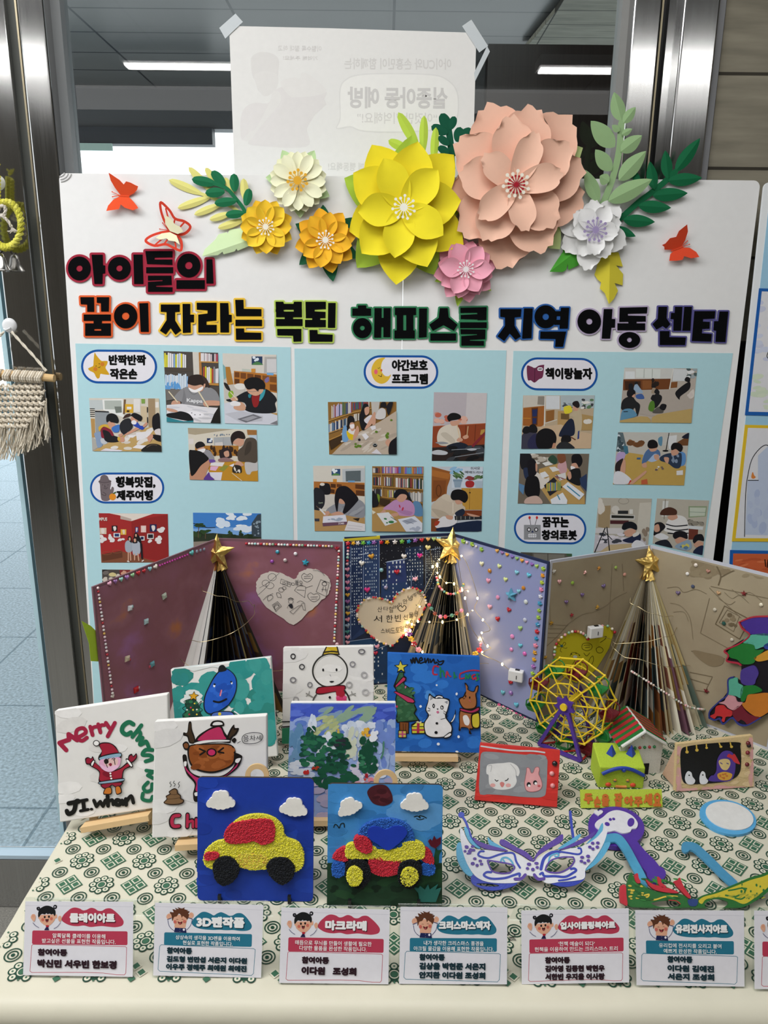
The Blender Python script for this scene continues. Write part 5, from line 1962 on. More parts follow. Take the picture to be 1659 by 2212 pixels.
photo('photo print of a boy in navy working beside a tripod at a table', PF, '695,415 1110,422 1078,820 655,842', '''
P b0a99c 650,405 1120,410 1085,830 645,850
P 9a8666 695,480 790,475 780,660 690,640
P c2bcb0 1015,455 1105,450 1100,700 990,690
D cfc9c0 700,450 735,520 4 24 34 3
D c9c4bc 820,480 850,530 3 28 28 4
O 8a8478 890,440 40 24 4
P 26282a 845,515 925,515 925,540 845,540
R d2d0ca 935 505 962 540
P c6c4c0 785,545 978,550 975,585 785,580
P 23241f 795,550 970,556 968,575 795,572
P 4a2226 785,590 930,592 925,620 785,618
P c9c4c4 670,650 900,650 880,700 670,690
P bcb6bc 665,700 1060,740 1070,825 660,830
D 3a3c44,d2ccd2 700,700 900,760 16 28 12 5
P b8a27c 780,780 960,770 1000,830 700,838
L 15161a 8 745,650 665,838
L 15161a 8 760,645 780,830
L 15161a 6 740,680 800,740
S c4957e 895,680 950,655 985,670 960,710 910,715
S 10121a 875,650 895,610 950,600 990,625 990,665 940,650 895,665
S 1d2440 880,745 940,720 1000,690 1024,710 1010,760 930,765
S cfcac4 960,700 1000,680 1010,700 970,720
S d6d6da 950,790 985,745 1040,760 1060,800 1000,820
D 8a7a6a 1040,650 1080,740 6 16 24 8
''')
photo('photo print of a teacher in a striped white sweater helping two boys', PF, '1150,420 1556,436 1502,862 1115,770', '''
P b3ada0 1110,410 1562,425 1510,870 1105,780
P d0d0cc 1195,440 1240,440 1225,560 1185,560
L 7a7468 6 1215,430 1205,580
P 8a9a7a 1395,480 1540,480 1530,560 1395,570
P bcc4b4 1405,490 1530,492 1522,555 1405,560
L 8a9a8a 4 1405,525 1525,528
D 4a4440,8a8478 1400,595 1510,630 12 20 12 3
P 6a3428 1395,655 1470,660 1465,740 1395,740
P cfd2d4 1390,630 1510,640 1505,665 1390,655
S dad8d6 1205,660 1240,580 1300,550 1370,570 1395,640 1385,740 1320,700 1230,680
C 17181e 9 1222,620 1290,636 1385,628
C 17181e 9 1228,655 1300,668 1390,660
C 17181e 9 1235,690 1300,694 1392,690
S c4957e 1235,560 1290,540 1310,570 1270,590 1240,580
S 4a2c20 1172,540 1195,505 1250,488 1300,510 1300,545 1250,550 1190,550
S 17161a 1120,700 1130,620 1180,605 1215,640 1180,680 1150,705
S c4957e 1125,640 1160,620 1170,670 1135,680
S d6d6d8 1130,715 1180,690 1240,720 1200,745
S 1b1e2a 1140,760 1220,740 1260,780 1260,805 1150,785
S c4957e 1290,730 1340,720 1380,740 1340,770 1300,765
S 15131a 1272,710 1290,680 1340,672 1380,690 1385,735 1330,720 1290,735
S 8aa0b4 1290,790 1340,760 1400,745 1420,800 1380,825 1310,810
D c9c060,5a7a9a 1320,770 1400,810 8 14 12 6
S c4957e 1435,770 1480,750 1510,770 1490,800 1450,800
S 15131a 1428,745 1450,705 1500,700 1515,750 1470,745 1440,770
S 1c2540 1432,830 1470,795 1510,790 1500,860 1440,850
''')
photo('partly hidden grey photo print above the top corner where two books meet', PF, '88,838 488,850 486,960 86,960', '''
P 5a564e 80,830 495,840 495,970 80,970
P 4a463c 90,840 180,842 175,960 90,960
P 77736a 190,850 430,856 430,960 190,960
P 3a5a3c 445,850 490,852 490,872 446,868
L 3c3a34 5 300,850 300,960
''')

# ================================================================== FOLDED BOOK TREES
def colormat(name, stops, scale, detail=5, rough=.45, seed=0, spec=.35, dist=0.):
 """procedural mottled cover: noise through a colour ramp"""
 m, nt, b = newmat(name)
 tc = nt.nodes.new('ShaderNodeTexCoord')
 mp = nt.nodes.new('ShaderNodeMapping'); mp.inputs['Location'].default_value = (seed, seed * .7, 0)
 nz = nt.nodes.new('ShaderNodeTexNoise'); nz.inputs['Scale'].default_value = scale; nz.inputs['Detail'].default_value = detail
 nz.inputs['Distortion'].default_value = dist
 cr = nt.nodes.new('ShaderNodeValToRGB')
 while len(cr.color_ramp.elements) < len(stops):
  cr.color_ramp.elements.new(.5)
 for e, (p, c) in zip(cr.color_ramp.elements, stops):
  e.position = p; e.color = (*lin(c, 1.12), 1)
 nt.links.new(tc.outputs['Object'], mp.inputs[0]); nt.links.new(mp.outputs[0], nz.inputs['Vector'])
 nt.links.new(nz.outputs['Fac'], cr.inputs[0]); nt.links.new(cr.outputs[0], b.inputs['Base Color'])
 b.inputs['Roughness'].default_value = rough; b.inputs['Specular IOR Level'].default_value = spec
 MATS[name] = m


colormat('mauve_cover', [(.30, '966490'), (.40, '8c5a6c'), (.52, '865660'), (.60, '90606c'), (.66, 'ac6c4c'), (.72, 'bd7436')], 9, 4, seed=3.1)
colormat('tan_cover', [(.3, '94866f'), (.5, '9d9078'), (.7, 'a5987f')], 9, 5, .6)
colormat('lilac_cover', [(.3, '868cb4'), (.6, '8d93ba')], 5, 2, .35)

BH = .315
_GM = {}


def gemmesh(kind, col):
 key = (kind, col)
 if key in _GM:
  return _GM[key]
 b = MB(); c = lin(col, 1.15)
 if kind == 'pearl':
  b.ball((0, 0, .25), (.5, .5, .42), c, 10, 6)
 elif kind in ('heart', 'flower', 'star', 'square', 'round'):
  if kind == 'heart':
   out = [(.52 * (16 * math.sin(t) ** 3) / 16, .5 * (13 * math.cos(t) - 5 * math.cos(2 * t) - 2 * math.cos(3 * t) - math.cos(4 * t)) / 15 + .05) for t in [2 * math.pi * i / 20 for i in range(20)]][::-1]
  elif kind == 'flower':
   out = [((.42 + .12 * math.cos(5 * t)) * math.cos(t), (.42 + .12 * math.cos(5 * t)) * math.sin(t)) for t in [2 * math.pi * i / 25 for i in range(25)]]
  elif kind == 'star':
   out = [((.55 if i % 2 == 0 else .24) * math.cos(rad(90 + 36 * i)), (.55 if i % 2 == 0 else .24) * math.sin(rad(90 + 36 * i))) for i in range(10)]
  elif kind == 'square':
   out = [(-.45, -.45), (.45, -.45), (.45, .45), (-.45, .45)]
  else:
   out = ell(0, 0, .5, .5, n=10)
  n = len(out)
  V = [(x, y, .0) for x, y in out] + [(x * .92, y * .92, .16) for x, y in out] + [(x * .5, y * .5, .34) for x, y in out] + [(0, 0, .36)]
  Fc = []
  for k in range(2):
   Fc += [(k * n + i, k * n + (i + 1) % n, (k + 1) * n + (i + 1) % n, (k + 1) * n + i) for i in range(n)]
  Fc += [(2 * n + i, 2 * n + (i + 1) % n, 3 * n) for i in range(n)]
  b.add(V, Fc, c)
 _GM[key] = b.mesh(kind + '_gem', 'pearl' if kind in ('pearl', 'heart') else 'gem', kind in ('pearl', 'heart'))
 return _GM[key]


def gem(parent, pl, px, py, size, kind, col, d=.0004, rot=0):
 """one stuck-on gem; size in pixels"""
 a, c = pl.at(px, py)
 s = size * (pl.wp(px, py) - pl.wp(px, py + 1)).length * (.96)
 o = bpy.data.objects.new('pearl' if kind == 'pearl' else kind + '_gem', gemmesh(kind, col))
 return _put(o, parent, pl.M(a, c, d) @ Matrix.Rotation(rad(rot), 4, 'Z') @ Matrix.Scale(s, 4))


def line(p, q, n):
 return [(p[0] + (q[0] - p[0]) * i / (n - 1), p[1] + (q[1] - p[1]) * i / (n - 1)) for i in range(n)]


def TC(crop, p):
 return (crop[0] + p[0] * crop[2], crop[1] + p[1] * crop[2])


def gems(parent, pl, crop, pts, size, kinds, cols, seed=0, d=.0004):
 rn = random.Random(seed)
 for i, p in enumerate(pts):
  x, y = TC(crop, p)
  gem(parent, pl, x, y, size * crop[2] * (.9 + .2 * rn.random()), kinds[i % len(kinds)], cols[i % len(cols)] if seed == 0 else rn.choice(cols), d, rn.uniform(-20, 20))


TOP = Plane((0, 0, TT + BH), (1, 0, 0), (0, 1, 0))


def book(label, S_, L_, R_, matL, matR, rim, wR=None):
 s0, l0, r0 = (TOP.wp(*p) for p in (S_, L_, R_))
 if wR:
  r0 = s0 + (r0 - s0).normalized() * wR
 t = thing('book_tree', (s0.x, s0.y, TT), label, 'book', 'folded book trees')
 pls = []
 for a, b_, mat in ((l0, s0, matL), (s0, r0, matR)):
  pl = Plane((a.x, a.y, TT + .004), (b_.x - a.x, b_.y - a.y, 0), (0, 0, 1))
  w = (b_ - a).length
  b = MB(); b.box((w / 2, (BH - .004) / 2, -.0016), (w, BH - .004, .003), lin(rim))
  c = part('cover', b, 'print', t, pl.M())
  b = MB(); b.box((w / 2, (BH - .004) / 2, .00015), (w - .008, BH - .014, .0005), lin('999'))
  part('endpaper', b, mat, c, pl.M())
  pls.append(pl.off(.0006))
 return t, pls[0], pls[1], s0


def tree(t, s0, left, right, n, R, H, palettes, edge, seed, wide=False):
 edge = list(edge)
 """pages folded back on themselves into a half cone; one mesh per folded page"""
 rn = random.Random(seed)
 for k in range(n):
  f = k / (n - 1)
  ph = left + (right - left) * (f if not wide else (0, .11, .20)[k] if k < 3 else .20 + .80 * (k - 2) / (n - 3))
  Rk = R * (1 + .05 * rn.uniform(-1, 1))
  dph = abs(right - left) / n * (.46 if not wide or k > 1 else 1.1)
  pal = palettes[min(len(palettes) - 1, int(f * len(palettes)))]
  A = Vector((s0.x, s0.y, TT + H))
  C = Vector((s0.x + Rk * math.cos(ph), s0.y + Rk * math.sin(ph), TT + .005))
  b = MB(); nv = 16
  hs = [rn.random() for _ in range(40)]
  e0, e1 = rn.choice(edge), rn.choice(pal + edge)
  if wide and k < 2:
   e0 = e1 = 'd6d4cf'
  for sd in (-1, 1):
   D = Vector((s0.x + .30 * R * math.cos(ph + sd * dph * 2.0), s0.y + .30 * R * math.sin(ph + sd * dph * 2.0), TT + .005))
   V, Fc, Cc = [], [], []
   for j in range(nv + 1):
    v = j / nv
    Pc, Pd = A + (C - A) * v, A + (D - A) * v
    w = math.sin(math.pi * v) * .0012
    V += [Pc, Pc + (Pd - Pc) * .10, Pd]
   for j in range(nv):
    o = 3 * j
    Fc += [(o, o + 1, o + 4, o + 3), (o + 1, o + 2, o + 5, o + 4)]
    q = pal[int(hs[(j // 2) + (8 if sd > 0 else 0)] * len(pal))] if j / nv > .28 + .22 * hs[30] else pal[0]
    Cc += [lin(e0 if j / nv < .45 + .3 * hs[31] else e1, 1.15), lin(q, 1.1)]
   if sd > 0:
    Fc = [f_[::-1] for f_ in Fc]
   b.add(V, Fc, Cc)
  part('folded_page', b, 'print', t, world=True)


def star(t, s0, H, size, tilt=0, yaw=0):
 """foil star wrapped over the tip: five folded points, raised centre"""
 b = MB()
 P = [((size if i % 2 == 0 else size * .42) * math.cos(rad(90 + 36 * i)), (size if i % 2 == 0 else size * .42) * math.sin(rad(90 + 36 * i))) for i in range(10)]
 V = [(x, y, 0) for x, y in P] + [(0, 0, size * .28), (0, 0, -size * .28)]
 Fc = [(i, (i + 1) % 10, 10) for i in range(10)] + [((i + 1) % 10, i, 11) for i in range(10)]
 b.add(V, Fc, lin('e8b83a'))
 M = Matrix.Translation(Vector((s0.x, s0.y - .012, TT + H + .006))) @ Matrix.Rotation(rad(yaw), 4, 'Z') @ Matrix.Rotation(rad(78), 4, 'X') @ Matrix.Rotation(rad(tilt), 4, 'Z')
 part('foil_star', b, 'gold_foil', t, M)
 b = MB()
 for i in range(7):
  a = math.pi * (1.05 + .9 * i / 6)
  q = Vector((math.cos(a), math.sin(a), 0))
  o = Vector((s0.x, s0.y, TT + H))
  b.add([o + Vector((0, 0, .004)), o + q * .016 + Vector((0, 0, -.03)), o + Vector((math.cos(a + .42), math.sin(a + .42), 0)) * .018 + Vector((0, 0, -.026))], [(0, 1, 2)], lin('d8a838'))
 part('foil_skirt', b, 'gold_foil', t, world=True)


def paperheart(t, pl, crop, outline, col, art, th=.0006, name='paper_heart', label=None, gain=1.12):
 a = Art(crop, gain)
 a.run(art) if isinstance(art, str) else art(a)
 q = [TC(crop, p) for p in outline]
 b, M = a.mb(pl, .0012, .00003, back=(q, col, th))
 return part(name, b, 'paper', t, M, label=label)


def proj(p):
 """pixel at which a point of the room appears"""
 c = RM.transposed() @ (Vector(p) - CO)
 return 829.5 + F * c.x / -c.z, 1106 - F * c.y / -c.z


def cropcover(a, pl, s0, w):
 m = .004
 cropart(a, [proj(pl.w(x, y)) for x, y in ((m, m), (w - m, m), (w - m, BH - .012), (m, BH - .012))])


P1 = (180, 1120, .30139); P2 = (680, 1100, .3255); P3 = (1120, 1140, .3249); P8 = (530, 1140, .2592)
PEARL = ['e8dcd8', 'd9a8b0', 'b04858', 'd8b060', 'b8c8c8', 'e0d0c8', 'c890a0', '8ab098']
# ---------------------------------------------------------------- purple book, left
t1, l1, r1, s1 = book('purple mauve book folded into a tree, leftmost, its covers edged with pearls', (470, 1163), (200, 1268), (740, 1171), 'mauve_cover', 'mauve_cover', '7a5560')
gems(t1, l1, P1, line((100, 497), (204, 1250), 31), 20, ['pearl'], ['e8d0d0', 'b0303c', 'd8c0c8', 'e0dcd8', 'd8b060', 'd8c0c8', 'c8a0b8', 'd8d4d4', 'd0ccd0'])
gems(t1, l1, P1, [(208, 1274)], 30, ['heart'], ['c8bcb4'])
gems(t1, l1, P1, line((186, 467), (515, 346), 9), 36, ['heart'], ['d8a0b8', '8c6098', '8ac0b4', 'a070b0', '8ab888', 'b01c28', 'b01c28', '8cc0c8', 'd8d0c4'])
gems(t1, l1, P1, line((545, 336), (742, 260), 12), 16, ['pearl'], ['c040a0', 'b03090'])
gems(t1, l1, P1, [(774, 247)], 40, ['heart'], ['58a8a8'])
gems(t1, l1, P1, [(812, 235), (838, 228), (864, 220)], 24, ['round'], ['9098a8', '8890a0'])
gems(t1, l1, P1, [(578, 556), (332, 642), (448, 738), (312, 1004), (492, 1044), (376, 1226)], 44, ['square'], ['a8b0a0', 'c8ccd0', '9cb4b8', 'b8a890', '5c9098', 'a81820'])
gems(t1, l1, P1, [(348, 632), (330, 1012), (475, 1062), (394, 1215)], 22, ['square'], ['88b8b8', 'a01c30', 'b04858', 'b0a0a8'])
gems(t1, r1, P8, line((10, 130), (722, 153), 30), 22, ['pearl'], ['b02030', 'e4dcd8', 'e0d8d4', '98c8c8', 'e4c8cc', 'b02030', 'e4dcd8', 'd8b060', 'e8c8d0', '8cb090'])
gems(t1, r1, P8, [(764, 170)], 40, ['star'], ['a01828'])
gems(t1, r1, P8, line((781, 192), (742, 942), 31), 21, ['pearl'], ['e4dcd8', 'b02030', 'e0d8d4', '98c8c8', 'e4c8cc', 'e0b860', 'e4dcd8', 'd8a0b0'])
gems(t1, r1, P8, [(268, 200), (418, 216), (222, 280), (332, 270), (764, 970)], 32, ['round'], ['2a90a8', 'd8d4d8', '9040a0', 'b8a8a8', 'd0a8b0'])
gems(t1, r1, P8, [(502, 288)], 52, ['flower'], ['2a90a8'])
rag = lambda pts, k, n=4: [(x + k * ((i * 7) % 5 - 2) * .5, y + k * ((i * 11) % 5 - 2) * .5) for i, (x, y) in enumerate(spline(pts, True, n))]
H1 = rag(poly('412,430 440,385 490,350 545,340 600,350 660,385 705,430 708,500 690,550 620,620 530,700 400,805 290,735 200,680 130,600 95,530 92,470 110,420 160,378 220,365 290,375 350,400'), 4)
paperheart(t1, r1, P8, H1, 'cfc6be', '''
C 3a3a3e 3 120,500 200,450 285,375
C 3a3a3e 3 105,560 150,520 190,480
O 3a3a3e 170,460 30 26 3
O 3a3a3e 225,410 34 30 3
O 3a3a3e 205,480 34 26 3
Q 3a3a3e 3 300,425 385,458 372,492 292,460
M 3a3a3e 312 440 372 478 0 6 메리
O 3a3a3e 398,468 14 10 3
Q 3a3a3e 3 432,490 470,475 505,492 495,580 410,520
L 3a3a3e 3 430,515 495,520
L 3a3a3e 3 500,500 560,480
K 3a3a3e 3 515,450 480,430 470,400 490,378 515,392 540,380 562,400 550,430
L 3a3a3e 3 490,405 545,400
L 3a3a3e 3 490,420 545,418
Q 3a3a3e 3 628,430 700,455 672,570 590,530
O 3a3a3e 660,465 20 16 4
C 2a2a2e 6 648,452 662,446 680,460
L 3a3a3e 3 650,490 640,530
L 3a3a3e 3 670,490 672,530
L 3a3a3e 3 635,510 680,515
K 3a3a3e 3 568,612 535,592 520,560 545,538 570,552 600,545 622,570 605,600
L 3a3a3e 3 545,575 605,572
L 3a3a3e 3 550,592 600,590
O 3a3a3e 300,515 22 18 3
O 3a3a3e 325,500 16 14 3
K 3a3a3e 3 262,540 290,545 300,578 285,575 270,575
C 3a3a3e 3 150,600 180,570 210,555 232,545
K 3a3a3e 3 185,580 200,560 225,560 230,580 210,600 190,605
Q 3a3a3e 3 225,640 270,612 302,650 255,694
Q 3a3a3e 3 238,642 268,626 286,650 252,680
C 3a3a3e 3 240,660 260,640 282,648
O 3a3a3e 380,612 20 18 3
S 2e2e34 362,640 390,632 398,662 380,668
C 2a2a2e 6 358,592 380,582 402,592
L 3a3a3e 3 362,640 350,665
Q 3a3a3e 3 440,650 470,640 400,715 372,695
Q 3a3a3e 3 470,630 495,625 502,685 485,680
C 3a3a3e 3 432,620 460,605 490,620
M 3a3a3e 415 420 480 470 0 20 오늘
C 55555a 3 565,352 600,352 640,370 660,395
''')
tree(t1, s1, rad(233), rad(325), 15, .162, .285, [['c9c9c6', 'd0cfcb', 'c4c2bd'], ['15151a', '0f1016', '2a3450'], ['14141a', '242c40', '3a3428'], ['241c18', '5a4428', '30304c'], ['3a2a20', '6a5028', '282038']], ('6a645c', '2a2622', '3a4250', '8a7c50', '4a4038'), 5, True)
for a0, a1, c in ((236, 249, 'd2d0cc'), (250, 262, 'dad8d4')):
 b = MB()
 P_ = [Vector((s1.x, s1.y, TT + .283))] + [Vector((s1.x + .162 * r * math.cos(rad(a)), s1.y + .162 * r * math.sin(rad(a)), TT + .005)) for a, r in ((a0, 1.0), (a1, .97))]
 b.sheet(lambda u, v: tuple(P_[0].lerp(P_[1].lerp(P_[2], u), v) + Vector((0, -.006 * math.sin(math.pi * u) * v, 0))), 6, 10, lin(c, 1.15))
 part('blank_page', b, 'paper', t1, world=True, smooth=True, label='plain white page')
star(t1, s1, .285, .036, 0, -4)
b, M = slabmb(l1.off(-.006), [[(176, 1341), (196, 1352), (212, 1368), (236, 1380), (240, 1430), (196, 1428), (192, 1390)]], 0, .0005, 'a9c63c')
part('paper_leaf', b, 'paper', None, M, label='lime green paper scrap sticking out behind the purple book', cat='paper leaf', group='paper leaves around the flowers')
# ---------------------------------------------------------------- night city book, middle
t2_, l2, r2, s2 = book('navy and lilac book folded into a tree, wrapped in lit fairy lights', (975, 1152), (744, 1161), (1186, 1214), 'print', 'lilac_cover', '1f2a4c')
ar = Art(P2, 1.12)
ar.run('''
P 232c44 200,205 900,160 900,1240 200,1240
P 1a1c26 430,190 870,170 870,420 700,520 430,560
P 2c3f6a 200,230 430,200 430,760 200,900
P 22345c 240,250 320,240 320,780 240,860
P 30456f 330,240 420,225 420,720 330,780
P 28406c 440,470 640,420 640,560 540,600 440,600
P 2c3c70 475,350 600,330 610,480 480,500
P 34427a 490,345 590,330 590,345 490,362
P 1f3050 600,260 720,240 720,520 640,560 610,480
P 1c2438 735,270 830,255 840,560 735,580
P 24456c 200,880 480,840 480,1240 200,1240
P 1d3a60 330,960 480,900 480,1130 380,1130
D e6eaf4 440,200 860,420 60 1.6 1.6 3
D d8deea 210,240 860,300 24 1.4 1.4 4
D c8d0e8 640,430 860,620 40 2 2 5
''')
rn = random.Random(4)
fs = []
for (x0, x1, y0, y1, sx, sy, w, h, p) in ((245, 318, 262, 770, 15, 20, 6, 9, .75), (335, 418, 250, 720, 14, 21, 6, 10, .8), (205, 240, 300, 850, 14, 24, 5, 10, .5), (450, 630, 485, 590, 22, 26, 7, 11, .5), (490, 600, 365, 470, 24, 30, 9, 16, .6), (612, 715, 270, 500, 17, 22, 5, 9, .7), (742, 830, 285, 560, 14, 15, 4, 6, .7), (210, 470, 905, 1180, 26, 28, 7, 12, .5)):
 x = x0
 while x < x1:
  y = y0
  while y < y1:
   if rn.random() < p:
    k = (x - 200) * -.06
    fs.append([(x, y + k), (x + w, y + k - .5), (x + w, y + h + k), (x, y + h + k)])
   y += sy
  x += sx
for i in range(0, len(fs), 60):
 ar.fill(('c4d0dc', 'd4dce4', 'a8bcd0')[i // 60 % 3], fs[i:i + 60])
ar.run('''
L 9fb4d8 3 240,250 238,860
L 9fb4d8 3 322,245 322,780
L 8fa8d0 3 428,205 428,760
L b8c8e4 3 470,352 600,332
L b8c8e4 4 480,348 610,326
L 8fa8d0 3 640,420 640,560
L a8bcdc 3 200,880 470,842
L c8d4e8 4 280,665 205,690
L c8d4e8 4 300,300 355,292
L 9fb4d8 3 735,272 832,256
L 9fb4d8 2 735,272 735,580
L 9fb4d8 4 330,962 480,900
L c8d4e8 3 250,330 300,325
''')
cropcover(ar, l2, s2, (Vector((l2.o.x, l2.o.y, 0)) - Vector((s2.x, s2.y, 0))).length)
b, M = ar.mb(l2, .0001, .00002)
part('city_print', b, 'print', t2_, M)
b, M = slabmb(l2, [[TC(P2, p) for p in ((190, 198), (432, 178), (432, 196), (190, 212))]], -.004, .0006, 'dcc934')
part('tape_edge', b, 'plastic', t2_, M, label='yellow tape along the top edge')
FC = ['c01c28', 'd8a020', 'd0c8c4', '70b03c', '2888a8', '8a58a0']
gems(t2_, l2, P8, [(855, 130), (900, 128), (938, 128), (982, 126), (1028, 126), (1072, 122), (1132, 120), (1182, 120), (1246, 118), (1305, 114), (1362, 114), (1416, 104)], 40, ['flower'], FC)
gems(t2_, l2, P8, [(1470, 102), (1522, 96), (1570, 94), (1612, 92)], 36, ['heart'], ['c01c28', 'e8a858', 'a8c878', '98c8c8'])
gems(t2_, l2, P8, line((856, 165), (848, 300), 6), 24, ['pearl'], ['c02838', 'd8a8b0', 'e0d8d4', '98c0b0'])
gems(t2_, l2, P8, [(850, 348), (850, 402), (850, 456), (850, 508), (852, 560), (852, 616), (854, 664), (853, 714), (853, 766), (852, 816), (850, 868), (852, 912), (850, 956), (1085, 1045), (1100, 990)], 38, ['heart'], ['d890a8', 'd07890', 'd888a8', 'd07898', 'd0a030', '905890', '889088', 'd0a030', 'd08090', '8898a8', '3c8078', 'd890a0', 'd898a8', 'b01c38', 'd890a0'])
gems(t2_, l2, P8, [(1050, 238), (1320, 238), (1452, 232), (968, 296), (1262, 368), (1014, 518), (1415, 428), (1520, 165)], 46, ['heart'], ['c89028', 'e4dcd4', 'd02888', 'e4e0d8', 'b81828', 'd02878', 'e8a8b8', 'e8d890'])
gems(t2_, l2, P8, [(1133, 352), (1170, 496)], 34, ['round'], ['80b0b8', '9890b0'])
H2 = rag(poly('1218,618 1245,570 1290,530 1350,505 1410,500 1460,525 1495,570 1500,640 1470,720 1420,790 1360,850 1300,905 1225,975 1150,960 1080,925 1020,870 960,800 930,730 930,680 950,640 990,600 1050,580 1120,582 1180,600'), 3)
def heart2(a):
 a.run('''
K 26221f 6 1305,695 1280,685 1275,660 1295,648 1308,662 1322,645 1338,660 1330,682
C 26221f 3 1385,560 1440,530 1470,510
C 26221f 4 1420,640 1450,660 1470,650
''')
 for q in ((1100, 655, 1140, 700, '산'), (1150, 655, 1190, 690, '타'), (1195, 655, 1235, 705, '할'), (1235, 640, 1268, 678, '버'), (1268, 622, 1300, 655, '지'), (1312, 592, 1350, 632, '안'), (1352, 562, 1392, 605, '녕'), (1398, 545, 1426, 578, '하'), (1426, 528, 1456, 560, '세'), (1456, 540, 1486, 572, '요'),
     (1068, 728, 1138, 785, '서'), (1172, 725, 1228, 785, '한'), (1245, 720, 1295, 780, '빈'), (1315, 720, 1352, 765, '선'), (1362, 705, 1400, 750, '물'), (1405, 690, 1440, 735, '은'), (1128, 838, 1162, 872, '스'), (1170, 835, 1205, 878, '비'), (1212, 832, 1245, 875, '드'), (1250, 828, 1285, 870, '토'), (1285, 818, 1322, 860, '일'), (1330, 795, 1368, 840, '레'), (1372, 765, 1412, 808, '일')):
  a.text('26221f', *q, .0)
paperheart(t2_, l2, P8, H2, 'd8cab4', heart2)
hb = [H2[int(i * len(H2) / 62)] for i in range(62)]
gems(t2_, l2, P8, hb, 21, ['pearl'], ['e0d8d0', 'c02838', 'c02838', 'd0a848', 'b02030', '98b8b0', 'e4c0c4', 'd8b050', 'e0d8d4'], d=.0016)
gems(t2_, r2, P2, [(988, 212), (1046, 232), (1108, 266)], 36, ['flower'], ['90b83c', '98b840', '90b83c'])
gems(t2_, r2, P2, [(1014, 220), (1075, 245)], 18, ['pearl'], ['d8d4d0'])
gems(t2_, r2, P2, line((1212, 276), (1475, 378), 9), 28, ['heart'], ['d8a050', '9068a0', 'd89830', '7860a8', '88b060', 'd89830', 'd890b0', '8858a8', '98b858'])
gems(t2_, r2, P2, [(1518, 395)] + line((1514, 440), (1448, 1090), 15), 34, ['flower'], ['98b840', 'd89020', 'a8b838', 'd880a0', 'c8c8d0', '3888a8', '90b040', '90b040', '3888b0', 'b81828', '2888b0', 'd88098', 'c89028', 'd09828', '9860a8'])
gems(t2_, r2, P2, [(1110, 362), (1226, 378), (1342, 420), (1422, 438), (1268, 466), (1154, 474), (1356, 545), (1290, 668), (1216, 728), (1366, 790), (1366, 905), (1164, 648), (1300, 1148), (1250, 1216), (1340, 1298)], 34, ['heart'], ['d8d4b0', 'c8d090', '78b8c8', '58b0c8', 'c8d088', 'd890a8', '78b0c0', 'b01828', 'b01020', '98b870', '58b0c0', 'd8a0b0', 'b01020', '60a8b8', '58a8c0'])
gems(t2_, r2, P2, [(1162, 408), (1386, 522), (1216, 584), (1402, 614), (1396, 734), (1312, 844), (1306, 930), (1394, 958), (1302, 1218)], 30, ['round'], ['b87828', 'b87828', 'd890b0', 'c8ccc8', 'b0b4c0', 'd888b8', 'd080b0', 'c860a8', '9068b0'])
gems(t2_, r2, P2, [(1310, 568)], 80, ['star'], ['5898b0'])
gems(t2_, r2, P2, line((1225, 1300), (1395, 1388), 7), 26, ['round'], ['c04878', 'c86888'])
tree(t2_, s2, rad(208), rad(300), 18, .128, .288, [['c8bca8', 'b8a890', '8a7a64'], ['3a3a40', '15151a', 'b8b0a0'], ['16161a', '5a6470', 'c8bea8'], ['14141a', '242830', '6a6450'], ['1c1c1e', '3a382c', '101014'], ['d8d2c4', 'c8c0ac', 'e0dacc']], ('d8ccb0', 'c8c0a8', '8a8470', '3a4048', 'd0c4a0', 'a89c80', '2a3038'), 9)
star(t2_, s2, .288, .036, -4, 0)
# ---------------------------------------------------------------- tan picture book, right
t3, l3, r3, s3 = book('tan sketched book folded into a tree, rightmost of the three, with a yellow paper heart', (1405, 1178), (1190, 1211), (1659, 1240), 'tan_cover', 'tan_cover', 'c4c6d2', .252)
ar = Art(P3, 1.0)
LC = '7d6f58'
ar.run('''
C 7d6f58 4 150,820 260,720 330,640
C 8a7c64 3 200,250 205,420 212,640
C 8a7c64 3 622,240 615,400 600,640
C 8a7c64 3 690,240 700,420
C 8a7c64 3 330,640 420,580 500,560 580,520 640,470 720,430
C 8a7c64 3 160,640 330,650
C 8a7c64 3 160,670 310,672
C 8a7c64 3 160,700 290,700
C 8a7c64 3 160,730 265,730
''')
cropcover(ar, l3, s3, (Vector((l3.o.x, l3.o.y, 0)) - Vector((s3.x, s3.y, 0))).length)
b, M = ar.mb(l3, .0001, .00002); part('sketch_print', b, 'print', t3, M)
ar = Art(P3, 1.0)
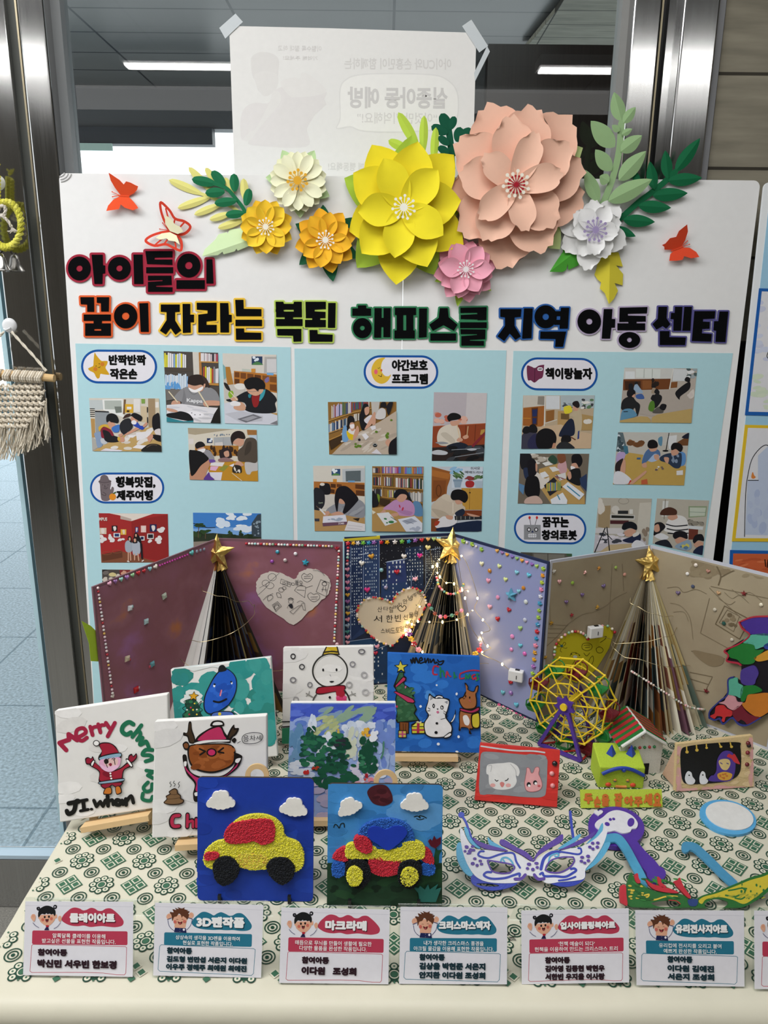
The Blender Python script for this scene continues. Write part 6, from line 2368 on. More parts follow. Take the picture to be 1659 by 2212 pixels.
ar.run('''
S 8f8066 1140,270 1200,230 1290,240 1330,300 1260,330 1170,320
D 8a7b62,94866c 1150,230 1620,330 22 34 16 3
C 6f614a 10 1330,380 1345,320 1320,260
C 6f614a 8 1345,330 1420,290 1500,260
C 7d6f58 4 990,400 1060,395 1100,430 1180,410 1250,440
C 7d6f58 4 1270,400 1340,470 1480,600
L 7d6f58 5 1280,390 1660,470
L 7d6f58 5 1270,470 1210,700
L 7d6f58 4 1210,700 1500,860
C 7d6f58 3 1370,430 1420,470 1470,450 1530,500
C 7d6f58 3 1420,410 1480,450 1540,430 1620,490
C 7d6f58 3 1330,470 1400,510 1440,490
Q 6f614a 6 1370,520 1540,610 1470,740 1310,640
Q 7d6f58 4 1388,545 1470,588 1430,690 1335,630
D 8a7b62,6f614a 1340,560 1450,660 10 14 12 6
L 6f614a 4 1150,820 1370,870
L 6f614a 4 1190,850 1360,900
S 8a7a60 1160,815 1250,830 1360,860 1350,910 1280,920 1200,870
L 7d6f58 5 1140,960 1290,990
L 7d6f58 5 1130,1000 1260,1040
L 7d6f58 4 1290,990 1240,1090
L 7d6f58 4 1180,1080 1245,1090
C 8a7c64 3 1010,500 1080,520 1140,600 1160,740
C 8a7c64 3 1030,560 1100,560 1130,620
''')
cropcover(ar, r3, s3, .252)
b, M = ar.mb(r3, .0001, .00002); part('sketch_print', b, 'print', t3, M)
gems(t3, l3, P3, [(564, 388), (422, 446), (316, 494), (270, 358)], 30, ['heart'], ['6a5880', '6a5480', '685078', 'd8a0a0'])
gems(t3, l3, P3, [(234, 288), (440, 296), (532, 268), (522, 526), (352, 580), (216, 632), (176, 860)], 28, ['star'], ['c8c4b8', 'd8a098', 'b88038', 'b08838', '8a1c28', 'a07828', 'a07828'])
gems(t3, l3, P3, [(358, 366), (646, 264), (704, 310)], 24, ['round'], ['88a840', '98b058', 'd09888'])
gems(t3, r3, P3, [(1180, 248), (1124, 306), (1160, 390), (1614, 512), (1306, 544), (1366, 636), (1420, 744)], 26, ['round'], ['d8ccc0', 'e0dcd8', '485068', 'd8d0b8', 'c0b8a8', '285048', 'c0b8a8'])
gems(t3, r3, P3, [(1062, 434), (1330, 434), (1262, 290)], 30, ['heart'], ['685878', 'b8946c', 'a87868'])
gems(t3, r3, P3, [(1500, 436), (1250, 1084)], 36, ['star'], ['7a1c24', '6a1420'])
H3 = poly('455,735 430,705 390,688 340,690 280,725 240,780 232,840 245,920 300,990 380,1030 450,1000 520,930 600,800 632,690 600,655 550,650 500,690')
paperheart(t3, l3, P3, H3, 'c8bc28', '''
E 2a8a9a 284,784 10 8
C 4a4410 3 284,784 260,765 250,775 262,790 284,784 300,760 312,768 300,784 284,790 310,800 320,795
C 4a4410 3 284,790 275,815 285,825
E c8ccc4 374,856 14 10
C 4a4410 3 340,850 350,830 374,828 400,840
E 4a4410 350,838 5 4
E 4a4410 402,846 5 4
E 4a4410 380,832 5 4
C 4a4410 3 374,875 360,900 350,910
C 4a4410 3 385,880 410,910 440,940
K 4a4410 3 420,800 425,770 460,765 485,780 480,805 450,815
L 4a4410 3 432,780 470,778
L 4a4410 3 440,795 470,792
K 4a4410 3 470,870 490,850 495,880 480,908 462,905
K 4a4410 3 515,800 540,790 560,810 545,830 520,825
C 4a4410 3 540,760 570,740 580,720 560,725
C 4a4410 3 430,830 450,850 470,830
''')
for k, (p, n_) in enumerate(((H3[0:7], 16), (H3[-4:] + H3[:1], 7))):
 q = spline(p, False, 10)
 gems(t3, l3, P3, [q[int(i * (len(q) - 1) / (n_ - 1))] for i in range(n_)], 20, ['pearl'], ['b02030', 'e0d8c8', '8ab090', 'd8a0a0', 'e0d8c8', 'c08850'], d=.0016)
tree(t3, s3, rad(213), rad(316), 22, .146, .280, [['d0ccc0', '8a6a40', '40504c', 'c8c0b0'], ['c8c0b0', '5a3a28', '2c3c40', '8a3a2c'], ['b8b0a0', '3a2a20', '5a6a6c', '9a4a2a', '181614'], ['d4cec0', '7a4a2c', '3a4a4c', 'a8743c'], ['d8d2c0', 'a88a50', '6a4a58', '8a5a4a'], ['ccc4a8', 'b89a60', '5a6a60', '7a5a40']], ('d8d2b4', 'c8bc98', 'e0dccc', 'b8a878', 'a89868'), 13)
star(t3, s3, .280, .032, 8, 6)

# ---------------------------------------------------------------- fairy lights, garlands


def around(s0, H, R, n, z0, z1, a0, a1, amp=.004, off=.007, seed=1):
 """points of a strand wound over the front of a folded tree"""
 rn = random.Random(seed)
 o = []
 for i in range(n):
  f = i / (n - 1)
  z = z0 + (z1 - z0) * f
  a = rad(a0 + (a1 - a0) * (.5 - .5 * math.cos(math.pi * 3 * f)))
  r = R * (1 - z / H) + off + rn.uniform(0, amp)
  o.append(Vector((s0.x + r * math.cos(a), s0.y + r * math.sin(a), TT + z + rn.uniform(-.004, .004))))
 return o


def strand(label, W, r, nb, cat='fairy lights', name='fairy_light_string', box=None, lit=True):
 """thin wire along W with nb bulbs and a white battery box"""
 q = spline(W, False, 8)
 t = thing(name, W[0], label, cat, 'fairy light strings')
 b = MB(); b.tube(q, r, lin('c8b890'), 5)
 part('wire', b, 'steel', t, world=True)
 m = None
 for i in range(nb):
  p = Vector(q[int((i + .5) * (len(q) - 1) / nb)])
  if m is None:
   bb = MB(); bb.ball((0, 0, 0), (.0017, .0017, .0030), lin('fff'), 8, 6)
   m = part('bulb', bb, 'fairy_light' if lit else 'clear_acrylic', t, Matrix.Translation(p), smooth=True)
  else:
   o = m.copy(); o.parent = None
   _put(o, t, Matrix.Translation(p) @ Matrix.Rotation(i * 1.3, 4, 'X'))
 if box:
  c, rz, rx = box
  R_ = Matrix.Translation(c) @ Matrix.Rotation(rad(rz), 4, 'Z') @ Matrix.Rotation(rad(rx), 4, 'X')
  b = MB(); b.box((0, 0, 0), (.027, .013, .021), lin('e8e8e8'))
  bo = part('battery_box', b, 'plastic', t, R_)
  k = bo.modifiers.new('b', 'BEVEL'); k.width = .0018; k.segments = 2
  b = MB(); b.box((.002, .001, .0108), (.008, .005, .0016), lin('151515')); part('switch', b, 'plastic', bo, R_)
  b = MB(); b.box((.002, -.0068, -.001), (.0012, .0008, .007), lin('222')); part('slot', b, 'plastic', bo, R_)
 return t


W = [l2.wp(*TC(P2, p), d) for p, d in (((750, 252), .02), ((768, 432), .02), ((690, 596), .02), ((640, 790), .016), ((632, 700), .02))] + around(s2, .288, .128, 46, .262, .06, 188, 335, seed=3, off=.010)
W += [r2.wp(*TC(P2, p), .014) for p in ((1080, 790), (1045, 650), (985, 340), (1030, 325), (1110, 560), (1095, 655), (1195, 780), (1135, 812), (1160, 880), (1200, 908), (1136, 944))]
W += [r2.wp(1085, 1425, .012), r2.wp(1112, 1448, .008)]
strand('lit warm fairy light string wound around the middle book tree', W, .0005, 44, box=(r2.wp(1122, 1455, .010), -22, 0))
W = around(s1, .285, .162, 34, .25, .07, 228, 340, seed=8, off=.016, amp=.010)
strand('unlit thin wire fairy light string wound around the purple book tree', W, .0005, 10, lit=False)
W = around(s3, .280, .146, 30, .22, .10, 215, 330, seed=12, off=.010, amp=.004) + [l3.wp(1300, 1372, .012), l3.wp(1290, 1362, .01)]
strand('unlit thin wire fairy light string on the tan book tree with its battery box', W, .0004, 8, lit=False, box=(l3.wp(1278, 1360, .010), 18, 0))


def garland(label, W, n, r, cols, kind='ball'):
 q = spline(W, False, 8)
 t = thing('bead_garland', W[0], label, 'bead garland', 'bead garlands')
 b = MB(); b.tube(q, .0004, lin('d8d0c8'), 5)
 part('thread', b, 'rope', t, world=True)
 ms = {}
 for i in range(n):
  p = Vector(q[int(i * (len(q) - 1) / (n - 1))])
  c = cols[i % len(cols)]
  if c not in ms:
   bb = MB()
   if kind == 'ball':
    bb.ball((0, 0, 0), r, lin(c, 1.1), 8, 6)
   else:
    for k in range(5):
     bb.ball((r * .62 * math.cos(rad(72 * k)), -.001, r * .62 * math.sin(rad(72 * k))), (r * .5, r * .35, r * .5), lin(c, 1.15), 8, 5)
   ms[c] = bb.mesh('bead', 'pearl' if kind == 'ball' else 'gem', True)
  o = bpy.data.objects.new('bead', ms[c])
  _put(o, t, Matrix.Translation(p))


on = lambda s0, H, R, a, z, off=.008: Vector((s0.x + (R * (1 - z / H) + off) * math.cos(rad(a)), s0.y + (R * (1 - z / H) + off) * math.sin(rad(a)), TT + z))
T2 = lambda a, z: on(s2, .288, .128, a, z)
garland('flower bead garland draped low across the middle book tree', [T2(196, .122), T2(215, .110), T2(240, .096), T2(265, .091), T2(285, .094), T2(305, .104), T2(322, .118)], 16, .0055, ['e890b0', '7a48a0', 'e0b030', 'c02838', 'e898b0', 'd8d8d8', 'e898a8', 'c02030', 'b060a8', '90b83c'], 'flower')
garland('pink bead garland looped near the top of the middle book tree', [T2(215, .232), T2(235, .218), T2(262, .208), T2(290, .210), T2(310, .222)], 20, .0026, ['e890a8', 'c83048', 'e8b8c0', '60a898', 'e8c868'])
garland('short garland of coloured beads in the middle of the middle tree', [T2(222, .182), T2(245, .168), T2(268, .170), T2(290, .178)], 8, .0040, ['d04858', '508878', '904030', 'e898b8'])
T3 = lambda a, z: on(s3, .280, .146, a, z)
garland('pearl bead garland slanting across the tan book tree', [T3(245, .105), T3(262, .092), T3(280, .072), T3(296, .050), T3(312, .036), T3(320, .030)], 34, .0023, ['e0d8d0', 'd8a0a0', 'e0d8d0', 'c8b0a0', '98b098', 'e0d8d0'])

# ================================================================== CHILDREN'S CANVASES ON SMALL EASELS
CA, CB, CC, C4, C5 = (100, 1380, .3255), (580, 1370, .28933), (400, 1640, .34961), (980, 1380, .40929), (960, 1680, .42133)


def canvas(label, base, q, art, lean=14, yaw=0, crop=CA, col='dcdad7', gain=1.12, th=.012, ease=None, edge=None, easel_label=None):
 pl = stand(*base, 0, lean, yaw)
 A = [pl.at(*p) for p in q]
 c = (sum(a[0] for a in A) / 4, min(a[1] for a in A))
 t = thing('canvas', pl.w(c[0], c[1]), label, 'painting', 'small painted canvases')
 V, T = cdt([A]); b = MB()
 b.slab([(x - c[0], y - c[1]) for x, y in V], T, -th, 0, lin(col, gain), lin(edge or col, gain))
 o = part('canvas_body', b, 'canvas', t, pl.M(*c))
 m = o.modifiers.new('b', 'BEVEL'); m.width = .0016; m.segments = 2; m.limit_method = 'ANGLE'
 a = Art(crop, gain)
 a.run(art); cropart(a, q)
 b, M = a.mb(pl, .0003, .00004)
 part('painting', b, 'acrylic_paint', t, M)
 # easel
 if ease:
  e0, e1 = pl.at(*ease[0]), pl.at(*ease[1])
  v = min(A[2][1], A[3][1]) - .0005
  vv = (e0[1] + e1[1]) / 2
  u0, u1 = e0[0], e1[0]
  et = thing('mini_easel', pl.w((u0 + u1) / 2, 0), easel_label, 'easel', 'small wooden easels')
  W = lin('d2b284', 1.1)
  ang = math.atan2(e1[1] - e0[1], e1[0] - e0[0])
  b = MB(); b.box((0, -.0045, .003), (math.dist(e0, e1), .008, .022), W)
  part('ledge', b, 'wood', et, pl.M((u0 + u1) / 2, vv) @ Matrix.Rotation(ang, 4, 'Z'))
  up = max(.06, (A[0][1] - vv) * .75)
  zdir = lambda u, v_, d: pl.w(u, v_, d)
  for s_ in (-1, 1):
   uu = (u0 + u1) / 2 + s_ * (u1 - u0) * .36
   vl = vv + s_ * (e1[1] - e0[1]) * .36
   p0 = zdir(uu + s_ * .006, vl, -th - .008); d = (p0 - zdir(uu - s_ * .012, vl + up, -th - .008))
   k = (TT + .005 - p0.z) / d.z
   foot = p0 + d * k
   b = MB(); b.bar(foot, zdir(uu - s_ * .012, vl + up, -th - .008), .011, .006, W, up=pl.n)
   part('leg', b, 'wood', et, world=True)
  top = zdir((u0 + u1) / 2, vv + up * .9, -th - .014)
  fb = Vector((top.x, top.y + .055, TT + .004)) - pl.n * 0
  b = MB(); b.bar(fb, top, .010, .006, W, up=pl.n); part('rear_leg', b, 'wood', et, world=True)
 return t, pl


qA = [(118, 1536), (362, 1499), (368, 1741), (129, 1777)]
canvas('white canvas painted with Santa and curved Merry Christmas lettering, leftmost on the table', (245, 1806), qA, '''
D e4e2e0,d6d3d0 100,480 780,1150 14 90 40 3 -8
L 9c2440 30 133,738 88,690 152,668 148,632 205,672
C 9c2440 26 208,655 262,622 245,592 205,605 200,648 235,676 270,655
L 9c2440 26 292,582 308,638
C 9c2440 24 298,612 312,588 332,582
L 9c2440 26 345,566 360,620
C 9c2440 24 352,592 366,572 386,572
L 9c2440 26 396,556 420,592
L 9c2440 26 456,556 408,646
C 1d6a4c 30 578,566 548,552 512,576 504,612 532,634 562,620
L 1d6a4c 26 632,572 572,650
C 1d6a4c 24 592,626 616,612 626,632 602,672
C 1d6a4c 26 640,655 622,700 648,690 664,680 680,716
C 1d6a4c 26 706,736 660,736 640,768 690,772 706,795 660,812
L 1d6a4c 24 664,872 712,880 674,905 712,925
C 1d6a4c 24 676,950 646,985 664,1012 698,1000 704,962 720,990
C 1d6a4c 24 642,1024 640,1062 690,1072 706,1045
C 131312 30 150,1090 215,1078 200,1078 185,1140 150,1160 138,1140
L 131312 22 225,1075 272,1066
L 131312 26 246,1072 252,1128
L 131312 20 228,1140 280,1130
E 131312 302,1128 12 9
L 131312 24 318,1070 335,1110 360,1078 378,1108 395,1068
L 131312 26 408,1040 412,1106
C 131312 22 412,1080 440,1066 446,1098
C 131312 26 500,1076 470,1066 462,1094 490,1098 505,1070 512,1095
L 131312 26 530,1060 532,1100
C 131312 24 534,1076 565,1040 580,1085
S 1c1416 352,700 375,685 425,688 465,715 492,770 500,785 460,800 360,805 348,780 370,745 362,725
S 9a1f34 358,704 378,692 424,694 458,718 486,768 440,768 370,785 372,742
S 1c1416 352,782 420,760 492,752 504,772 480,788 400,800 360,808
S 86a8bc 358,786 420,768 490,758 498,772 480,782 400,793 362,800
O 1c1416 335,690 20 18 5
E e8e6e4 335,690 17 15
S 1c1416 300,800 360,845 370,860 420,875 490,855 550,810 575,840 520,870 508,940 500,960 360,955 352,880 290,835
S 9a2034 306,806 360,850 380,868 430,880 492,862 548,822 562,836 514,868 502,930 495,940 364,940 358,876 302,836
S 7a1428 380,880 430,870 430,915 385,905
S 1c1416 262,810 262,790 280,782 300,790 310,776 320,795 315,815 295,830 270,830
S 8e1c34 268,808 270,794 284,788 302,796 310,786 314,800 308,812 292,824 272,822
S 1c1416 545,800 550,770 570,760 580,775 600,756 606,780 596,800 575,818 555,820
S 8e1c34 550,798 556,776 570,770 582,782 598,766 600,782 590,796 574,810 558,812
S 1c1416 296,825 314,800 328,808 308,848
S e8e6e4 302,826 315,806 322,811 308,840
S 1c1416 530,800 545,792 578,835 566,850
S e8e6e4 535,804 545,800 572,834 564,842
S d8a0c0 362,800 420,790 488,782 496,810 480,850 430,880 385,868 356,835
S dcb8b4 390,800 470,790 475,830 430,850 395,835
S e0b4d0 362,830 400,845 470,835 480,850 430,878 385,866
S 1a1414 386,805 400,792 415,800 415,820 395,826
S 8a2038 418,828 432,820 440,830 430,842
C 1a1414 4 438,795 450,788 460,792 448,800
C 1a1414 4 410,850 400,815 420,790
L 1a1414 4 455,800 460,830
S 1c1416 352,945 430,930 515,920 522,938 500,948 430,958 360,962
S 88a4b8 358,948 430,936 512,926 514,936 430,950 362,956
S 1c1416 370,960 500,945 502,970 470,985 440,968 420,985 385,990
S 8e1e34 376,962 496,950 496,966 470,978 440,962 418,978 388,984
S 1c1416 398,985 434,980 438,1025 390,1030 382,1015
S c07028 402,988 430,985 432,1020 392,1022 388,1014
S 1c1416 462,980 492,970 506,1005 500,1022 470,1028
S c07028 466,982 488,976 500,1006 494,1016 472,1022
E e8e6e4 430,888 7 6
E e8e6e4 432,905 7 6
E e8e6e4 436,922 7 6
''', 13, 0, CA, ease=((181, 1778), (326, 1752)), easel_label='small wooden easel under the Santa canvas')
qB = [(368, 1446), (585, 1419), (600, 1634), (386, 1652)]
canvas('teal canvas with a blue oval headed figure, behind the reindeer canvas', (490, 1672), qB, '''
D 2c8078,2a8a86,348f8a 850,215 1500,560 60 60 34 3 -20
D 2c8078,2a8a86,348f8a,3c958f 1240,150 1520,770 60 46 60 4
D 2a7f7c,2f8a84 850,260 920,560 14 30 40 5
P d8dcda 842,200 920,195 980,215 1100,185 1150,195 1150,178 842,190
D d4dad8 920,345 1010,420 14 40 20 6
S 1a3a30 950,400 985,398 1010,430 1020,470 1030,520 1000,540 930,540 905,520 930,470 920,430
K 12201c 4 950,400 985,398 1005,430 1030,412 1018,450 1036,470 1020,490 1034,520 930,530 905,505 925,480 905,460 930,440 915,415
D 2c6a48,1c4a38 930,410 1010,520 12 14 12 7
E d8d4d0 935,470 6 5
E b83040 960,455 6 6
E d8c040 985,428 6 5
E d8d4d0 1000,468 6 5
E d8c040 975,470 6 6
E b83040 950,500 6 6
E d8c040 1000,500 6 6
P d09a24 982,348 988,366 1012,372 992,384 996,404 978,394 958,404 962,382 948,370 972,366
Q 2a2410 3 982,348 988,366 1012,372 992,384 996,404 978,394 958,404 962,382 948,370 972,366
S 10141c 1175,190 1230,215 1262,260 1266,320 1250,380 1210,440 1150,480 1100,500 1062,490 1044,450 1050,380 1080,310 1120,240
S 1f56b8 1178,198 1228,220 1256,262 1260,320 1244,378 1206,434 1150,474 1100,492 1068,484 1052,448 1058,382 1086,314 1126,246
D 2a62c4,1a4aa8 1090,300 1230,440 14 30 20 8 -30
S 15181a 1142,215 1150,180 1175,172 1192,190 1196,208 1165,218
E e0e4ea 1116,310 7 10
E 101418 1118,300 7 6
E e0e4ea 1232,292 6 8
E 101418 1228,284 6 6
L d890a8 9 1164,340 1156,375
L b02040 4 1160,340 1152,372
C 0e1014 12 1112,412 1150,418 1196,398
S 12161e 1090,520 1100,490 1150,478 1220,478 1250,495 1262,540 1090,540
S 4a68b4 1096,520 1108,494 1150,484 1218,484 1244,500 1254,540 1096,540
E d8c030 1152,496 11 11
C e0e2e4 8 1250,480 1280,500
''', 14, 0, CA, edge='c8d0cf')
qC = [(334, 1559), (576, 1545), (578, 1798), (328, 1811)]
canvas('white canvas painted with a smiling brown reindeer in a pink hat', (455, 1852), qC, '''
D e2e0de,d8d6d4 710,560 1450,1290 12 110 50 3 -6
S 17120f 945,555 962,552 968,600 985,650 990,690 950,690 935,650 910,640 912,620 935,620
S 3c2c1c 950,565 960,565 962,610 978,655 980,685 955,682 942,640 920,632 940,620
S 17120f 1190,680 1215,610 1245,568 1252,590 1278,592 1270,620 1255,640 1240,650 1220,680
S 3c2c1c 1205,672 1222,620 1242,590 1246,605 1265,602 1250,628 1225,650
S 17120f 985,680 1010,640 1070,600 1115,580 1160,575 1185,620 1215,660 1220,690 1150,685 1050,695 990,705
S b8305c 1005,672 1060,618 1115,592 1155,588 1180,640 1190,664 1100,668
S 17120f 1092,580 1100,550 1130,540 1170,545 1182,570 1165,580
S dedcda 1108,572 1112,556 1135,550 1162,554 1168,568
S e0dedc 985,690 1060,672 1200,670 1208,680 1100,684 1000,698
S 17120f 905,700 925,680 945,690 950,730 920,735
S 7a4a28 912,702 928,690 942,700 942,722 922,724
S 17120f 1230,672 1250,655 1262,670 1248,690
S 17120f 940,720 970,700 1060,695 1180,692 1240,710 1258,760 1245,830 1180,870 1100,890 1010,875 960,840 940,780
S 8a4a1e 952,722 980,706 1060,702 1180,700 1228,716 1246,762 1234,824 1176,860 1098,878 1014,864 970,832 950,780
D 9a5628,7c4018,a05c2c 980,720 1220,850 26 34 18 5
L 17120f 11 1018,728 1056,745 1022,768
L 17120f 11 1176,722 1142,748 1178,755
E 17120f 1098,752 34 28
E c02c60 1098,752 24 20
S 17120f 905,780 930,770 940,830 960,880 1020,910 1100,912 1180,900 1240,850 1255,800 1250,755 1295,770 1300,790 1275,850 1200,910 1150,935 1140,1010 1000,1080 975,1030 985,960 930,890
S b42c62 920,840 950,880 1010,920 1100,925 1190,905 1255,845 1272,820 1262,850 1195,905 1130,940 1130,1010 1000,1010 995,950 935,880
S e4e2e0 915,815 932,812 930,840 918,842
S e4e2e0 1262,795 1292,790 1275,820 1255,815
S e4e2e0 985,1020 1010,1015 1010,1035 990,1040
C 26262a 4 1270,690 1290,678
K 26262a 4 1300,665 1315,635 1370,620 1430,628 1432,665 1390,690 1320,692
T 26262a 1308 640 1345 682 0 -2 응
T 26262a 1350 640 1390 675 0 -4 차
T 26262a 1392 640 1428 672 0 -4 세
S 2e2018 780,1085 800,1060 795,1040 820,1025 815,1010 850,988 872,998 878,1020 895,1035 898,1055 916,1065 912,1085 880,1098 820,1100
S 7a5c3e 788,1084 806,1062 802,1044 828,1028 822,1012 850,996 866,1002 870,1024 888,1038 890,1058 908,1068 904,1080 878,1090 822,1092
C 4a3622 3 805,1060 850,1058 895,1050
C 4a3622 3 825,1028 860,1030 880,1022
C 2a2a2e 4 828,945 822,955 832,965 824,980
C 2a2a2e 4 852,940 846,952 858,962 850,976
C 2a2a2e 4 888,945 878,958 886,970 878,985
C 1a0e10 34 884,1168 848,1172 832,1205 842,1240 884,1240
C b02848 22 884,1168 848,1174 836,1205 846,1238 882,1238
L 1a0e10 30 940,1162 938,1246
C 1a0e10 28 945,1210 975,1200 978,1246
L b02848 18 940,1164 938,1242
C b02848 17 945,1212 973,1204 976,1244
L 1a0e10 30 998,1190 998,1246
L b02848 18 998,1194 998,1242
''', 13, 0, CA, ease=((383, 1815), (520, 1808)), easel_label='small wooden easel under the reindeer canvas')
qD = [(612, 1399), (807, 1395), (808, 1604), (609, 1608)]
canvas('white canvas painted with a snowman in a red scarf among ring snowflakes', (710, 1625), qD, '''
D e2e0de,dad8d6 110,110 780,500 10 100 40 3
P c8a828 430,95 512,95 526,148 404,155
D d8bc40 430,100 510,140 8 16 8 4
L 2a241c 9 432,96 404,155
L 2a241c 9 512,95 526,150
C 2a241c 11 412,134 470,128 515,132
C 2a241c 9 402,156 460,148 528,150
K 33322f 13 462,148 530,170 578,225 586,290 560,350 500,385 420,390 360,350 332,290 342,225 390,170
K e0deda 4 462,154 526,174 572,228 580,290 555,346 498,378 422,382 366,346 340,290 350,228 394,176
E 17171a 408,266 7 11
E 17171a 508,265 7 11
C 6a6a78 3 458,300 464,312
S 17171a 455,352 470,348 490,350 478,360 465,360
S 3a0e14 352,430 370,395 450,385 560,378 578,400 565,420 575,440 540,450 500,430 400,448 360,445
S a01c30 360,428 376,402 450,392 556,386 568,402 560,418 500,424 400,440 364,438
S a01c30 505,425 560,415 570,470 560,490 520,480
D d04878,c83868 510,470 575,505 14 14 12 5
C 55534f 11 358,450 340,475 330,505
C 26241f 12 568,420 595,460 608,505
L 8a8884 8 330,468 282,440
L 8a8884 6 300,450 306,425
L 8a8884 6 300,450 282,462
L 8a8884 6 600,455 650,440
L 8a8884 6 625,448 620,425
L 8a8884 6 630,446 650,458
E 17171a 458,470 9 10
E 17171a 458,505 6 5
O 26262a 184,164 16 18 8
O 3a3a3e 250,242 18 18 8
O 77757a 184,340 20 18 9
O 77757a 310,376 16 18 8
O 9a989a 206,486 18 18 8
O 66646a 696,128 22 16 9
O 88868a 628,222 18 18 9
O a8a6a8 714,302 20 20 10
O a09e9e 602,376 20 20 10
O b0aeae 724,430 22 20 10
L 17171a 9 104,652 170,650
L 17171a 9 104,690 170,686
P 2a7a58 100,700 165,692 165,815 100,815
''', 13, 0, CB)
qE = [(628, 1518), (855, 1518), (852, 1762), (618, 1766)]
canvas('canvas painted with three dark green fir trees under a blue sky', (735, 1792), qE, '''
P 8fa4d0 150,510 960,510 960,1400 130,1400
P 4258bc 165,520 945,520 945,660 165,650
D 4a60c4,3c50b0,5a72cc 180,530 940,650 40 60 14 3 -8
D 7288c8,8fa4d4,5a78c0 170,640 940,760 50 50 26 4 -15
D 7f98b4,8aa48c 380,560 760,700 26 60 18 5 -25
D a8b07c,b4bc88 340,600 520,760 18 40 16 6 -30
D c8d4e4,d4dce8 310,620 350,700 8 14 34 7
D d4dae4,c4cede 540,660 800,800 30 30 30 8
D b4bcc8,c8ccb4 590,720 700,940 30 18 40 9
D d8dce4 380,740 480,900 16 20 36 10
D 9aaed4,7088c8 800,680 940,980 36 26 40 11
D 6a90b0,5a84a8 165,700 240,1020 26 22 40 12
D c4cede,d4d8e0 160,940 340,1060 20 40 16 13
D d4d8e2,c8c0d0 620,950 880,1100 24 34 20 14
D b4a8c0,c4b4c8,a8a0bc 150,1080 940,1400 60 50 24 15
D 1d5a40,174a38,2a6a4a 255,760 420,975 60 26 16 16
D 1d5a40,174a38 285,700 340,780 12 16 18 17
D 174a34,1d5a40,123c2c 440,780 590,1010 60 26 18 18
D 174a34,2a6a48 480,740 545,790 14 18 14 19
D 174a34,1a5238 350,970 640,1140 60 34 18 20
D 2c2c34 500,790 580,830 8 22 10 21
D 1a5238,164832 690,780 805,1020 56 20 22 22
D 2a6a48,3a7a58 680,880 720,1000 10 16 8 23
D b8a040,c8b050 498,705 525,730 6 8 8 24
D d89a20,e0b040 700,705 765,760 16 12 12 25
D e4e6ea 770,730 815,780 8 16 20 26
D c02c28 270,1010 300,1030 3 14 14 27
D c02c28,a04020 325,985 372,1010 6 12 10 28
D a02028 720,1065 755,1045 3 13 14 29
D c84838 715,1080 735,1070 2 10 10 30
D d88088 750,1070 790,1090 5 16 14 31
C 4a8068 12 860,800 855,880 840,920
C d0d4dc 8 305,640 320,690 345,720
D c4788c,d4a0b0 640,1100 760,1200 10 22 14 32
''', 14, 0, CB, edge='dedcd8', ease=((665, 1764), (800, 1762)), easel_label='small wooden easel under the fir tree canvas')
qF = [(837, 1411), (1036, 1419), (1039, 1626), (836, 1622)]
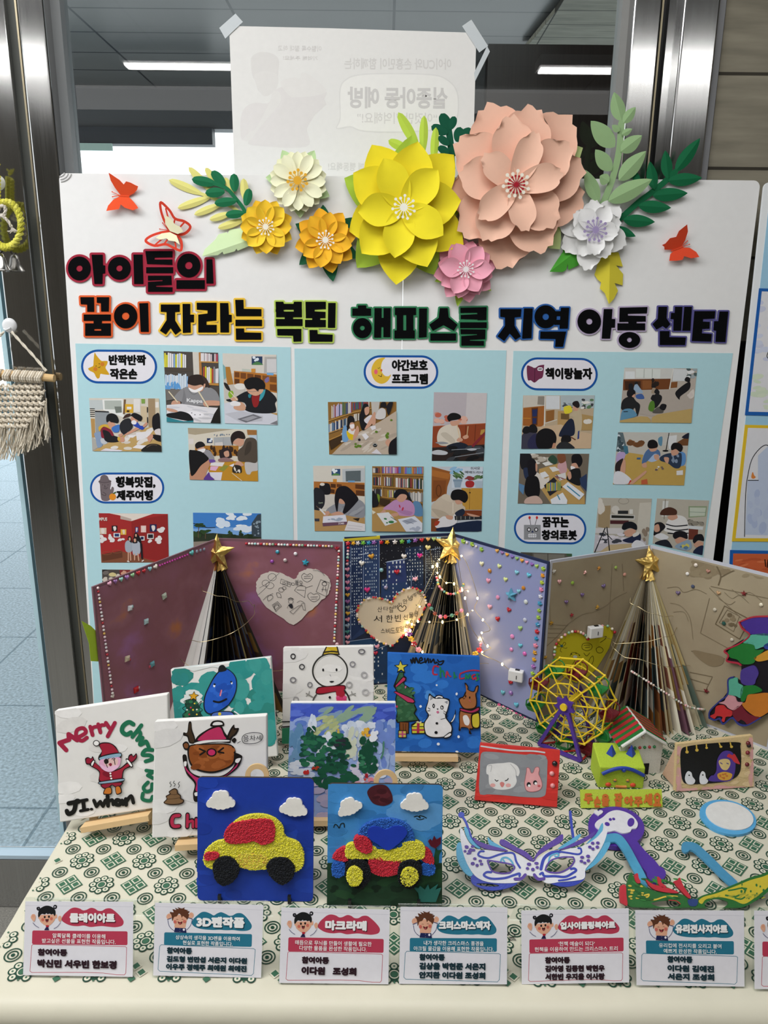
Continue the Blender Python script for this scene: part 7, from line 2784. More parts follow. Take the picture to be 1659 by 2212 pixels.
canvas('bright blue canvas painted with a tree, a white snow cat and a brown reindeer', (936, 1658), qF, '''
P 2160b4 880,135 1600,160 1600,900 875,880
D 2a6cc0,1c58aa,2f74c8 890,160 1570,870 50 60 40 3
D 4a8cd4 1190,420 1260,500 4 36 26 4
C 0f1114 13 1062,190 1072,214 1080,178 1092,214 1100,176 1118,214
C 0f1114 11 1128,200 1148,190 1140,174 1126,190 1132,216 1160,208
C 0f1114 11 1166,180 1172,212 1190,180 1196,212
C 0f1114 11 1206,186 1212,210 1232,186 1240,214 1258,210
C 0f1114 10 1262,190 1275,205 1308,198 1290,225 1268,224
C 0f1114 7 1250,205 1268,218 1260,232
C b02a40 12 1268,242 1240,236 1228,262 1230,296 1258,300
L 1f7a50 12 1282,246 1284,320
C 1f7a50 12 1284,285 1302,272 1312,310
C a83048 11 1325,320 1332,278 1345,305 1360,315
L 1f7a50 11 1385,285 1386,326
C 1f7a50 10 1388,300 1402,320
C b02a40 10 1440,290 1428,300 1430,330 1460,325
C b02a40 10 1432,292 1480,275 1530,268 1572,272
C 1f7a50 11 1470,335 1475,300 1490,330 1500,298 1512,330
C b02a40 11 1540,300 1520,310 1528,335 1545,320 1548,338
C 1f7a50 11 1570,300 1555,295 1558,318 1568,330 1550,345
P 12160f 985,190 1000,225 1045,224 1012,250 1020,290 990,270 958,288 968,252 936,230 972,226
P d4c84a 985,200 997,230 1034,229 1006,249 1013,278 990,262 966,276 974,250 948,233 975,231
P 13180f 975,280 1012,280 1010,305 1030,320 1012,370 1060,400 1070,430 1088,465 1080,500 1110,560 1092,590 1130,645 1060,652 960,660 950,640 958,580 946,480 958,430 932,385 962,310
P 2f5c3c 978,286 1006,286 1004,310 1022,326 1004,372 1052,406 1062,436 1078,468 1072,502 1098,556 1082,588 1116,638 1050,644 966,652 960,580 954,480 966,430 944,386 968,315
D 3a6a48,2a5436,456f4c 962,400 1080,630 36 16 10 5 -20
D 35624a 972,290 1010,390 10 10 10 6
P 1a1014 945,400 940,380 1005,312 1030,322 1028,345
P b8345c 950,394 950,382 1006,320 1022,328 1018,342
P 1a1014 932,428 950,420 1080,478 1096,500 1085,516 1040,512
P b8345c 938,430 952,427 1076,484 1088,500 1080,508 1040,504
P b8345c 950,530 965,530 965,545 950,545
D c06c90 1020,390 1030,400 2 6 8 7
P 1a120c 975,650 1050,655 1048,740 990,745 975,720
P 7a4620 982,654 1043,658 1040,735 995,738 982,716
C 3a2010 4 1005,665 1008,730
C 3a2010 4 1025,665 1022,735
P 18140c 1064,670 1100,652 1175,655 1172,740 1068,742
P c8c038 1070,690 1165,690 1162,734 1074,735
P d8d24c 1072,684 1102,660 1168,662 1165,684
P a82c48 1108,662 1128,662 1126,735 1106,735
P a82c48 1072,706 1164,706 1164,718 1072,718
S d8c89a 1100,655 1115,645 1125,652 1140,646 1138,660
R 18140c 968 714 1030 770
R c8b858 973 720 1025 765
P b84878 994,720 1006,720 1006,765 994,765
P b84878 973,738 1025,738 1025,748 973,748
S 14161a 1188,500 1200,440 1240,470 1300,470 1345,480 1352,500 1340,560 1330,620 1370,680 1368,735 1325,765 1240,772 1190,760 1165,730 1158,660 1190,605 1170,560
P 14161a 1196,500 1198,438 1240,468 1240,490
P 14161a 1350,520 1346,478 1300,496 1300,510
S e0dfe0 1192,505 1203,455 1240,478 1300,478 1338,490 1345,510 1333,560 1318,615 1362,682 1358,730 1322,757 1240,764 1192,752 1172,726 1166,662 1198,605 1178,560
P 8a8c94 1206,492 1208,452 1232,474
P 8a8c94 1336,520 1338,492 1312,502
C 14161a 7 1240,470 1260,454 1290,456 1308,474
C e4e2e2 10 1252,470 1270,462 1295,468
C 14161a 4 1180,608 1190,602 1210,600
C 14161a 4 1285,632 1320,622 1340,604
O 14161a 1232,532 7 11 6
E 14161a 1232,520 6 5
E 14161a 1232,543 6 5
O 14161a 1294,543 10 13 5
E 14161a 1298,535 5 6
S 14161a 1255,552 1268,552 1262,560
S c8688c 1252,575 1265,568 1272,578 1262,588
L 14161a 4 1190,545 1206,555
L 14161a 4 1186,568 1205,566
L 14161a 4 1306,568 1324,578
L 14161a 4 1305,582 1318,594
E 0e0f12 1256,661 10 9
E 0e0f12 1250,729 12 11
S 14161a 1302,765 1330,740 1355,725 1370,742 1352,765 1320,775
S e0dfe0 1312,762 1334,745 1354,734 1362,744 1348,758 1322,766
S 14161a 1352,655 1372,625 1390,585 1392,556 1398,575 1392,615 1375,650 1358,665
S e0dfe0 1360,650 1376,628 1390,594 1390,615 1374,645
S 1c120c 1462,365 1472,360 1490,385 1492,410 1530,420 1545,385 1568,380 1562,420 1550,440 1556,500 1545,545 1500,560 1450,550 1418,490 1425,470 1450,460 1465,430 1478,410
S a0643a 1470,372 1484,390 1486,412 1532,428 1550,392 1560,388 1554,424 1542,444 1548,500 1538,538 1500,550 1455,542 1426,488 1455,466 1474,432
S 1c120c 1440,555 1535,560 1540,620 1530,700 1505,710 1515,740 1495,735 1490,700 1440,695 1432,715 1418,712 1422,660 1420,590
S a0643a 1446,562 1528,566 1532,620 1522,692 1498,698 1502,720 1484,692 1440,688 1430,704 1428,660 1428,595
S e0dcd8 1450,610 1478,600 1500,640 1490,675 1462,665
S 1c120c 1430,545 1510,560 1570,535 1572,570 1520,590 1438,572
S a83058 1436,552 1510,568 1562,545 1564,562 1515,580 1442,566
S 1c120c 1510,600 1545,580 1575,585 1575,690 1520,690
S c8b838 1520,608 1548,590 1568,594 1568,682 1526,682
E 1c120c 1470,458 5 9
E 1c120c 1500,468 5 9
C 1c120c 4 1448,468 1455,478 1464,472
C c05870 4 1495,490 1508,498
D e0e6ee 1245,375 1255,378 1 10 9 8
D e0e6ee 1400,440 1408,445 1 9 12 9
D e0e6ee 1130,530 1140,536 1 10 10 10
D e0e6ee 1262,808 1270,814 1 13 12 11
D e0e6ee 1412,755 1420,762 1 10 12 12
D e0e6ee 1400,866 1408,872 1 16 9 13
''', 13, 0, CB, edge='2864b8', ease=((850, 1627), (988, 1628)), easel_label='small wooden easel under the blue snow cat canvas')

# ================================================================== CLAY CAR PLAQUES


def grains(b, pl, o, poly_px, h, col, n, r, seed, gain=1.1, cols=None):
 """foam clay: a thick body with its own little beads over the surface"""
 P_ = ccw([pl.at(*p) for p in poly_px])
 V, T = cdt([P_])
 c = lin(col, gain)
 b.slab([(x - o[0], y - o[1]) for x, y in V], T, 0, h - r * .6, c)
 rn = random.Random(seed)
 x0, x1 = min(p[0] for p in P_), max(p[0] for p in P_)
 y0, y1 = min(p[1] for p in P_), max(p[1] for p in P_)
 pts = []
 for tri in T:
  A_, B_, C_ = (Vector(V[i]) for i in tri)
  ar_ = abs((B_ - A_).x * (C_ - A_).y - (B_ - A_).y * (C_ - A_).x) / 2
  pts += [(A_, B_, C_)] * max(1, int(ar_ / (r * r * 1.5)))
 N = len(P_)
 for i in range(N):     # along the rim too
  p, q = Vector(P_[i]), Vector(P_[(i + 1) % N])
  for k in range(max(1, int((q - p).length / (r * 1.3)))):
   pp = p + (q - p) * rn.random()
   pts.append((pp, pp, pp))
 octa = [(1, 0, 0), (.31, .95, 0), (-.81, .59, 0), (-.81, -.59, 0), (.31, -.95, 0), (0, 0, .9)]
 for A_, B_, C_ in pts:
  u, v = rn.random(), rn.random()
  if u + v > 1:
   u, v = 1 - u, 1 - v
  p = A_ + (B_ - A_) * u + (C_ - A_) * v
  rr = r * rn.uniform(.7, 1.2)
  z = h - r * .7 + rn.uniform(-.5, .4) * r
  if A_ is B_:
   z = rn.uniform(.2, .9) * h
  k = rn.uniform(.86, 1.12)
  cc = c if not cols else lin(rn.choice(cols), gain)
  a0 = rn.uniform(0, 6)
  ca, sa = math.cos(a0), math.sin(a0)
  b.add([(p.x - o[0] + rr * (x * ca - y * sa), p.y - o[1] + rr * (x * sa + y * ca), z + rr * zz) for x, y, zz in octa], [(0, 1, 5), (1, 2, 5), (2, 3, 5), (3, 4, 5), (4, 0, 5)], tuple(min(.93, q * k) for q in cc))


def plaque(label, base, q, board_col, handle, art, clouds, pieces, extra=()):
 pl = stand(*base, 0, 13, 0)
 A = [pl.at(*p) for p in q]
 x0, x1 = (A[0][0] + A[3][0]) / 2, (A[1][0] + A[2][0]) / 2
 y0, y1 = (A[2][1] + A[3][1]) / 2, (A[0][1] + A[1][1]) / 2
 c = ((x0 + x1) / 2, y0)
 t = thing('car_plaque', pl.w(*c), label, 'craft picture', 'clay car pictures')
 rr = rrect(x0 - c[0], y0 - c[1], x1 - c[0], y1 - c[1], .006)
 V, T = cdt([rr]); b = MB(); b.slab(V, T, -.004, 0, lin(board_col, 1.1), lin('3a2e24'))
 part('panel', b, 'acrylic_paint', t, pl.M(*c))
 h = pl.at(*handle[:2]); R = handle[2] * pl.px(*handle[:2])
 V, T = cdt([ell(h[0] - c[0], h[1] - c[1], R, R, n=40)], [ell(h[0] - c[0], h[1] - c[1], R * .58, R * .58, n=32)])
 b = MB(); b.slab(V, T, -.0078, -.0045, lin('d2b284', 1.1))
 part('ring_handle', b, 'wood', t, pl.M(*c))
 if art:
  a = Art(CC, 1.1); a.run(art); cropart(a, [pl_px for pl_px in q])
  b, M = a.mb(pl, .0002, .00003); part('painting', b, 'acrylic_paint', t, M)
 for f in clouds:
  fs = [[pl.at(*TC(CC, p)) for p in ell(*e, n=20)] for e in f]
  V, T = cdt(fs); b = MB(); m_ = (sum(v[0] for v in V) / len(V), sum(v[1] for v in V) / len(V))
  b.slab([(x - m_[0], y - m_[1]) for x, y in V], T, .0004, .0042, lin('e6e3dd', 1.08))
  part('cloud', b, 'acrylic_paint', t, pl.M(m_[0], m_[1]))
 for nm, pp, hh, col, cols, lab in pieces:
  pts = [TC(CC, p) for p in spline(poly(pp), True, 5)]
  m_ = pl.at(sum(p[0] for p in pts) / len(pts), sum(p[1] for p in pts) / len(pts))
  b = MB(); grains(b, pl, m_, pts, hh, col, 0, .0011, len(pp), cols=cols)
  part(nm, b, 'clay', t, pl.M(m_[0], m_[1], .0006), label=lab)
 # black wire stand behind
 b = MB()
 for s_ in (-.3, .3):
  u = c[0] + (x1 - x0) * s_
  p0 = pl.w(u, y0 + .004, -.006); p0.z = TT + .006
  b.bar(Vector((p0.x, p0.y - .012, TT + .006)), Vector((p0.x, p0.y + .06, TT + .006)), .004, .004, lin('17171a'))
  b.bar(Vector((p0.x, p0.y + .004, TT + .006)), pl.w(u, y0 + (y1 - y0) * .55, -.009), .004, .004, lin('17171a'))
  b.bar(Vector((p0.x, p0.y - .011, TT + .005)), Vector((p0.x, p0.y - .011, TT + .016)), .004, .004, lin('17171a'))
 part('stand', b, 'plastic', t, world=True)
 return t, pl


cloud = lambda cx, cy, s_, rot=0: [(cx + (x * math.cos(rad(rot)) - y * math.sin(rad(rot))) * s_, cy + (x * math.sin(rad(rot)) + y * math.cos(rad(rot))) * s_, r * s_, r * s_) for x, y, r in ((0, 0, 38), (-52, 12, 30), (52, 10, 30), (-72, 26, 24), (74, 24, 24), (-26, -24, 32), (22, -26, 34), (0, -38, 24), (-44, 30, 26), (44, 30, 26), (-14, 36, 28), (16, 36, 28))]
YC = ['e0d83c', 'd8d048', 'e4dc30', 'dcd45a']
RC = ['c82838', 'c02c40', 'd03848']
BC = ['15171c', '1c1f26', '101216']
plaque('deep blue plaque with a yellow and red bubbly clay car, left of the two', (552, 1952), [(429, 1681), (678, 1679), (676, 1948), (424, 1944)], '1c3a9c', (554, 1679, 26), '''
D 1f40a6,1a3694 90,130 780,850 30 70 40 3
''', [cloud(222, 245, .92), cloud(672, 288, .90, 8)],
    [('car_body', '378,340 480,332 560,360 606,410 622,470 700,505 735,580 720,660 640,690 560,660 430,672 330,655 230,680 128,640 132,555 195,500 250,480 300,385', .006, 'd8d040', YC, 'yellow clay body'),
  ('bumper', '320,585 420,570 510,590 500,640 420,660 350,650', .0064, 'd8c048', ['d8d048', 'd8d048', 'd8a84c', 'dcd45a', 'd8b84c'], 'orange specked clay'),
  ('window', '248,465 268,410 320,375 420,358 520,355 555,390 558,460 540,495 480,510 430,490 380,500 280,502', .008, 'c02c3c', RC, 'red clay window'),
  ('headlight', '130,570 160,556 210,562 212,590 160,608 132,600', .008, 'c02c3c', RC, 'red clay light'),
  ('wheel', '180,640 210,595 260,582 310,600 340,650 325,710 280,750 235,758 195,720', .009, '15171c', BC, 'black clay wheel'),
  ('wheel', '510,640 540,600 600,588 650,605 680,650 665,715 620,750 585,748 530,700', .009, '15171c', BC, 'black clay wheel')])
plaque('sky blue and green plaque with a colourful bubbly clay car, right of the two', (831, 1962), [(709, 1694), (955, 1694), (955, 1956), (706, 1956)], '3f86c4', (833, 1692, 26), '''
D 4088c8,3a7fbc,3576b0 895,170 1580,640 40 70 30 3
D 5a96cc 1300,200 1560,420 10 70 40 4
P 1c3a26 870,640 1600,640 1600,910 870,910
D 16301f,214428,1a3622 890,660 1580,900 50 60 22 5
S 4a1c24 1125,200 1150,170 1200,155 1245,165 1275,210 1280,260 1240,285 1200,285 1160,270 1135,235
D 5a242c,3f161e 1150,180 1260,270 12 26 14 6
C 16221c 6 918,420 926,402 940,408 952,424 962,400 980,396 984,420
C 16221c 6 1415,355 1435,350 1452,362 1448,348 1470,352 1490,362
C 16221c 5 1430,366 1450,372 1475,366
S 1c4a30 1535,640 1545,560 1550,545 1560,560 1585,560 1570,590 1565,640
D 0e2416 905,790 960,820 3 24 16 7
D 0e2416 1030,790 1090,825 3 28 18 8
D 0e2416 1150,790 1210,815 3 26 16 9
D 0e2416 1270,790 1330,810 3 26 16 10
''', [cloud(1012, 285, .82, -22), cloud(1416, 258, .90, 2)],
    [('dome', '1085,500 1075,440 1110,395 1180,365 1260,358 1340,375 1395,420 1415,490 1380,530 1200,540', .006, '2a5cb0', ['2f66bc', '2456a8', '3570c4'], 'blue clay dome'),
  ('car_body', '1000,520 1050,505 1160,520 1200,545 1330,530 1350,500 1420,492 1470,515 1480,560 1460,600 1330,620 1240,610 1140,600 1020,600 990,570', .007, 'd8d040', YC, 'yellow clay band'),
  ('bonnet', '915,600 935,560 985,530 1000,560 1010,600 980,620', .006, 'c02c3c', RC, 'red clay'),
  ('boot', '1480,540 1515,560 1535,620 1520,635 1465,610', .006, 'c02c3c', RC, 'red clay'),
  ('hatch', '1045,475 1085,455 1130,470 1155,510 1150,550 1110,560 1060,530', .010, 'c02c3c', RC, 'red clay patch'),
  ('side_panel', '1135,610 1200,590 1260,612 1330,610 1315,690 1220,705 1150,680', .007, 'c02c3c', RC, 'red clay panel'),
  ('bumper', '912,640 950,615 985,630 990,690 950,718 912,700', .006, '2a62b8', ['2f68c0', '2456a8'], 'blue clay bumper'),
  ('bumper', '1462,640 1500,630 1538,645 1535,695 1490,705 1462,690', .006, '2a62b8', ['2f68c0', '2456a8'], 'blue clay bumper'),
  ('wheel', '990,680 1000,625 1050,598 1110,610 1145,660 1140,730 1100,772 1050,775 1005,740', .009, '15171c', BC, 'black clay tyre'),
  ('hub', '1002,690 1015,648 1050,635 1090,660 1098,710 1070,750 1030,752 1008,725', .0125, 'd8d040', YC, 'yellow clay hub'),
  ('wheel', '1312,680 1330,625 1380,602 1440,615 1460,660 1445,735 1400,778 1350,770 1318,735', .009, '15171c', BC, 'black clay tyre'),
  ('hub', '1332,690 1350,652 1390,640 1432,665 1436,710 1400,750 1360,752 1335,725', .0125, 'd0c840', YC + ['2a2a20'], 'yellow clay hub')])
pl = stand(831, 1962, 0, 13, 0)
for nm, pts, col, lab, d in (('heart_window', '1128,430 1150,400 1190,398 1240,415 1290,395 1345,398 1370,430 1350,470 1300,515 1250,542 1190,505 1140,470', '1f3cb0', 'flat blue heart window', .0075), ('tulip', '1500,500 1515,488 1525,500 1538,468 1552,492 1580,475 1578,515 1545,545 1515,530', '5a1224', 'dark red tulip', .0015), ('bush', '1408,782 1440,790 1450,776 1480,800 1500,768 1512,800 1560,768 1545,800 1580,790 1548,875 1448,875 1440,820', '2a6a62', 'teal leaf tuft', .0015)):
 b, M = slabmb(pl, [[TC(CC, p) for p in (spline(poly(pts), True, 4) if nm == 'heart_window' else poly(pts))]], d, d + .0016, col)
 part(nm, b, 'acrylic_paint', [o for o in bpy.data.objects if o.name == 'car_plaque.001'][0], M, label=lab)

# ================================================================== NAME SIGNS IN CLEAR ACRYLIC STANDS
GIRL = '''
S {m} 560,320 585,250 640,195 700,150 760,136 830,150 880,176 930,170 1000,140 1060,150 1110,180 1170,182 1230,150 1300,146 1360,180 1430,240 1490,310 1500,360 1470,400 1380,420 1280,415 1180,405 1100,410 1000,420 900,400 800,410 700,400 620,370
R {m} 120 478 1562 680 22
Q {m} 7 118,700 135,684 1530,700 1550,716 1540,1085 1520,1112 1400,1112 1200,1090 900,1085 130,1100 102,1080
S 1a1a22 175,160 180,135 205,128 225,135 232,165 215,185 190,182
S 1a1a22 428,125 440,102 465,98 485,115 482,145 460,160 435,150
E 77747c 206,154 9 9
E d8d6dc 455,128 11 10
S d8a488 205,300 205,270 215,250 460,240 488,250 488,290 460,300 450,330 400,385 350,410 300,395 240,350 220,310
S 16181a 205,280 202,215 230,155 290,118 350,110 420,135 460,180 466,240 450,262 430,232 400,240 380,228 340,234 330,220 300,238 265,230 240,245 222,275
E 1a1416 303,278 15 18
E 1a1416 367,272 15 18
E c86a58 275,318 24 24
E c86a58 405,300 22 24
S 3a1418 316,305 340,312 362,302 358,340 340,354 322,342
S b04048 328,336 340,330 352,336 340,348
S b02030 325,400 370,400 362,425 335,430
P 241c44 300,470 328,425 360,425 376,470
S d8a488 92,285 105,245 125,235 150,238 165,270 160,320 140,345 115,320
L c87a60 5 118,250 122,280
L c87a60 5 138,248 140,280
S d8a488 505,290 520,262 545,258 560,290 552,330 530,342 512,318
C 3c3a6a 7 128,362 170,405 218,432
C 3c3a6a 7 448,446 500,415 545,358
'''
BOY = '''
S {m} 575,370 600,310 660,250 720,205 780,200 850,225 900,250 950,220 1010,200 1080,225 1130,250 1180,245 1240,212 1310,210 1370,250 1430,320 1470,385 1460,440 1400,470 1300,475 1200,465 1100,470 1000,465 900,470 780,465 680,450 610,420
R {m} 170 520 1480 712 22
Q {m} 7 105,735 130,708 1510,738 1535,752 1520,1110 1490,1142 1300,1135 800,1125 120,1108 90,1080
C 2c3268 8 220,340 235,410 270,460 315,492
C 2c3268 8 580,320 570,380 545,430 505,475
S d8a488 295,260 300,340 320,400 330,450 470,450 490,390 505,330 520,260
S 5a3422 285,350 275,290 245,215 300,215 285,170 340,180 320,150 375,165 360,138 420,155 465,140 460,165 520,180 500,190 540,200 520,230 535,250 510,320 490,300 460,280 440,270 425,295 410,255 380,235 350,275 310,290
S d8a488 195,290 205,255 235,235 262,245 275,290 255,312 215,318
S d8a488 530,270 540,225 570,212 598,235 598,275 565,298 535,290
L c87a60 4 225,262 250,272
L c87a60 4 552,240 580,252
L 23306a 9 212,325 270,302
L 23306a 9 525,292 585,312
C 7a4a3a 5 345,322 360,318 372,326
C 7a4a3a 5 425,318 440,314 450,322
E c8685c 326,358 24 24
E c8685c 468,350 24 24
S 5a1a1e 368,350 400,362 435,350 425,385 400,396 378,382
S b0484c 385,378 400,370 418,378 400,392
P 1c2450 330,445 490,450 502,518 315,512
E dedce4 462,473 17 17
E 8a8a9a 404,462 5 5
E 8a8a9a 404,500 5 5
'''
SIGNS = [
 ('g', 'clay art', [(55, 1947), (288, 1948), (287, 2110), (50, 2106)], '클레이아트', (680, 210, 1375, 355), [('알록달록 클레이를 이용해', 430, 1230), ('받고싶은 선물을 표현한 작품입니다.', 275, 1385)], (212, 738, 660, 845), [('박신민 서우빈 한보경', 212, 895, 1405, 1020)]),
 ('b', '3D pen work', [(335, 1950), (569, 1955), (564, 2112), (331, 2107)], '3D펜작품', (645, 265, 1365, 430), [('상상속의 생각을 3D펜을 이용하여', 342, 1300), ('현실로 표현한 작품입니다.', 452, 1195)], (215, 735, 595, 835), [('김도형 변만섭 서은지 이다원', 215, 865, 1420, 960), ('이우주 정해주 최예원 최예진', 210, 982, 1418, 1080)]),
 ('g', 'macrame', [(608, 1960), (842, 1965), (839, 2126), (603, 2123)], '마크라메', (670, 215, 1300, 365), [('매듭으로 무늬를 만들어 생활에 필요한', 225, 1380), ('다양한 물품을 완성한 작품입니다.', 290, 1310)], (330, 745, 745, 850), [('이다원   조성희', 330, 890, 1160, 1010)]),
 ('b', 'Christmas frame', [(865, 1959), (1096, 1960), (1095, 2126), (862, 2125)], '크리스마스액자', (600, 270, 1385, 400), [('내가 생각한 크리스마스 풍경을', 380, 1280), ('아크릴 물감을 이용해 표현한 작품입니다.', 230, 1430)], (315, 738, 700, 835), [('김상율 박현준 서은지', 315, 862, 1310, 965), ('안지환 이다원 조성희', 315, 990, 1310, 1092)]),
 ('g', 'upcycling book art', [(1126, 1967), (1358, 1962), (1359, 2122), (1127, 2126)], '업사이클링북아트', (590, 225, 1440, 340), [('‘헌책 예술이 되다’', 560, 1120), ('헌책을 이용하여 만드는 크리스마스 트리', 200, 1470)], (355, 735, 740, 835), [('김아영 김동현 박현우', 355, 860, 1270, 960), ('서한빈 우지율 이사랑', 355, 980, 1270, 1080)]),
 ('b', 'glass transfer art', [(1372, 1966), (1607, 1967), (1608, 2131), (1375, 2128)], '유리전사지아트', (605, 275, 1390, 410), [('유리컵에 전사지를 오리고 붙여', 360, 1290), ('예쁘게 완성한 작품입니다.', 430, 1220)], (480, 735, 860, 835), [('이다원 김예진', 480, 865, 1180, 965), ('서은지 조성희', 480, 985, 1180, 1085)]),
 ('g', '', [(1629, 1967), (1863, 1969), (1866, 2140), (1630, 2136)], '', (680, 210, 1375, 355), [], (212, 738, 660, 845), [])]
LABS = ['acrylic sign with a girl and a crimson clay art heading, leftmost in the front row', 'acrylic sign with a boy and a teal 3D pen heading', 'acrylic sign with a girl and a crimson macrame heading', 'acrylic sign with a boy and a teal Christmas frame heading', 'acrylic sign with a girl and a crimson upcycled book art heading', 'acrylic sign with a boy and a teal glass transfer heading', 'acrylic sign cut off by the right edge of the photo']


class QArt(Art):
 def __init__(s, quad, tpl, gain):
  Art.__init__(s, (0, 0, 1), gain); s.q, s.t = quad, tpl

 def P(s, p):
  x0, y0, x1, y1 = s.t
  u, v = (p[0] - x0) / (x1 - x0), (p[1] - y0) / (y1 - y0)
  a, b_, c, d = s.q
  return tuple((a[i] * (1 - u) + b_[i] * u) * (1 - v) + (d[i] * (1 - u) + c[i] * u) * v for i in (0, 1))


for k, (kind, _, q, ttl, tb, l2s, hd, nms) in enumerate(SIGNS):
 mid = ((q[2][0] + q[3][0]) / 2, (q[2][1] + q[3][1]) / 2 + 3)
 pl = stand(*mid, .003, 20, (-.6, 1, 0, 0, -2, .5, 0)[k])
 t = thing('acrylic_sign', pl.o, LABS[k], 'sign', 'name signs along the table front')
 col = 'b23a52' if kind == 'g' else '25718a'
 a = QArt(q, (0, 50, 1645, 1140) if kind == 'g' else (20, 80, 1635, 1175), 1.14)
 a.fill('c9c8d2', [[(0, 108 if kind == 'g' else 130), (1640, 118 if kind == 'g' else 150), (1640, 124 if kind == 'g' else 156), (0, 115 if kind == 'g' else 137)]])
 a.run((GIRL if kind == 'g' else BOY).replace('{m}', col))
 if ttl:
  h = tb[3] - tb[1]
  a.text('3a1420' if kind == 'g' else '123848', tb[0] + 8, tb[1] + 10, tb[2] + 8, tb[3] + 10, ttl, .02, 0, False, h * .05)
  a.text('f2f0ee', *tb, ttl, .02, 0, False, h * .05)
  y = (512, 590) if kind == 'g' else (552, 632)
  for (tx, x0, x1), yy in zip(l2s, y):
   a.text('f0eeee', x0, yy, x1, yy + (68 if kind == 'g' else 66), tx, .012, 8)
  dk = '2a1620' if kind == 'g' else '16303a'
  a.text(dk, *hd, '참여아동', .015, 4, False, 6)
  for tx, x0, y0, x1, y1 in nms:
   a.text(dk, x0, y0, x1, y1, tx, .02, 8, False, (y1 - y0) * .055)
 # card
 A = [pl.at(*p) for p in q]
 b, M = a.mb(pl, .0003, .00002, back=(q, 'dcdbe2', .0004))
 part('card', b, 'print', t, M)
 ca = sum(x[0] for x in A) / 4
 w = (abs(A[1][0] - A[0][0]) + abs(A[2][0] - A[3][0])) / 2
 hh = (A[0][1] + A[1][1]) / 2 - (A[2][1] + A[3][1]) / 2
 v0 = (A[2][1] + A[3][1]) / 2
 b = MB(); b.box((0, hh / 2 + .001, -.0016), (w + .003, hh + .004, .0014), lin('fff'))
 part('front_pane', b, 'clear_acrylic', t, pl.M(ca, v0))
 # rear strut and foot of the stand
 top = pl.w(ca, v0 + hh + .002, -.004)
 zt = top.z
 pr = Plane((top.x, top.y + .056, TT + .0045), pl.u, (0, -.05, zt - TT - .004))
 b = MB(); b.box((0, (zt - TT - .004) / 2, 0), (w + .003, zt - TT - .014, .0014), lin('fff'))
 part('rear_pane', b, 'clear_acrylic', t, pr.M())

# ================================================================== 3-D PEN WORKS


def upright(bl, br, lean=0, h=0):
 """plane through two table pixels, leaning back"""
 a, c = tbl(*bl, h), tbl(*br, h)
 u = (c - a).normalized(); back = Vector((-u.y, u.x, 0))
 return Plane(a, u, Vector((0, 0, math.cos(rad(lean)))) + back * math.sin(rad(lean))), (c - a).length


KW = (1100, 1400, .14467)
# ---------------------------------------------------------------- ferris wheel
fp, fw = upright(TC(KW, (440, 1480)), TC(KW, (1062, 1735)))
hu, hv = fp.at(*TC(KW, (828, 870)))
Rw = 590 * KW[2] * fp.px(*TC(KW, (828, 835)))
t = thing('ferris_wheel', fp.w(hu, 0), 'yellow 3D pen ferris wheel with purple legs and green and dark red cabins', 'model ferris wheel')
YE, PU, GR_, DRD, RD = lin('e0c22c', 1.1), lin('4a2f8c', 1.15), lin('1f7a35', 1.1), lin('6a1822', 1.1), lin('c8322c', 1.1)
NS = 10
DF, DB = -.007, -.046
rn = random.Random(2)
pt = lambda r, a, d: fp.w(hu + r * Rw * math.cos(rad(a)), hv + r * Rw * math.sin(rad(a)), d)
angs = [86 + 36 * k for k in range(NS)]
wob = lambda P, amp=.0006: [Vector(p) + Vector((rn.uniform(-amp, amp), rn.uniform(-amp, amp), rn.uniform(-amp, amp))) for p in P]


def seg(a, c, n=5):
 return wob([Vector(a).lerp(Vector(c), i / (n - 1)) for i in range(n)])


for nm, d in (('front_rim', DF), ('back_rim', DB)):
 b = MB()
 for r in (1, .82, .55):
  P = []
  for k in range(NS):
   P += seg(pt(r, angs[k], d), pt(r, angs[(k + 1) % NS], d))[:-1]
  b.tube(P, .0016 if r == 1 else .0013, YE, 6, closed=True)
 for a in angs:
  b.tube(seg(pt(.1, a, d), pt(1.0, a, d), 7), .0013, YE, 6)
  b.ball(pt(1, a, d), .0026, YE, 7, 5)
 part(nm, b, 'pen_plastic', t, world=True)
b = MB()
for a in angs:
 b.tube(seg(pt(1, a, DF), pt(1, a, DB), 4), .0014, YE, 6)
part('crossbar', b, 'pen_plastic', t, world=True)
b = MB(); b.tube([fp.w(hu, hv, .006), fp.w(hu, hv, DB - .010)], .0062, YE, 12); part('axle', b, 'pen_plastic', t, world=True)
for d in (.0, DB - .006):
 V, T = cdt([[((.019 if i % 2 == 0 else .0125) * math.cos(rad(90 + 360 / 14 * i)), (.019 if i % 2 == 0 else .0125) * math.sin(rad(90 + 360 / 14 * i))) for i in range(14)]])
 b = MB(); b.slab(V, T, -.003, .002, PU); part('hub_star', b, 'pen_plastic', t, fp.M(hu, hv, d))
feet = [(0, 0), (fw, 0)]
for d in (0, DB - .006):
 for i, u in enumerate((.0, fw)):
  b = MB(); b.bar(fp.w(u, .0065, d), fp.w(hu + (-.007 if i == 0 else .007), hv - .010, d), .0058, .005, PU, up=fp.n); part('leg', b, 'pen_plastic', t, world=True)
 b = MB(); b.bar(fp.w(0, .0068, d), fp.w(fw, .0068, d), .0055, .005, PU); part('foot_bar', b, 'pen_plastic', t, world=True)
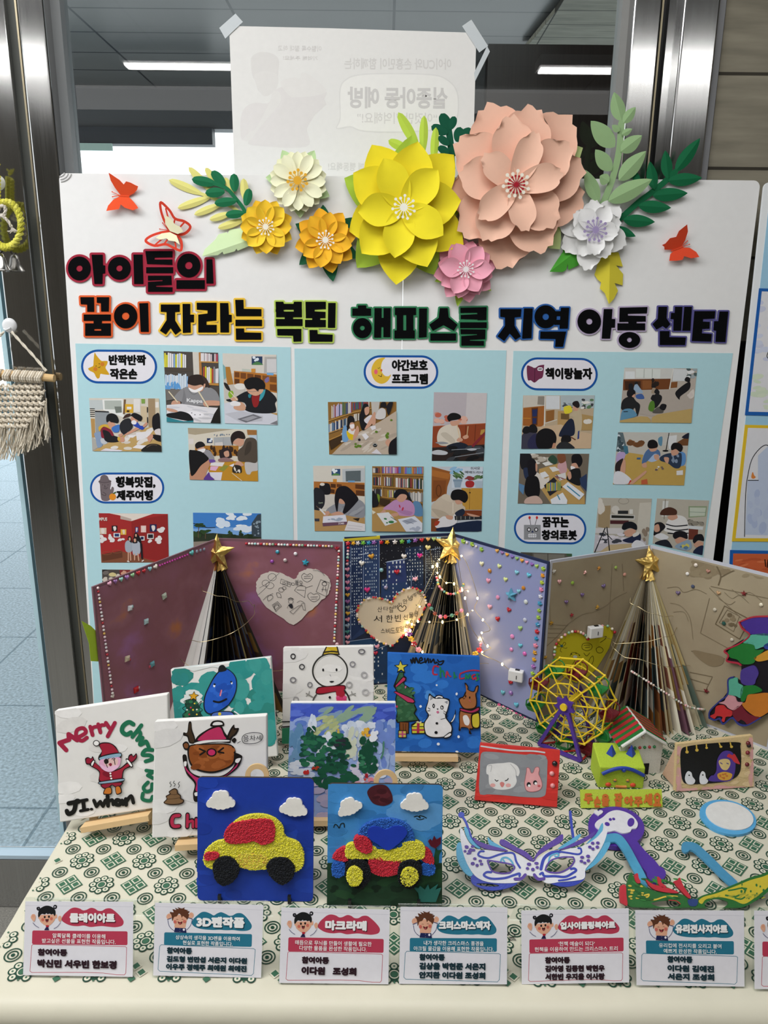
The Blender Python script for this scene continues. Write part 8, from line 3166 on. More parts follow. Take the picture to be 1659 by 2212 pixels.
for p, q in (((0, 0), (0, 1)), ((fw, 0), (fw, 1)), ((0, 0), (fw * .5, 1)), ((fw, 0), (fw * .5, 1)), ((fw, 1), (fw * .5, 0))):
 dd = (0, DB - .006)
 b = MB(); b.tube(seg(fp.w(p[0], .006, dd[p[1]]), fp.w(q[0], .006, dd[q[1]]), 6), .0016, RD, 6); part('brace', b, 'pen_plastic', t, world=True)
cols = ['r', 'g', 'r', 'g', 'g', 'g', 'r', 'g', 'r', 'g']
for k, a in enumerate(angs):
 c = DRD if cols[k] == 'r' else GR_
 p = pt(.98, a, (DF + DB) / 2) + Vector((0, 0, -.015))
 b = MB()
 s_ = .0112
 cs = [p + fp.u * i * s_ + fp.n * j * s_ * 1.3 for i, j in ((-1, -1), (1, -1), (1, 1), (-1, 1))]
 lo = [q + Vector((0, 0, -.009)) - (q - p) * .25 for q in cs]
 b.hexa([q + Vector((0, 0, -.001)) for q in lo] + [q + Vector((0, 0, .001)) for q in lo], c)
 for i in range(4):
  j = (i + 1) % 4
  n_ = ((lo[i] + lo[j]) / 2 - p); n_.z = 0; n_ = n_.normalized() * .0014
  b.hexa([lo[i], lo[j], lo[j] + n_, lo[i] + n_, cs[i], cs[j], cs[j] + n_, cs[i] + n_], c)
 part('cabin', b, 'pen_plastic', t, world=True, label='dark red cabin' if cols[k] == 'r' else 'green cabin')
 b = MB()
 for j in (-1, 1):
  m_ = p + fp.n * j * s_ * 1.3
  b.tube([m_ - fp.u * s_, m_ - fp.u * s_ * .95 + Vector((0, 0, .010)), m_ - fp.u * s_ * .5 + Vector((0, 0, .014)), m_ + fp.u * s_ * .5 + Vector((0, 0, .014)), m_ + fp.u * s_ * .95 + Vector((0, 0, .010)), m_ + fp.u * s_], .0012, c, 6)
 part('cabin_hoop', b, 'pen_plastic', t, world=True)


def penthing(name, label, cat, pl, polys, col, d0, d1, holes=(), gain=1.12, mat='pen_plastic', crop=(0, 0, 1), group=None, smooth_=True):
 f = [[TC(crop, p) for p in (spline(q, True, 5) if smooth_ else q)] for q in polys]
 h = [[TC(crop, p) for p in spline(q, True, 5)] for q in holes]
 b, M = slabmb(pl, f, d0, d1, col, h, gain)
 t = thing(name, M.translation, label, cat, group)
 part('body', b, mat, t, M)
 return t


def penpart(t, name, pl, crop, polys, col, d0, d1, label=None, mat='pen_plastic', smooth_=True, gain=1.12, holes=()):
 f = [[TC(crop, p) for p in (spline(q, True, 5) if smooth_ and len(q) < 30 else q)] for q in polys]
 h = [[TC(crop, p) for p in q] for q in holes]
 b, M = slabmb(pl, f, d0, d1, col, h, gain)
 return part(name, b, mat, t, M, label=label)


rib = lambda pts, w: ribbon(spline(pts, False, 5), w, n=6)
# ---------------------------------------------------------------- red television
pl, w = upright((1026, 1729), (1203, 1745), 20, .006)
q = [TC(C4, p) for p in ((140, 552), (562, 592), (545, 888), (110, 850))]
b, M = slabmb(pl, [q], -.010, 0, 'c8342e', gain=1.12)
t = thing('toy_television', pl.w(w / 2, 0), 'red clay toy television with a white puppy and a pink bunny on its grey screen', 'clay model', 'toy televisions')
o = part('casing', b, 'acrylic_paint', t, M)
A = [pl.at(*p) for p in q]
b = MB()
u0, u1, vt = A[3][0] + .004, A[2][0] - .004, (A[0][1] + A[1][1]) / 2 - .004
bk = Vector((-pl.u.y, pl.u.x, 0))
tp0, tp1 = pl.w(u0, vt, -.0102), pl.w(u1, vt, -.0102)
g0, g1 = pl.w(u0, .004, -.0102), pl.w(u1, .004, -.0102)
r0_, r1_ = [Vector((p.x, p.y, TT + .004)) + bk * .022 for p in (tp0, tp1)]
b.add([g0, g1, r1_, r0_, tp0, tp1], [(0, 3, 4), (1, 5, 2), (0, 1, 2, 3), (3, 2, 5, 4), (0, 4, 5, 1)], lin('b02c28', 1.12))
part('back', b, 'acrylic_paint', t, world=True)
a = Art(C4, 1.12)
a.run('''
D d23a34,be302a 150,570 540,860 16 60 16 3
C c4c6ca 8 145,566 240,580 330,590 420,592 480,600
S 86888c 150,600 200,596 320,606 440,618 490,630 494,680 488,800 470,832 400,836 250,824 150,816 134,790 138,700 140,640
D 909296,808286 160,620 470,810 16 40 14 5
S d6d4d2 172,690 180,665 215,658 260,655 300,652 335,670 348,700 340,724 328,720 332,755 310,785 260,796 215,790 188,765 184,720 174,712
C a8a6a6 3 182,670 200,668 196,700
C a8a6a6 3 300,660 325,690 330,720
E d8a09c 206,772 14 10
E d8a09c 288,772 14 10
S c87c78 244,760 256,754 268,764 258,782 248,776
C 17171a 4 218,742 226,750 234,746
C 17171a 4 272,748 282,744 288,736
S d69a9c 384,700 386,680 400,684 408,706 420,704 430,680 446,676 452,690 448,712 460,740 466,775 450,798 412,806 384,798 374,765 378,735
K a86468 3 384,700 386,680 400,684 408,706 420,704 430,680 446,676 452,690 448,712 460,740 466,775 450,798 412,806 384,798 374,765 378,735
E 17171a 396,768 11 13
E e4e2e0 398,774 7 7
E 17171a 430,758 11 12
E e4e2e0 433,762 7 7
E c0585c 450,775 8 6
''')
cropart(a, q)
b, M = a.mb(pl, .0003, .00005); part('screen', b, 'acrylic_paint', t, M, label='grey screen with puppy and bunny faces')
for p, c, r in (((533, 657), '121214', .0042), ((518, 710), 'd89090', .0038), ((522, 774), 'd88888', .0038)):
 b = MB(); b.ball((0, 0, .001), (r, r, r * .8), lin(c, 1.1), 12, 8); part('knob', b, 'pearl', t, pl.M(*pl.at(*TC(C4, p))), smooth=True)
# ---------------------------------------------------------------- cream and pink television
pl, w = upright((1460, 1709), (1628, 1700), 12, .006)
q = [TC(C4, p) for p in ((1180, 556), (1578, 510), (1584, 780), (1170, 805))]
t = thing('toy_television', pl.w(w / 2, 0), 'cream and pink 3D pen toy television showing a purple haired figure and white cats', 'clay model', 'toy televisions')
b, M = slabmb(pl, [q], -.008, 0, 'c9b184', gain=1.3); part('casing', b, 'clay', t, M)
A = [pl.at(*p) for p in q]
bk = Vector((-pl.u.y, pl.u.x, 0))
u0, u1, vt = A[3][0] + .001, A[2][0] - .001, A[0][1] - .003
tp0, tp1 = pl.w(u0 + .004, vt, -.008), pl.w(u1, A[1][1] - .003, -.008)
g0, g1 = pl.w(u0, .004, -.008), pl.w(u1, .004, -.008)
r0_, r1_ = [Vector((p.x, p.y, TT + .004)) + bk * .040 for p in (g0, g1)]
b = MB(); b.add([g0, g1, r1_, r0_, tp0, tp1], [(0, 3, 4), (1, 5, 2), (0, 1, 2, 3), (3, 2, 5, 4), (0, 4, 5, 1)], lin('c8a58c', 1.2)); part('back', b, 'clay', t, world=True)
a = Art(C4, 1.3)
a.run('''
D c9b184,d0b890,bfa878 1190,540 1570,790 40 30 12 3
D c89c90,cc9a98 1180,590 1195,790 10 10 26 5
D c89c90,cc9a98 1190,780 1570,800 14 36 10 6
D c89c90,cc9a98 1565,530 1582,780 12 9 28 7
S 0c0b0e 1200,585 1240,565 1360,550 1500,545 1512,570 1516,640 1510,700 1480,735 1420,755 1300,765 1230,765 1205,740 1196,660
C c8a848 7 1228,570 1230,600
C c8a848 7 1280,562 1282,590
C c8a848 7 1332,556 1333,575
C c8a848 7 1400,550 1408,570
C c8a848 7 1458,548 1464,572
E c8a848 1230,596 9 8
E c8a848 1282,586 9 8
E c8a848 1333,574 7 6
E c8a848 1408,568 8 6
E c8a848 1464,568 8 7
S 4a3488 1382,700 1388,640 1410,600 1440,588 1470,600 1484,640 1482,700 1460,745 1400,752 1350,745
S c8b078 1396,645 1420,632 1450,636 1458,660 1440,690 1412,684
S b83038 1440,620 1450,605 1468,612 1480,606 1500,640 1508,660 1480,650 1462,630
C 3a2a80 4 1405,652 1415,658
C 3a2a80 4 1438,654 1448,658
S c8983c 1390,712 1420,700 1450,704 1468,715 1455,740 1420,745 1396,736
D b86830 1400,710 1450,740 8 7 5 9
S d4d4d8 1222,712 1235,696 1252,704 1258,725 1272,745 1262,764 1232,764 1218,740
S d4d4d8 1298,712 1310,696 1324,706 1328,728 1340,748 1326,764 1300,762 1294,738
E 17171a 1240,718 4 4
E 17171a 1312,716 4 4
S 4a3488 1342,745 1355,720 1375,722 1386,750
''')
cropart(a, q)
b, M = a.mb(pl, .0003, .00005); part('screen', b, 'pen_plastic', t, M, label='black screen with a purple haired figure and two white cats')
for p, c in (((1552, 550), '5a1418'), ((1556, 562), '14090a'), ((1550, 600), '6a1820'), ((1547, 662), '5a1418')):
 b = MB(); b.ball((0, 0, .001), (.0036, .0036, .003), lin(c, 1.3), 10, 7); part('knob', b, 'pearl', t, pl.M(*pl.at(*TC(C4, p))), smooth=True)
# ---------------------------------------------------------------- little house
F0, F1, B0 = tbl(1334, 1680), tbl(1424, 1674), tbl(1301, 1628)
hp = Plane(F0, F1 - F0, (0, 0, 1))
e0, e1, ap = hp.at(1333, 1615), hp.at(1426, 1603), hp.at(1393, 1580)
wd_ = (F1 - F0).length; he = (e0[1] + e1[1]) / 2
dv = (B0 - F0); dv.z = 0
t = thing('toy_house', F0 + (F1 - F0) / 2, 'small white model house with a red and green striped roof', 'model house')
Z = lambda p, h: Vector((p.x, p.y, TT + .0035 + h))
WHT = lin('d0d0cb', 1.25)
A1 = F0 + (F1 - F0) * .5
apx = ap[1]
base = [Z(F0, 0), Z(F1, 0), Z(F1 + dv, 0), Z(F0 + dv, 0)]; top = [Z(F0, he), Z(F1, he), Z(F1 + dv, he), Z(F0 + dv, he)]
af, ab = Z(A1, apx), Z(A1 + dv, apx)
b = MB(); b.add(base + top + [af, ab], [(3, 2, 1, 0), (0, 1, 5, 8, 4), (1, 2, 6, 5), (2, 3, 7, 9, 6), (3, 0, 4, 7)], WHT)
part('walls', b, 'clay', t, world=True)
for sd, (lo_f, lo_b) in enumerate(((top[0], top[3]), (top[1], top[2]))):
 b = MB()
 outv = (lo_f - af).normalized() * .006
 fwd = -dv.normalized() * .004
 Pq = lambda s_, a_: (af + fwd).lerp(ab - fwd, s_).lerp((lo_f + outv + fwd).lerp(lo_b + outv - fwd, s_), a_)
 n_ = (ab - af).cross(lo_f - af).normalized()
 if n_.z < 0: n_ = -n_
 NB = 11
 for i in range(NB):
  c = lin(('1f6a2c', 'b02a30')[i % 2], 1.15)
  lo4 = [Pq(i / NB, 0), Pq((i + 1) / NB, 0), Pq((i + 1) / NB, 1), Pq(i / NB, 1)]
  b.hexa([p + n_ * .0004 for p in lo4] + [p + n_ * (.0024 + .0004 * (i % 2)) for p in lo4], c)
 part('roof_side', b, 'clay', t, world=True, label='red and green striped roof side')
b = MB(); b.tube(wob([af - dv.normalized() * .006 + (Z(F0, he) - af) * 1.04, af - dv.normalized() * .006, af - dv.normalized() * .006 + (Z(F1, he) - af) * 1.04], .0002), .0028, WHT, 7)
b.tube([af - dv.normalized() * .006, ab], .0026, WHT, 7); part('roof_trim', b, 'clay', t, world=True)
for i in range(6):
 p = Z(F0.lerp(F1, .22 + .115 * i), he * .86) - dv.normalized() * .001
 b = MB(); b.ball((0, 0, 0), .0026, lin(('b02c34', '2a7a44')[i % 2], 1.1), 8, 6); part('bead', b, 'pearl', t, Matrix.Translation(p), smooth=True)
b = MB(); b.ball((0, 0, 0), .003, lin('c8b8b0', 1.1), 8, 6); part('bead', b, 'pearl', t, Matrix.Translation(Z(A1, he + (apx - he) * .45) - dv.normalized() * .001), smooth=True, label='pearl under the gable')
b = MB(); dp = Z(F0.lerp(F1, .62), 0) - dv.normalized() * .0006
b.box((0, 0, .010), (.014, .0014, .020), lin('17171a'), M=Matrix.Rotation(math.atan2(hp.u.y, hp.u.x), 3, 'Z')); part('door', b, 'clay', t, Matrix.Translation(dp))
# ---------------------------------------------------------------- lime green box creature
F0, F1 = tbl(1291, 1706), tbl(1389, 1708)
bp_ = Plane(F0, F1 - F0, (0, 0, 1))
hf = bp_.at(1294, 1661)[1]
wd_ = (F1 - F0).length
back = Vector((-bp_.u.y, bp_.u.x, 0))
LIME = lin('a9c23a', 1.2)
t = thing('green_box_toy', F0.lerp(F1, .5), 'lime green box creature with blue ears and rosy cheeks behind the orange lettered sign', 'clay model')
b = MB(); dp = .052
hb = hf + .012
b.hexa([Z(F0, 0), Z(F1, 0), Z(F1 + back * dp, 0), Z(F0 + back * dp, 0), Z(F0, hf), Z(F1, hf), Z(F1 + back * dp, hb), Z(F0 + back * dp, hb)], LIME)
o = part('body', b, 'clay', t, world=True); m = o.modifiers.new('b', 'BEVEL'); m.width = .002; m.segments = 2
tpn = Plane(Z(F0, hf), bp_.u, back * dp + Vector((0, 0, hb - hf)))
BLU = lin('28409a', 1.15)
for f in (.34, .78):
 b = MB(); p = tpn.w(wd_ * f, dp * .55, -.001)
 b.lathe([(.0085, 0), (.0005, .017)], BLU, 4, p); part('ear', b, 'pen_plastic', t, world=True)
b = MB(); b.tube([Z(F0.lerp(F1, f), hf - .014 + .014 * math.sin(math.pi * f)) - back * .0015 for f in np.linspace(.06, .97, 12)], .003, BLU, 7)
b.ball(Z(F0.lerp(F1, .52), hf - .003) - back * .002, .004, BLU, 8, 6); part('brow_band', b, 'pen_plastic', t, world=True)
for f, h, c, r, nm in ((.36, .40, 'c88a3c', .003, 'eye'), (.36, .36, '2a3a7a', .0024, 'eye'), (.64, .40, 'c88a3c', .003, 'eye'), (.64, .36, '2a3a7a', .0024, 'eye'), (.22, .18, 'd0482c', .0048, 'cheek'), (.76, .18, 'd0482c', .0048, 'cheek')):
 b = MB(); b.ball((0, 0, 0), (r, r * .5, r * .75), lin(c, 1.15), 10, 6); part(nm, b, 'pen_plastic', t, Matrix.Translation(Z(F0.lerp(F1, f), hf * h) - back * .0006), smooth=True)
b = MB(); b.tube([Z(F0.lerp(F1, f), .0045 + .001 * math.sin(9 * f)) - back * .001 for f in np.linspace(.38, .62, 6)], .0022, lin('c8803c', 1.15), 6); part('mouth', b, 'pen_plastic', t, world=True)
# ---------------------------------------------------------------- lettered sign
pl, w = upright((1254, 1745), (1432, 1745), 32, .006)
q = [TC(C4, p) for p in ((668, 795), (1098, 793), (1103, 888), (672, 893))]
b, M = slabmb(pl, [q], -.003, 0, 'b2c440', gain=1.2)
t = thing('lettered_sign', pl.w(w / 2, 0), 'lime green sign with orange handwritten Korean letters in front of the green box', 'sign')
part('plate', b, 'clay', t, M)
a = Art(C4, 1.2)
for i, (x0, x1, y0, y1, ch) in enumerate(((685, 735, 815, 872, '두'), (738, 775, 830, 890, '손'), (778, 820, 818, 884, '을'), (845, 890, 812, 886, '잡'), (898, 948, 828, 882, '아'), (950, 995, 832, 888, '주'), (1000, 1046, 815, 880, '세'), (1050, 1094, 812, 884, '요'))):
 a.text('b8601c', x0, y0, x1, y1, ch, .02, 0, False, 3)
b, M = a.mb(pl, .0012, .00002); part('lettering', b, 'pen_plastic', t, M)
# ---------------------------------------------------------------- white and blue mask
KK = (970, 1740, .27728)
pl = stand(1120, 1926, .006, 52, 0)
body = poly('85,190 105,195 150,290 210,350 300,350 440,370 540,390 640,440 760,370 880,345 1000,330 1080,300 1150,250 1200,195 1230,190 1215,260 1180,340 1120,430 1060,500 1050,570 980,590 860,600 760,610 690,560 640,555 600,550 540,600 430,610 300,600 210,560 150,480 110,380 90,280')
eL, eR = poly('295,435 400,450 480,465 508,490 470,528 400,532 330,510'), poly('760,470 800,430 880,410 960,410 970,440 930,490 860,525 790,525 745,505')
t = penthing('carnival_mask', 'white carnival mask with blue scrolls and purple feathers, lying left of the purple mirror', 'mask', pl, [body], 'cfd0d6', 0, .0035, [eL, eR], crop=KK, group='3D pen carnival masks')
PUc, LBc, BLc = '4f3590', '4f9cc0', '2438a0'
for q in ('190,255 230,285 330,320 440,350 440,362 300,348 230,320 190,280', '395,275 430,275 520,330 600,370 655,430 640,440 560,390 470,345 400,310', '660,420 700,350 800,280 870,232 885,250 870,290 780,340 700,390 665,432', '860,350 960,300 1060,250 1130,210 1110,250 1010,310 870,352'):
 penpart(t, 'feather', pl, KK, [poly(q)], PUc, .001, .0048, 'purple feather')
for q in ('60,310 90,295 110,380 150,470 185,545 150,550 100,500 60,410', '120,170 145,190 170,260 240,330 220,335 160,290 125,220', '300,250 330,280 400,320 440,345 420,352 340,330 310,300', '1190,140 1195,190 1150,260 1070,300 1100,265 1150,215', '850,335 930,280 1010,228 1020,245 950,310 870,340', '1245,290 1250,310 1200,400 1130,470 1060,510 1060,490 1110,430 1170,350 1210,300'):
 penpart(t, 'feather', pl, KK, [poly(q)], LBc, -.001, .0028, 'light blue feather')
penpart(t, 'lower_scroll', pl, KK, [poly('170,560 200,540 260,580 340,600 440,610 520,600 520,620 440,650 330,665 230,640 180,610')], BLc, -.001, .0028, 'blue scroll', holes=[ell(300, 622, 90, 12, 4)])
penpart(t, 'lower_scroll', pl, KK, [poly('780,600 900,590 1000,570 1050,515 1060,545 1040,590 960,630 860,632')], BLc, -.001, .0028, 'blue scroll')
for pts, w_ in (([(95, 75), (130, 130), (155, 200), (178, 272)], 16), ([(943, 50), (952, 150), (968, 262)], 18)):
 penpart(t, 'antenna', pl, KK, rib(pts, w_) + ([ell(95, 75, 24, 22)] if w_ == 16 else []), BLc, -.001, .0022, 'blue antenna', smooth_=False)
a = Art(KK, 1.12)
a.run('''
C 2438a0 16 268,362 238,365 228,395 300,415 380,390 440,375 500,380 520,440 550,490
C 2438a0 18 325,525 290,525 270,550 330,575 430,570 500,548 545,535 545,555
C 2438a0 24 712,500 735,420 790,375 860,365
C 2438a0 14 860,365 930,375 1000,385 1025,370 1020,340 1002,338
C 2438a0 18 705,540 725,530 740,555 820,555 900,560 960,530 985,510 970,495 945,500
C 2438a0 14 850,590 920,580 980,560
C 4f9cc0 14 400,440 410,418 440,410 470,425 490,450 500,480
C 4f9cc0 12 420,430 430,445
C 4f9cc0 12 770,450 785,400 830,380 850,385 840,405 820,400
C 4f3590 12 300,432 400,448 480,464 508,490 470,530
C 4f3590 12 745,508 760,468 800,428 880,408 962,408
C 4f3590 12 470,530 400,534 330,512 296,436
C 4f3590 12 964,412 970,442 930,492 860,527 790,527 750,512
C 4f3590 24 510,578 560,575 590,545
C 4f3590 24 660,545 690,578 735,575
D 4f3590 130,325 195,380 5 16 10 3
E 4f3590 135,332 15 11
E 4f3590 182,325 15 11
E 4f3590 188,352 13 9
E 4f3590 160,376 12 9
E 4f3590 122,362 12 9
E 4f3590 198,420 14 10
E 4f3590 240,438 14 10
E 4f3590 250,462 14 10
E 4f3590 182,458 16 13
E 4f3590 216,472 13 12
E 4f3590 618,463 17 12
E 4f3590 676,456 17 11
E 4f3590 606,496 13 11
E 4f3590 648,504 14 13
E 4f3590 682,488 13 11
E 4f3590 1112,300 14 11
E 4f3590 1152,298 14 11
E 4f3590 1090,330 14 11
E 4f3590 1148,330 14 12
E 4f3590 1114,345 13 11
E 4f3590 1030,410 16 11
E 4f3590 1076,402 16 12
E 4f3590 1024,440 14 11
E 4f3590 1078,436 14 12
E 4f3590 1050,454 13 10
''')
b, M = a.mb(pl, .0038, .00004); part('scroll_work', b, 'pen_plastic', t, M, label='blue and purple scrolls')
penpart(t, 'side_band', Plane((0, 0, TT + .014), (1, 0, 0), (0, 1, 0)), KK, rib([(1195, 275), (1260, 255), (1320, 262), (1380, 340), (1440, 450), (1500, 560), (1515, 630)], 66), '4894b8', -.002, .0008, 'light blue band', smooth_=False)
# ---------------------------------------------------------------- purple hand mirror
TP = Plane((0, 0, TT + .0035), (1, 0, 0), (0, 1, 0))
t = penthing('hand_mirror', 'purple 3D pen hand mirror with a white patch, lying behind the white mask', 'hand mirror', TP, [ell(1300, 195, 220, 155, 8, 30)] + rib([(1400, 320), (1480, 420), (1560, 500), (1610, 570)], 110) + [ell(1610, 565, 75, 62, 0, 24)], '4c2f92', 0, .007, crop=KK, smooth_=False)
penpart(t, 'white_patch', TP, KK, [poly('1132,195 1150,160 1195,130 1240,92 1300,75 1370,90 1430,125 1465,175 1455,215 1420,222 1405,245 1350,255 1290,236 1240,244 1170,228')], 'd0d0d6', .0068, .0088)
penpart(t, 'heart', TP, KK, [[(1160 + 36 * math.sin(k * .314) ** 3, 92 - (26 * math.cos(k * .314) - 10 * math.cos(2 * k * .314) - 4 * math.cos(3 * k * .314) - 2 * math.cos(4 * k * .314)) * .8) for k in range(20)]], 'd0d0d6', .0068, .0085, smooth_=False)
for x, y, rx, ry in ((1252, 150, 12, 10), (1278, 146, 12, 9), (1228, 186, 20, 14), (1412, 172, 26, 34)):
 penpart(t, 'spot', TP, KK, [ell(x, y, rx, ry, 20)], '4c2f92', .0086, .0094, smooth_=False)
# ---------------------------------------------------------------- green and yellow mask
MMc = (1320, 1700, .20434)
pl = stand(1490, 1962, .004, 50, 0)
gl = poly('200,910 235,960 330,1040 420,1095 560,1120 700,1130 830,1185 865,1250 850,1275 700,1285 480,1285 300,1280 180,1260 145,1150 150,1060')
gr = poly('890,1200 960,1150 1100,1110 1300,1030 1460,960 1600,920 1750,850 1760,980 1659,1100 1560,1180 1400,1270 1250,1285 1050,1285 900,1280')
t = penthing('carnival_mask', 'green, yellow and red carnival mask half hidden behind the rightmost signs', 'mask', pl, [gl, gr, poly('800,1195 860,1185 930,1195 920,1282 830,1282')], '1f5a26', 0, .0035, [poly('420,1230 560,1205 680,1215 720,1260 600,1275 480,1265'), poly('980,1240 1080,1190 1180,1200 1230,1240 1130,1300 1020,1290')], crop=MMc, group='3D pen carnival masks', gain=1.3)
a = Art(MMc, 1.25)
a.run('''
S b0a02c 915,1210 970,1165 1100,1130 1300,1055 1460,990 1600,950 1740,890 1740,960 1640,1070 1540,1150 1400,1240 1280,1200 1140,1170 1000,1190 950,1240
C 23602a 18 1200,1150 1290,1165 1340,1150 1400,1130
C 23602a 16 1230,1100 1290,1090 1360,1075 1420,1080
C 23602a 16 1300,1180 1360,1190 1400,1170
D 23602a 1340,1000 1640,1180 18 10 14 4
D 8a8a2c 1000,1130 1640,1180 14 30 8 6 -20
C c0a838 16 345,1150 390,1140 380,1165 350,1175 380,1195 460,1195 560,1165 640,1160 690,1165
D b8a038 170,1050 330,1190 12 20 10 5
D 2a7030,18501e 180,960 780,1200 30 50 12 8 20
C 9a2028 10 600,1200 680,1210 720,1240
S 22386c 800,1200 860,1188 905,1200 890,1260 820,1260
''')
b, M = a.mb(pl, .0038, .00004); part('scroll_work', b, 'pen_plastic', t, M, label='yellow panel and markings')
for q in ('85,1065 140,1045 150,1150 160,1255 120,1245 85,1210', '238,935 268,922 280,970 300,1015 265,1025 240,985', '355,985 420,1030 520,1060 620,1085 700,1125 620,1128 480,1105 400,1060', '478,955 515,985 520,1020 570,1060 520,1068 485,1030', '650,1015 690,990 712,965 728,1005 760,1070 826,1165 800,1180 720,1100'):
 penpart(t, 'flame', pl, MMc, [poly(q)], 'a82430', .001, .006, 'red flame edging', gain=1.25)
penpart(t, 'side_arm', Plane((0, 0, TT + .012), (1, 0, 0), (0, 1, 0)), MMc, rib([(800, 625), (880, 640), (960, 705), (1060, 800), (1180, 920), (1300, 1030)], 84) + [ell(790, 640, 48, 56)], '3f7fa2', -.002, .001, 'light blue arm', smooth_=False, gain=1.25)
# plain oval plate
t = penthing('oval_plate', 'plain white oval 3D pen plate with a light blue rim lying at the right', 'plate', TP, [ell(1232, 342, 306, 176, 14, 36)], '4f97c4', 0, .004, crop=MMc, smooth_=False, gain=1.25)
penpart(t, 'inlay', TP, MMc, [ell(1248, 334, 258, 142, 14, 36)], 'c8c8c6', .0038, .0052, smooth_=False, gain=1.25)
# ---------------------------------------------------------------- coloured map piece against the tan book
KX = (1500, 1300, .18996)
pl = r3.off(.006)
t = thing('pen_map', pl.wp(1640, 1560), 'patchwork 3D pen map piece in many colours leaning on the tan book', 'pen drawing')
b, M = slabmb(pl, [[TC(KX, p) for p in q] for q in (poly('520,220 680,160 900,150 1000,400 1000,660 540,720 500,690 380,670 400,600 355,545 640,375'), poly('540,730 900,640 1000,650 1000,1200 800,1290 620,1390 520,1385 440,1310 340,1385 180,1310 190,1230 330,1090 390,1010 395,870 450,845 540,900'))], 0, .0022, '14121a', gain=1.2)
part('base', b, 'pen_plastic', t, M)
for i, (q, c, lab) in enumerate((('545,225 680,175 900,165 950,360 650,360 590,300', '3f2a80', 'violet piece'), ('560,450 650,370 880,360 950,470 800,500 710,530 680,480', '4f9c88', 'mint piece'), ('400,545 540,470 660,450 700,500 710,540 800,540 720,620 680,690 560,700 500,650 410,620', '1c6a2c', 'green piece'), ('690,640 720,610 840,545 950,520 950,610 760,670', 'b8842c', 'amber piece'), ('800,490 860,455 930,460 930,520 830,530', '2c3c8c', 'blue piece'),
        ('540,780 600,740 690,720 740,800 710,880 690,930 600,940 540,900', '43347e', 'violet piece'), ('400,880 440,860 500,860 510,920 565,960 540,1080 480,1060 395,1040', '4f9a84', 'mint piece'), ('540,990 580,950 680,940 780,1000 700,1030 620,1050 580,1120 540,1110', '1c6a2c', 'green piece'), ('620,1050 700,1040 830,1030 950,1060 950,1160 780,1290 700,1290 600,1220 550,1150 590,1130', 'b06a24', 'orange piece'), ('285,1140 350,1120 390,1050 470,1070 500,1130 560,1140 470,1220 400,1200 360,1160', 'b8848c', 'pink piece'), ('190,1290 240,1260 260,1180 340,1170 380,1210 440,1240 430,1290 370,1300 350,1355 320,1340 330,1300 270,1290 240,1320', 'b0282c', 'red piece'), ('440,1260 480,1190 545,1170 590,1230 650,1280 750,1300 700,1350 620,1385 580,1350 540,1330 500,1350', '641426', 'dark red piece'))):
 penpart(t, 'piece', pl, KX, [poly(q)], c, .002, .0044, lab, gain=1.25)
for q, c in (([(540, 215), (680, 165), (900, 158)], 'a02a3c'), ([(520, 225), (560, 300), (640, 370), (520, 470), (355, 545), (400, 600), (380, 665), (500, 690), (540, 712)], 'a02a3c'), ([(180, 1310), (190, 1230), (300, 1120), (390, 1040), (395, 880), (450, 850)], '2c3478'), ([(180, 1310), (240, 1335), (300, 1320), (340, 1380), (440, 1310), (520, 1385), (620, 1390), (760, 1310)], '2c3478')):
 penpart(t, 'outline', pl, KX, rib(q, 16), c, .0021, .0050, smooth_=False, gain=1.2)
# clear plastic cup at the right edge
c = tbl(1692, 1690)
b = MB(); b.lathe([(.0, .004), (.018, .004), (.020, .010), (.026, .05), (.028, .062), (.0268, .062), (.0248, .050), (.019, .011), (.0, .006)], lin('fff'), 28, (0, 0, 0))
part('plastic_cup', b, 'clear_acrylic', None, Matrix.Translation((c.x, c.y, TT)), smooth=True, label='clear plastic cup cut off by the right edge of the photo', cat='cup')

# ================================================================== MACRAME ON THE DOOR FRAME
HP = Plane((0, WY - .016, 0), (1, 0, 0), (0, 0, 1))
k_ = HP.px(60, 850)
h3 = lambda x, y, d=0: HP.wp(x, y, d)
CREAMR = ['cdc3b2', 'd6cdbd', 'c2b7a5']
t = thing('macrame_hanging', h3(60, 815), 'cream macrame hanging on a wooden dowel against the steel door frame', 'macrame', 'macrame pieces on the door frame')
b = MB(); b.tube([h3(-95, 797, .012), h3(-20, 804, .012), h3(60, 810, .012), h3(123, 816, .012)], 8.2 * k_, lin('c8a878', 1.15), 14); part('dowel', b, 'wood', t, world=True)


def rope(b, pts, r, col, tw=9):
 """twisted cord: three strands wound round the path"""
 q = spline([tuple(p) for p in pts], False, 5)
 for s_ in range(2):
  P = []
  for i, p in enumerate(q):
   p = Vector(p); d = (Vector(q[min(i + 1, len(q) - 1)]) - Vector(q[max(i - 1, 0)])).normalized()
   x = d.orthogonal().normalized(); y = d.cross(x)
   a = i * 1.1 + math.pi * s_
   P.append(p + (x * math.cos(a) + y * math.sin(a)) * r * .45)
  b.tube(P, r * .66, lin(col, 1.1), 6)


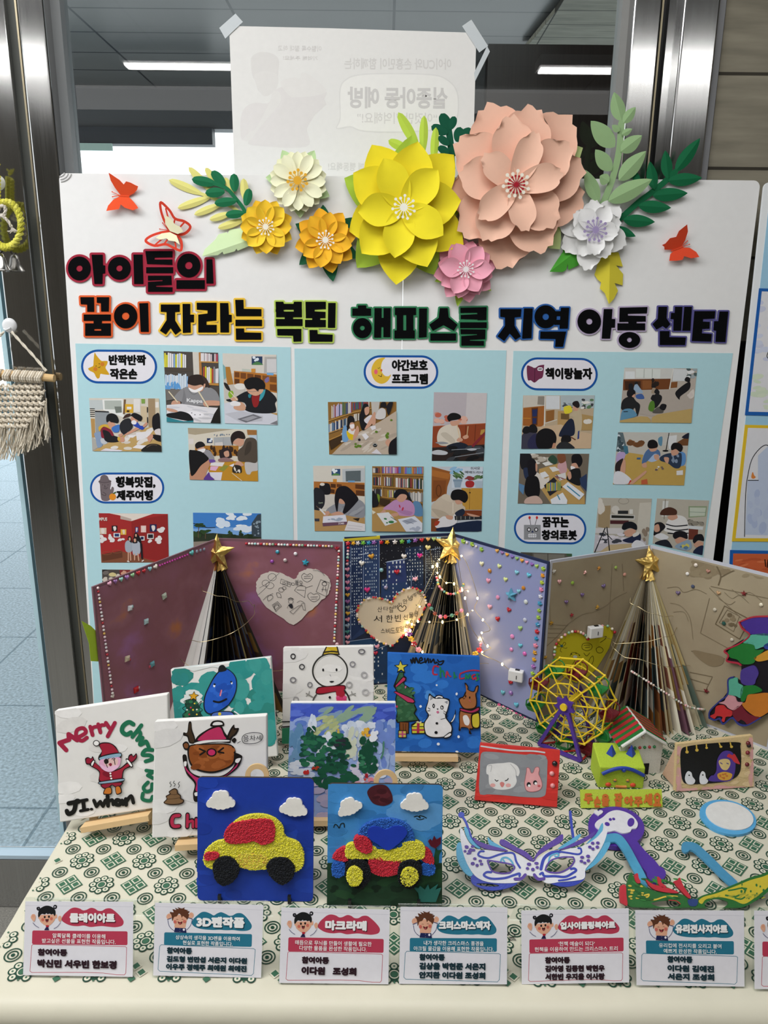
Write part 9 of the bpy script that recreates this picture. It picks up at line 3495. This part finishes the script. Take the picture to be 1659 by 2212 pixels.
b = MB(); rope(b, [h3(30, 716, .010), h3(52, 740, .011), h3(80, 770, .012), h3(106, 800, .014)], 3.0 * k_, 'd8d0c0')
rope(b, [h3(14, 716, .010), h3(-10, 740, .011), h3(-50, 785, .012)], 3.0 * k_, 'd8d0c0'); part('hanging_cord', b, 'rope', t, world=True)
rn = random.Random(5)
for x in (-32, -14, 3, 24, 43, 60, 76, 92):
 b = MB()
 for j in range(3):
  xx = x - 5 + 5 * j; yc = 808 + .062 * xx
  P = [h3(xx + (1.5 if 0 < a < 180 else -1.5), yc - 10.5 * math.sin(rad(a)), .012 + 10 * k_ * math.cos(rad(a))) for a in range(-90, 271, 30)]
  b.tube(P, 3.0 * k_, lin(CREAMR[j % 3], 1.1), 6)
 part('cord_loop', b, 'rope', t, world=True)
# knotted net: cords zig-zag between neighbours, a knot at every meeting
b = MB()
rows = 8
for r in range(rows):
 y = 834 + r * 12
 for c in range(13):
  x = -42 + c * 12 + (6 if r % 2 else 0)
  if x > 100 - max(0, r - 4) * 12 or (r > 3 and rn.random() < .06):
   continue
  p = [h3(x - 6, y - 5, .010), h3(x - 2, y, .015), h3(x + 5, y + 3, .013)]
  b.tube(spline(p, False, 3), 2.7 * k_, lin(rn.choice(CREAMR), 1.1), 6)
  b.tube(spline([h3(x + 6, y - 5, .010), h3(x + 1, y + 1, .012), h3(x - 5, y + 5, .010)], False, 3), 2.7 * k_, lin(rn.choice(CREAMR), 1.1), 6)
  b.ball(h3(x, y, .0135), (4.2 * k_, 3.6 * k_, 3.2 * k_), lin(rn.choice(CREAMR), 1.1), 8, 5)
part('knot_net', b, 'rope', t, world=True)
b = MB()
for i in range(150):
 x = rn.uniform(-45, 104)
 yb = 985 - max(0, (x - 30)) * .55 + rn.uniform(-14, 10) - (12 if x < -10 else 0)
 y0 = 905 - max(0, x - 40) * .62 + rn.uniform(-8, 14)
 ph = rn.uniform(0, 6.3); am = rn.uniform(1.5, 5)
 dx = rn.uniform(-4, 6) + (8 if x > 85 else 0)
 P = [h3(x + dx * f + am * math.sin(ph + f * 7), y0 + (yb - y0) * f, .008 + .006 * math.sin(ph + 5 * f)) for f in np.linspace(0, 1, 9)]
 b.tube(P, rn.uniform(.7, 1.5) * k_, lin(rn.choice(['cfc6b5', 'd8d0c0', 'c4b9a6']), 1.1), 4, caps=False)
part('fringe', b, 'rope', t, world=True, kind='stuff')
for p in ((6, 826), (22, 838), (5, 850)):
 b = MB(); b.ball((0, 0, 0), (3 * k_, 3 * k_, 4 * k_), lin('e0dedb', 1.1), 8, 6); part('bead', b, 'pearl', t, Matrix.Translation(h3(p[0], p[1], .019)), smooth=True)
b = MB(); b.lathe([(0, .006), (8 * k_, .006), (14 * k_, .004), (15.5 * k_, .0005), (15.5 * k_, 0)], lin('cfd0d2', 1.15), 28, (0, 0, 0)); b.tube([(4 * k_, -5 * k_, .005), (4 * k_, -6 * k_, .011), (-3 * k_, -9 * k_, .012), (-8 * k_, -6 * k_, .010)], 2.2 * k_, lin('cfd0d2', 1.15), 8)
part('wall_hook', b, 'plastic', None, Plane((0, WY - .0005, 0), (1, 0, 0), (0, 0, 1)).M(*Plane((0, WY, 0), (1, 0, 0), (0, 0, 1)).at(21, 703)), smooth=True, label='round white stick-on hook holding the macrame hanging', cat='hook', group='stick-on hooks on the door frame')
# ring wreath with bell
t = thing('macrame_ring', h3(20, 487), 'yellow crocheted ring with a cream bow and a small bell hanging on the door frame', 'macrame', 'macrame pieces on the door frame')
b = MB()
for i in range(30):
 a = rad(12 * i); R = 31
 p0 = h3(18 + R * math.cos(a), 487 - 47 * math.sin(a), .010)
 a2 = rad(12 * i + 17); R2 = 35
 b.tube(spline([h3(18 + 28 * math.cos(a), 487 - 43 * math.sin(a), .008), h3(18 + 33 * math.cos(rad(12 * i + 9)), 487 - 50 * math.sin(rad(12 * i + 9)), .014), h3(18 + 36 * math.cos(a2), 487 - 53 * math.sin(a2), .008)], False, 4), 4.6 * k_, lin(rn.choice(['c4bf4c', 'ccc75c', 'b8b344']), 1.12), 7)
part('ring', b, 'rope', t, world=True)
b = MB()
rope(b, [h3(4, 462, .018), h3(12, 448, .02), h3(22, 450, .02), h3(20, 466, .02), h3(8, 470, .02), h3(0, 466, .018)], 3.4 * k_, 'cbc4ba')
rope(b, [h3(12, 466, .02), h3(26, 478, .019), h3(34, 492, .017)], 3.2 * k_, 'cbc4ba')
for i in range(9):
 b.tube([h3(34, 492, .017), h3(32 + i * 1.6, 500, .017), h3(24 + i * 3, 498 + rn.uniform(0, 9), .016)], .8 * k_, lin('cbc4ba', 1.1), 4)
part('bow', b, 'rope', t, world=True)
b = MB(); b.tube([h3(6 + 6 * math.cos(rad(a)), 540 + 7 * math.sin(rad(a)), .012) for a in range(0, 360, 30)], 1.1 * k_, lin('3a3632'), 6, closed=True); part('jump_ring', b, 'steel', t, world=True)
b = MB(); s_ = k_ * 1.0
b.lathe([(2 * s_, 22 * s_), (6 * s_, 20 * s_), (9 * s_, 12 * s_), (11 * s_, 2 * s_), (18 * s_, -10 * s_), (20 * s_, -13 * s_), (17 * s_, -13 * s_), (8 * s_, 2 * s_)], (1, 1, 1), 24, (0, 0, 0))
part('bell', b, 'chrome_bell', t, Matrix.Translation(h3(10, 572, .012)), smooth=True)
t2b = thing('macrame_ring', h3(-6, 400), 'yellow crocheted cord end with a tuft at the left edge of the photo', 'macrame', 'macrame pieces on the door frame')
b = MB()
for i in range(12):
 b.tube([h3(-4, 372, .012), h3(rn.uniform(-8, 6), 366, .014), h3(rn.uniform(-10, 9), 356 + rn.uniform(0, 6), .012)], 1.1 * k_, lin('c8c252', 1.1), 4)
for i in range(7):
 b.tube(spline([h3(-10, 378 + 8 * i, .010), h3(-2, 380 + 8 * i, .016), h3(5, 386 + 8 * i, .010)], False, 4), 4.4 * k_, lin('c4bf4c', 1.12), 7)
part('cord', b, 'rope', t2b, world=True)
b = MB(); b.lathe([(0, .004), (9 * k_, .004), (15 * k_, .0)], lin('b8b8b0', 1.1), 24, (0, 0, 0)); part('wall_hook', b, 'plastic', None, Plane((0, WY - .0005, 0), (1, 0, 0), (0, 0, 1)).M(*WP.at(-4, 395)), smooth=True, label='round clear stick-on hook at the left edge above the yellow ring', cat='hook', group='stick-on hooks on the door frame')
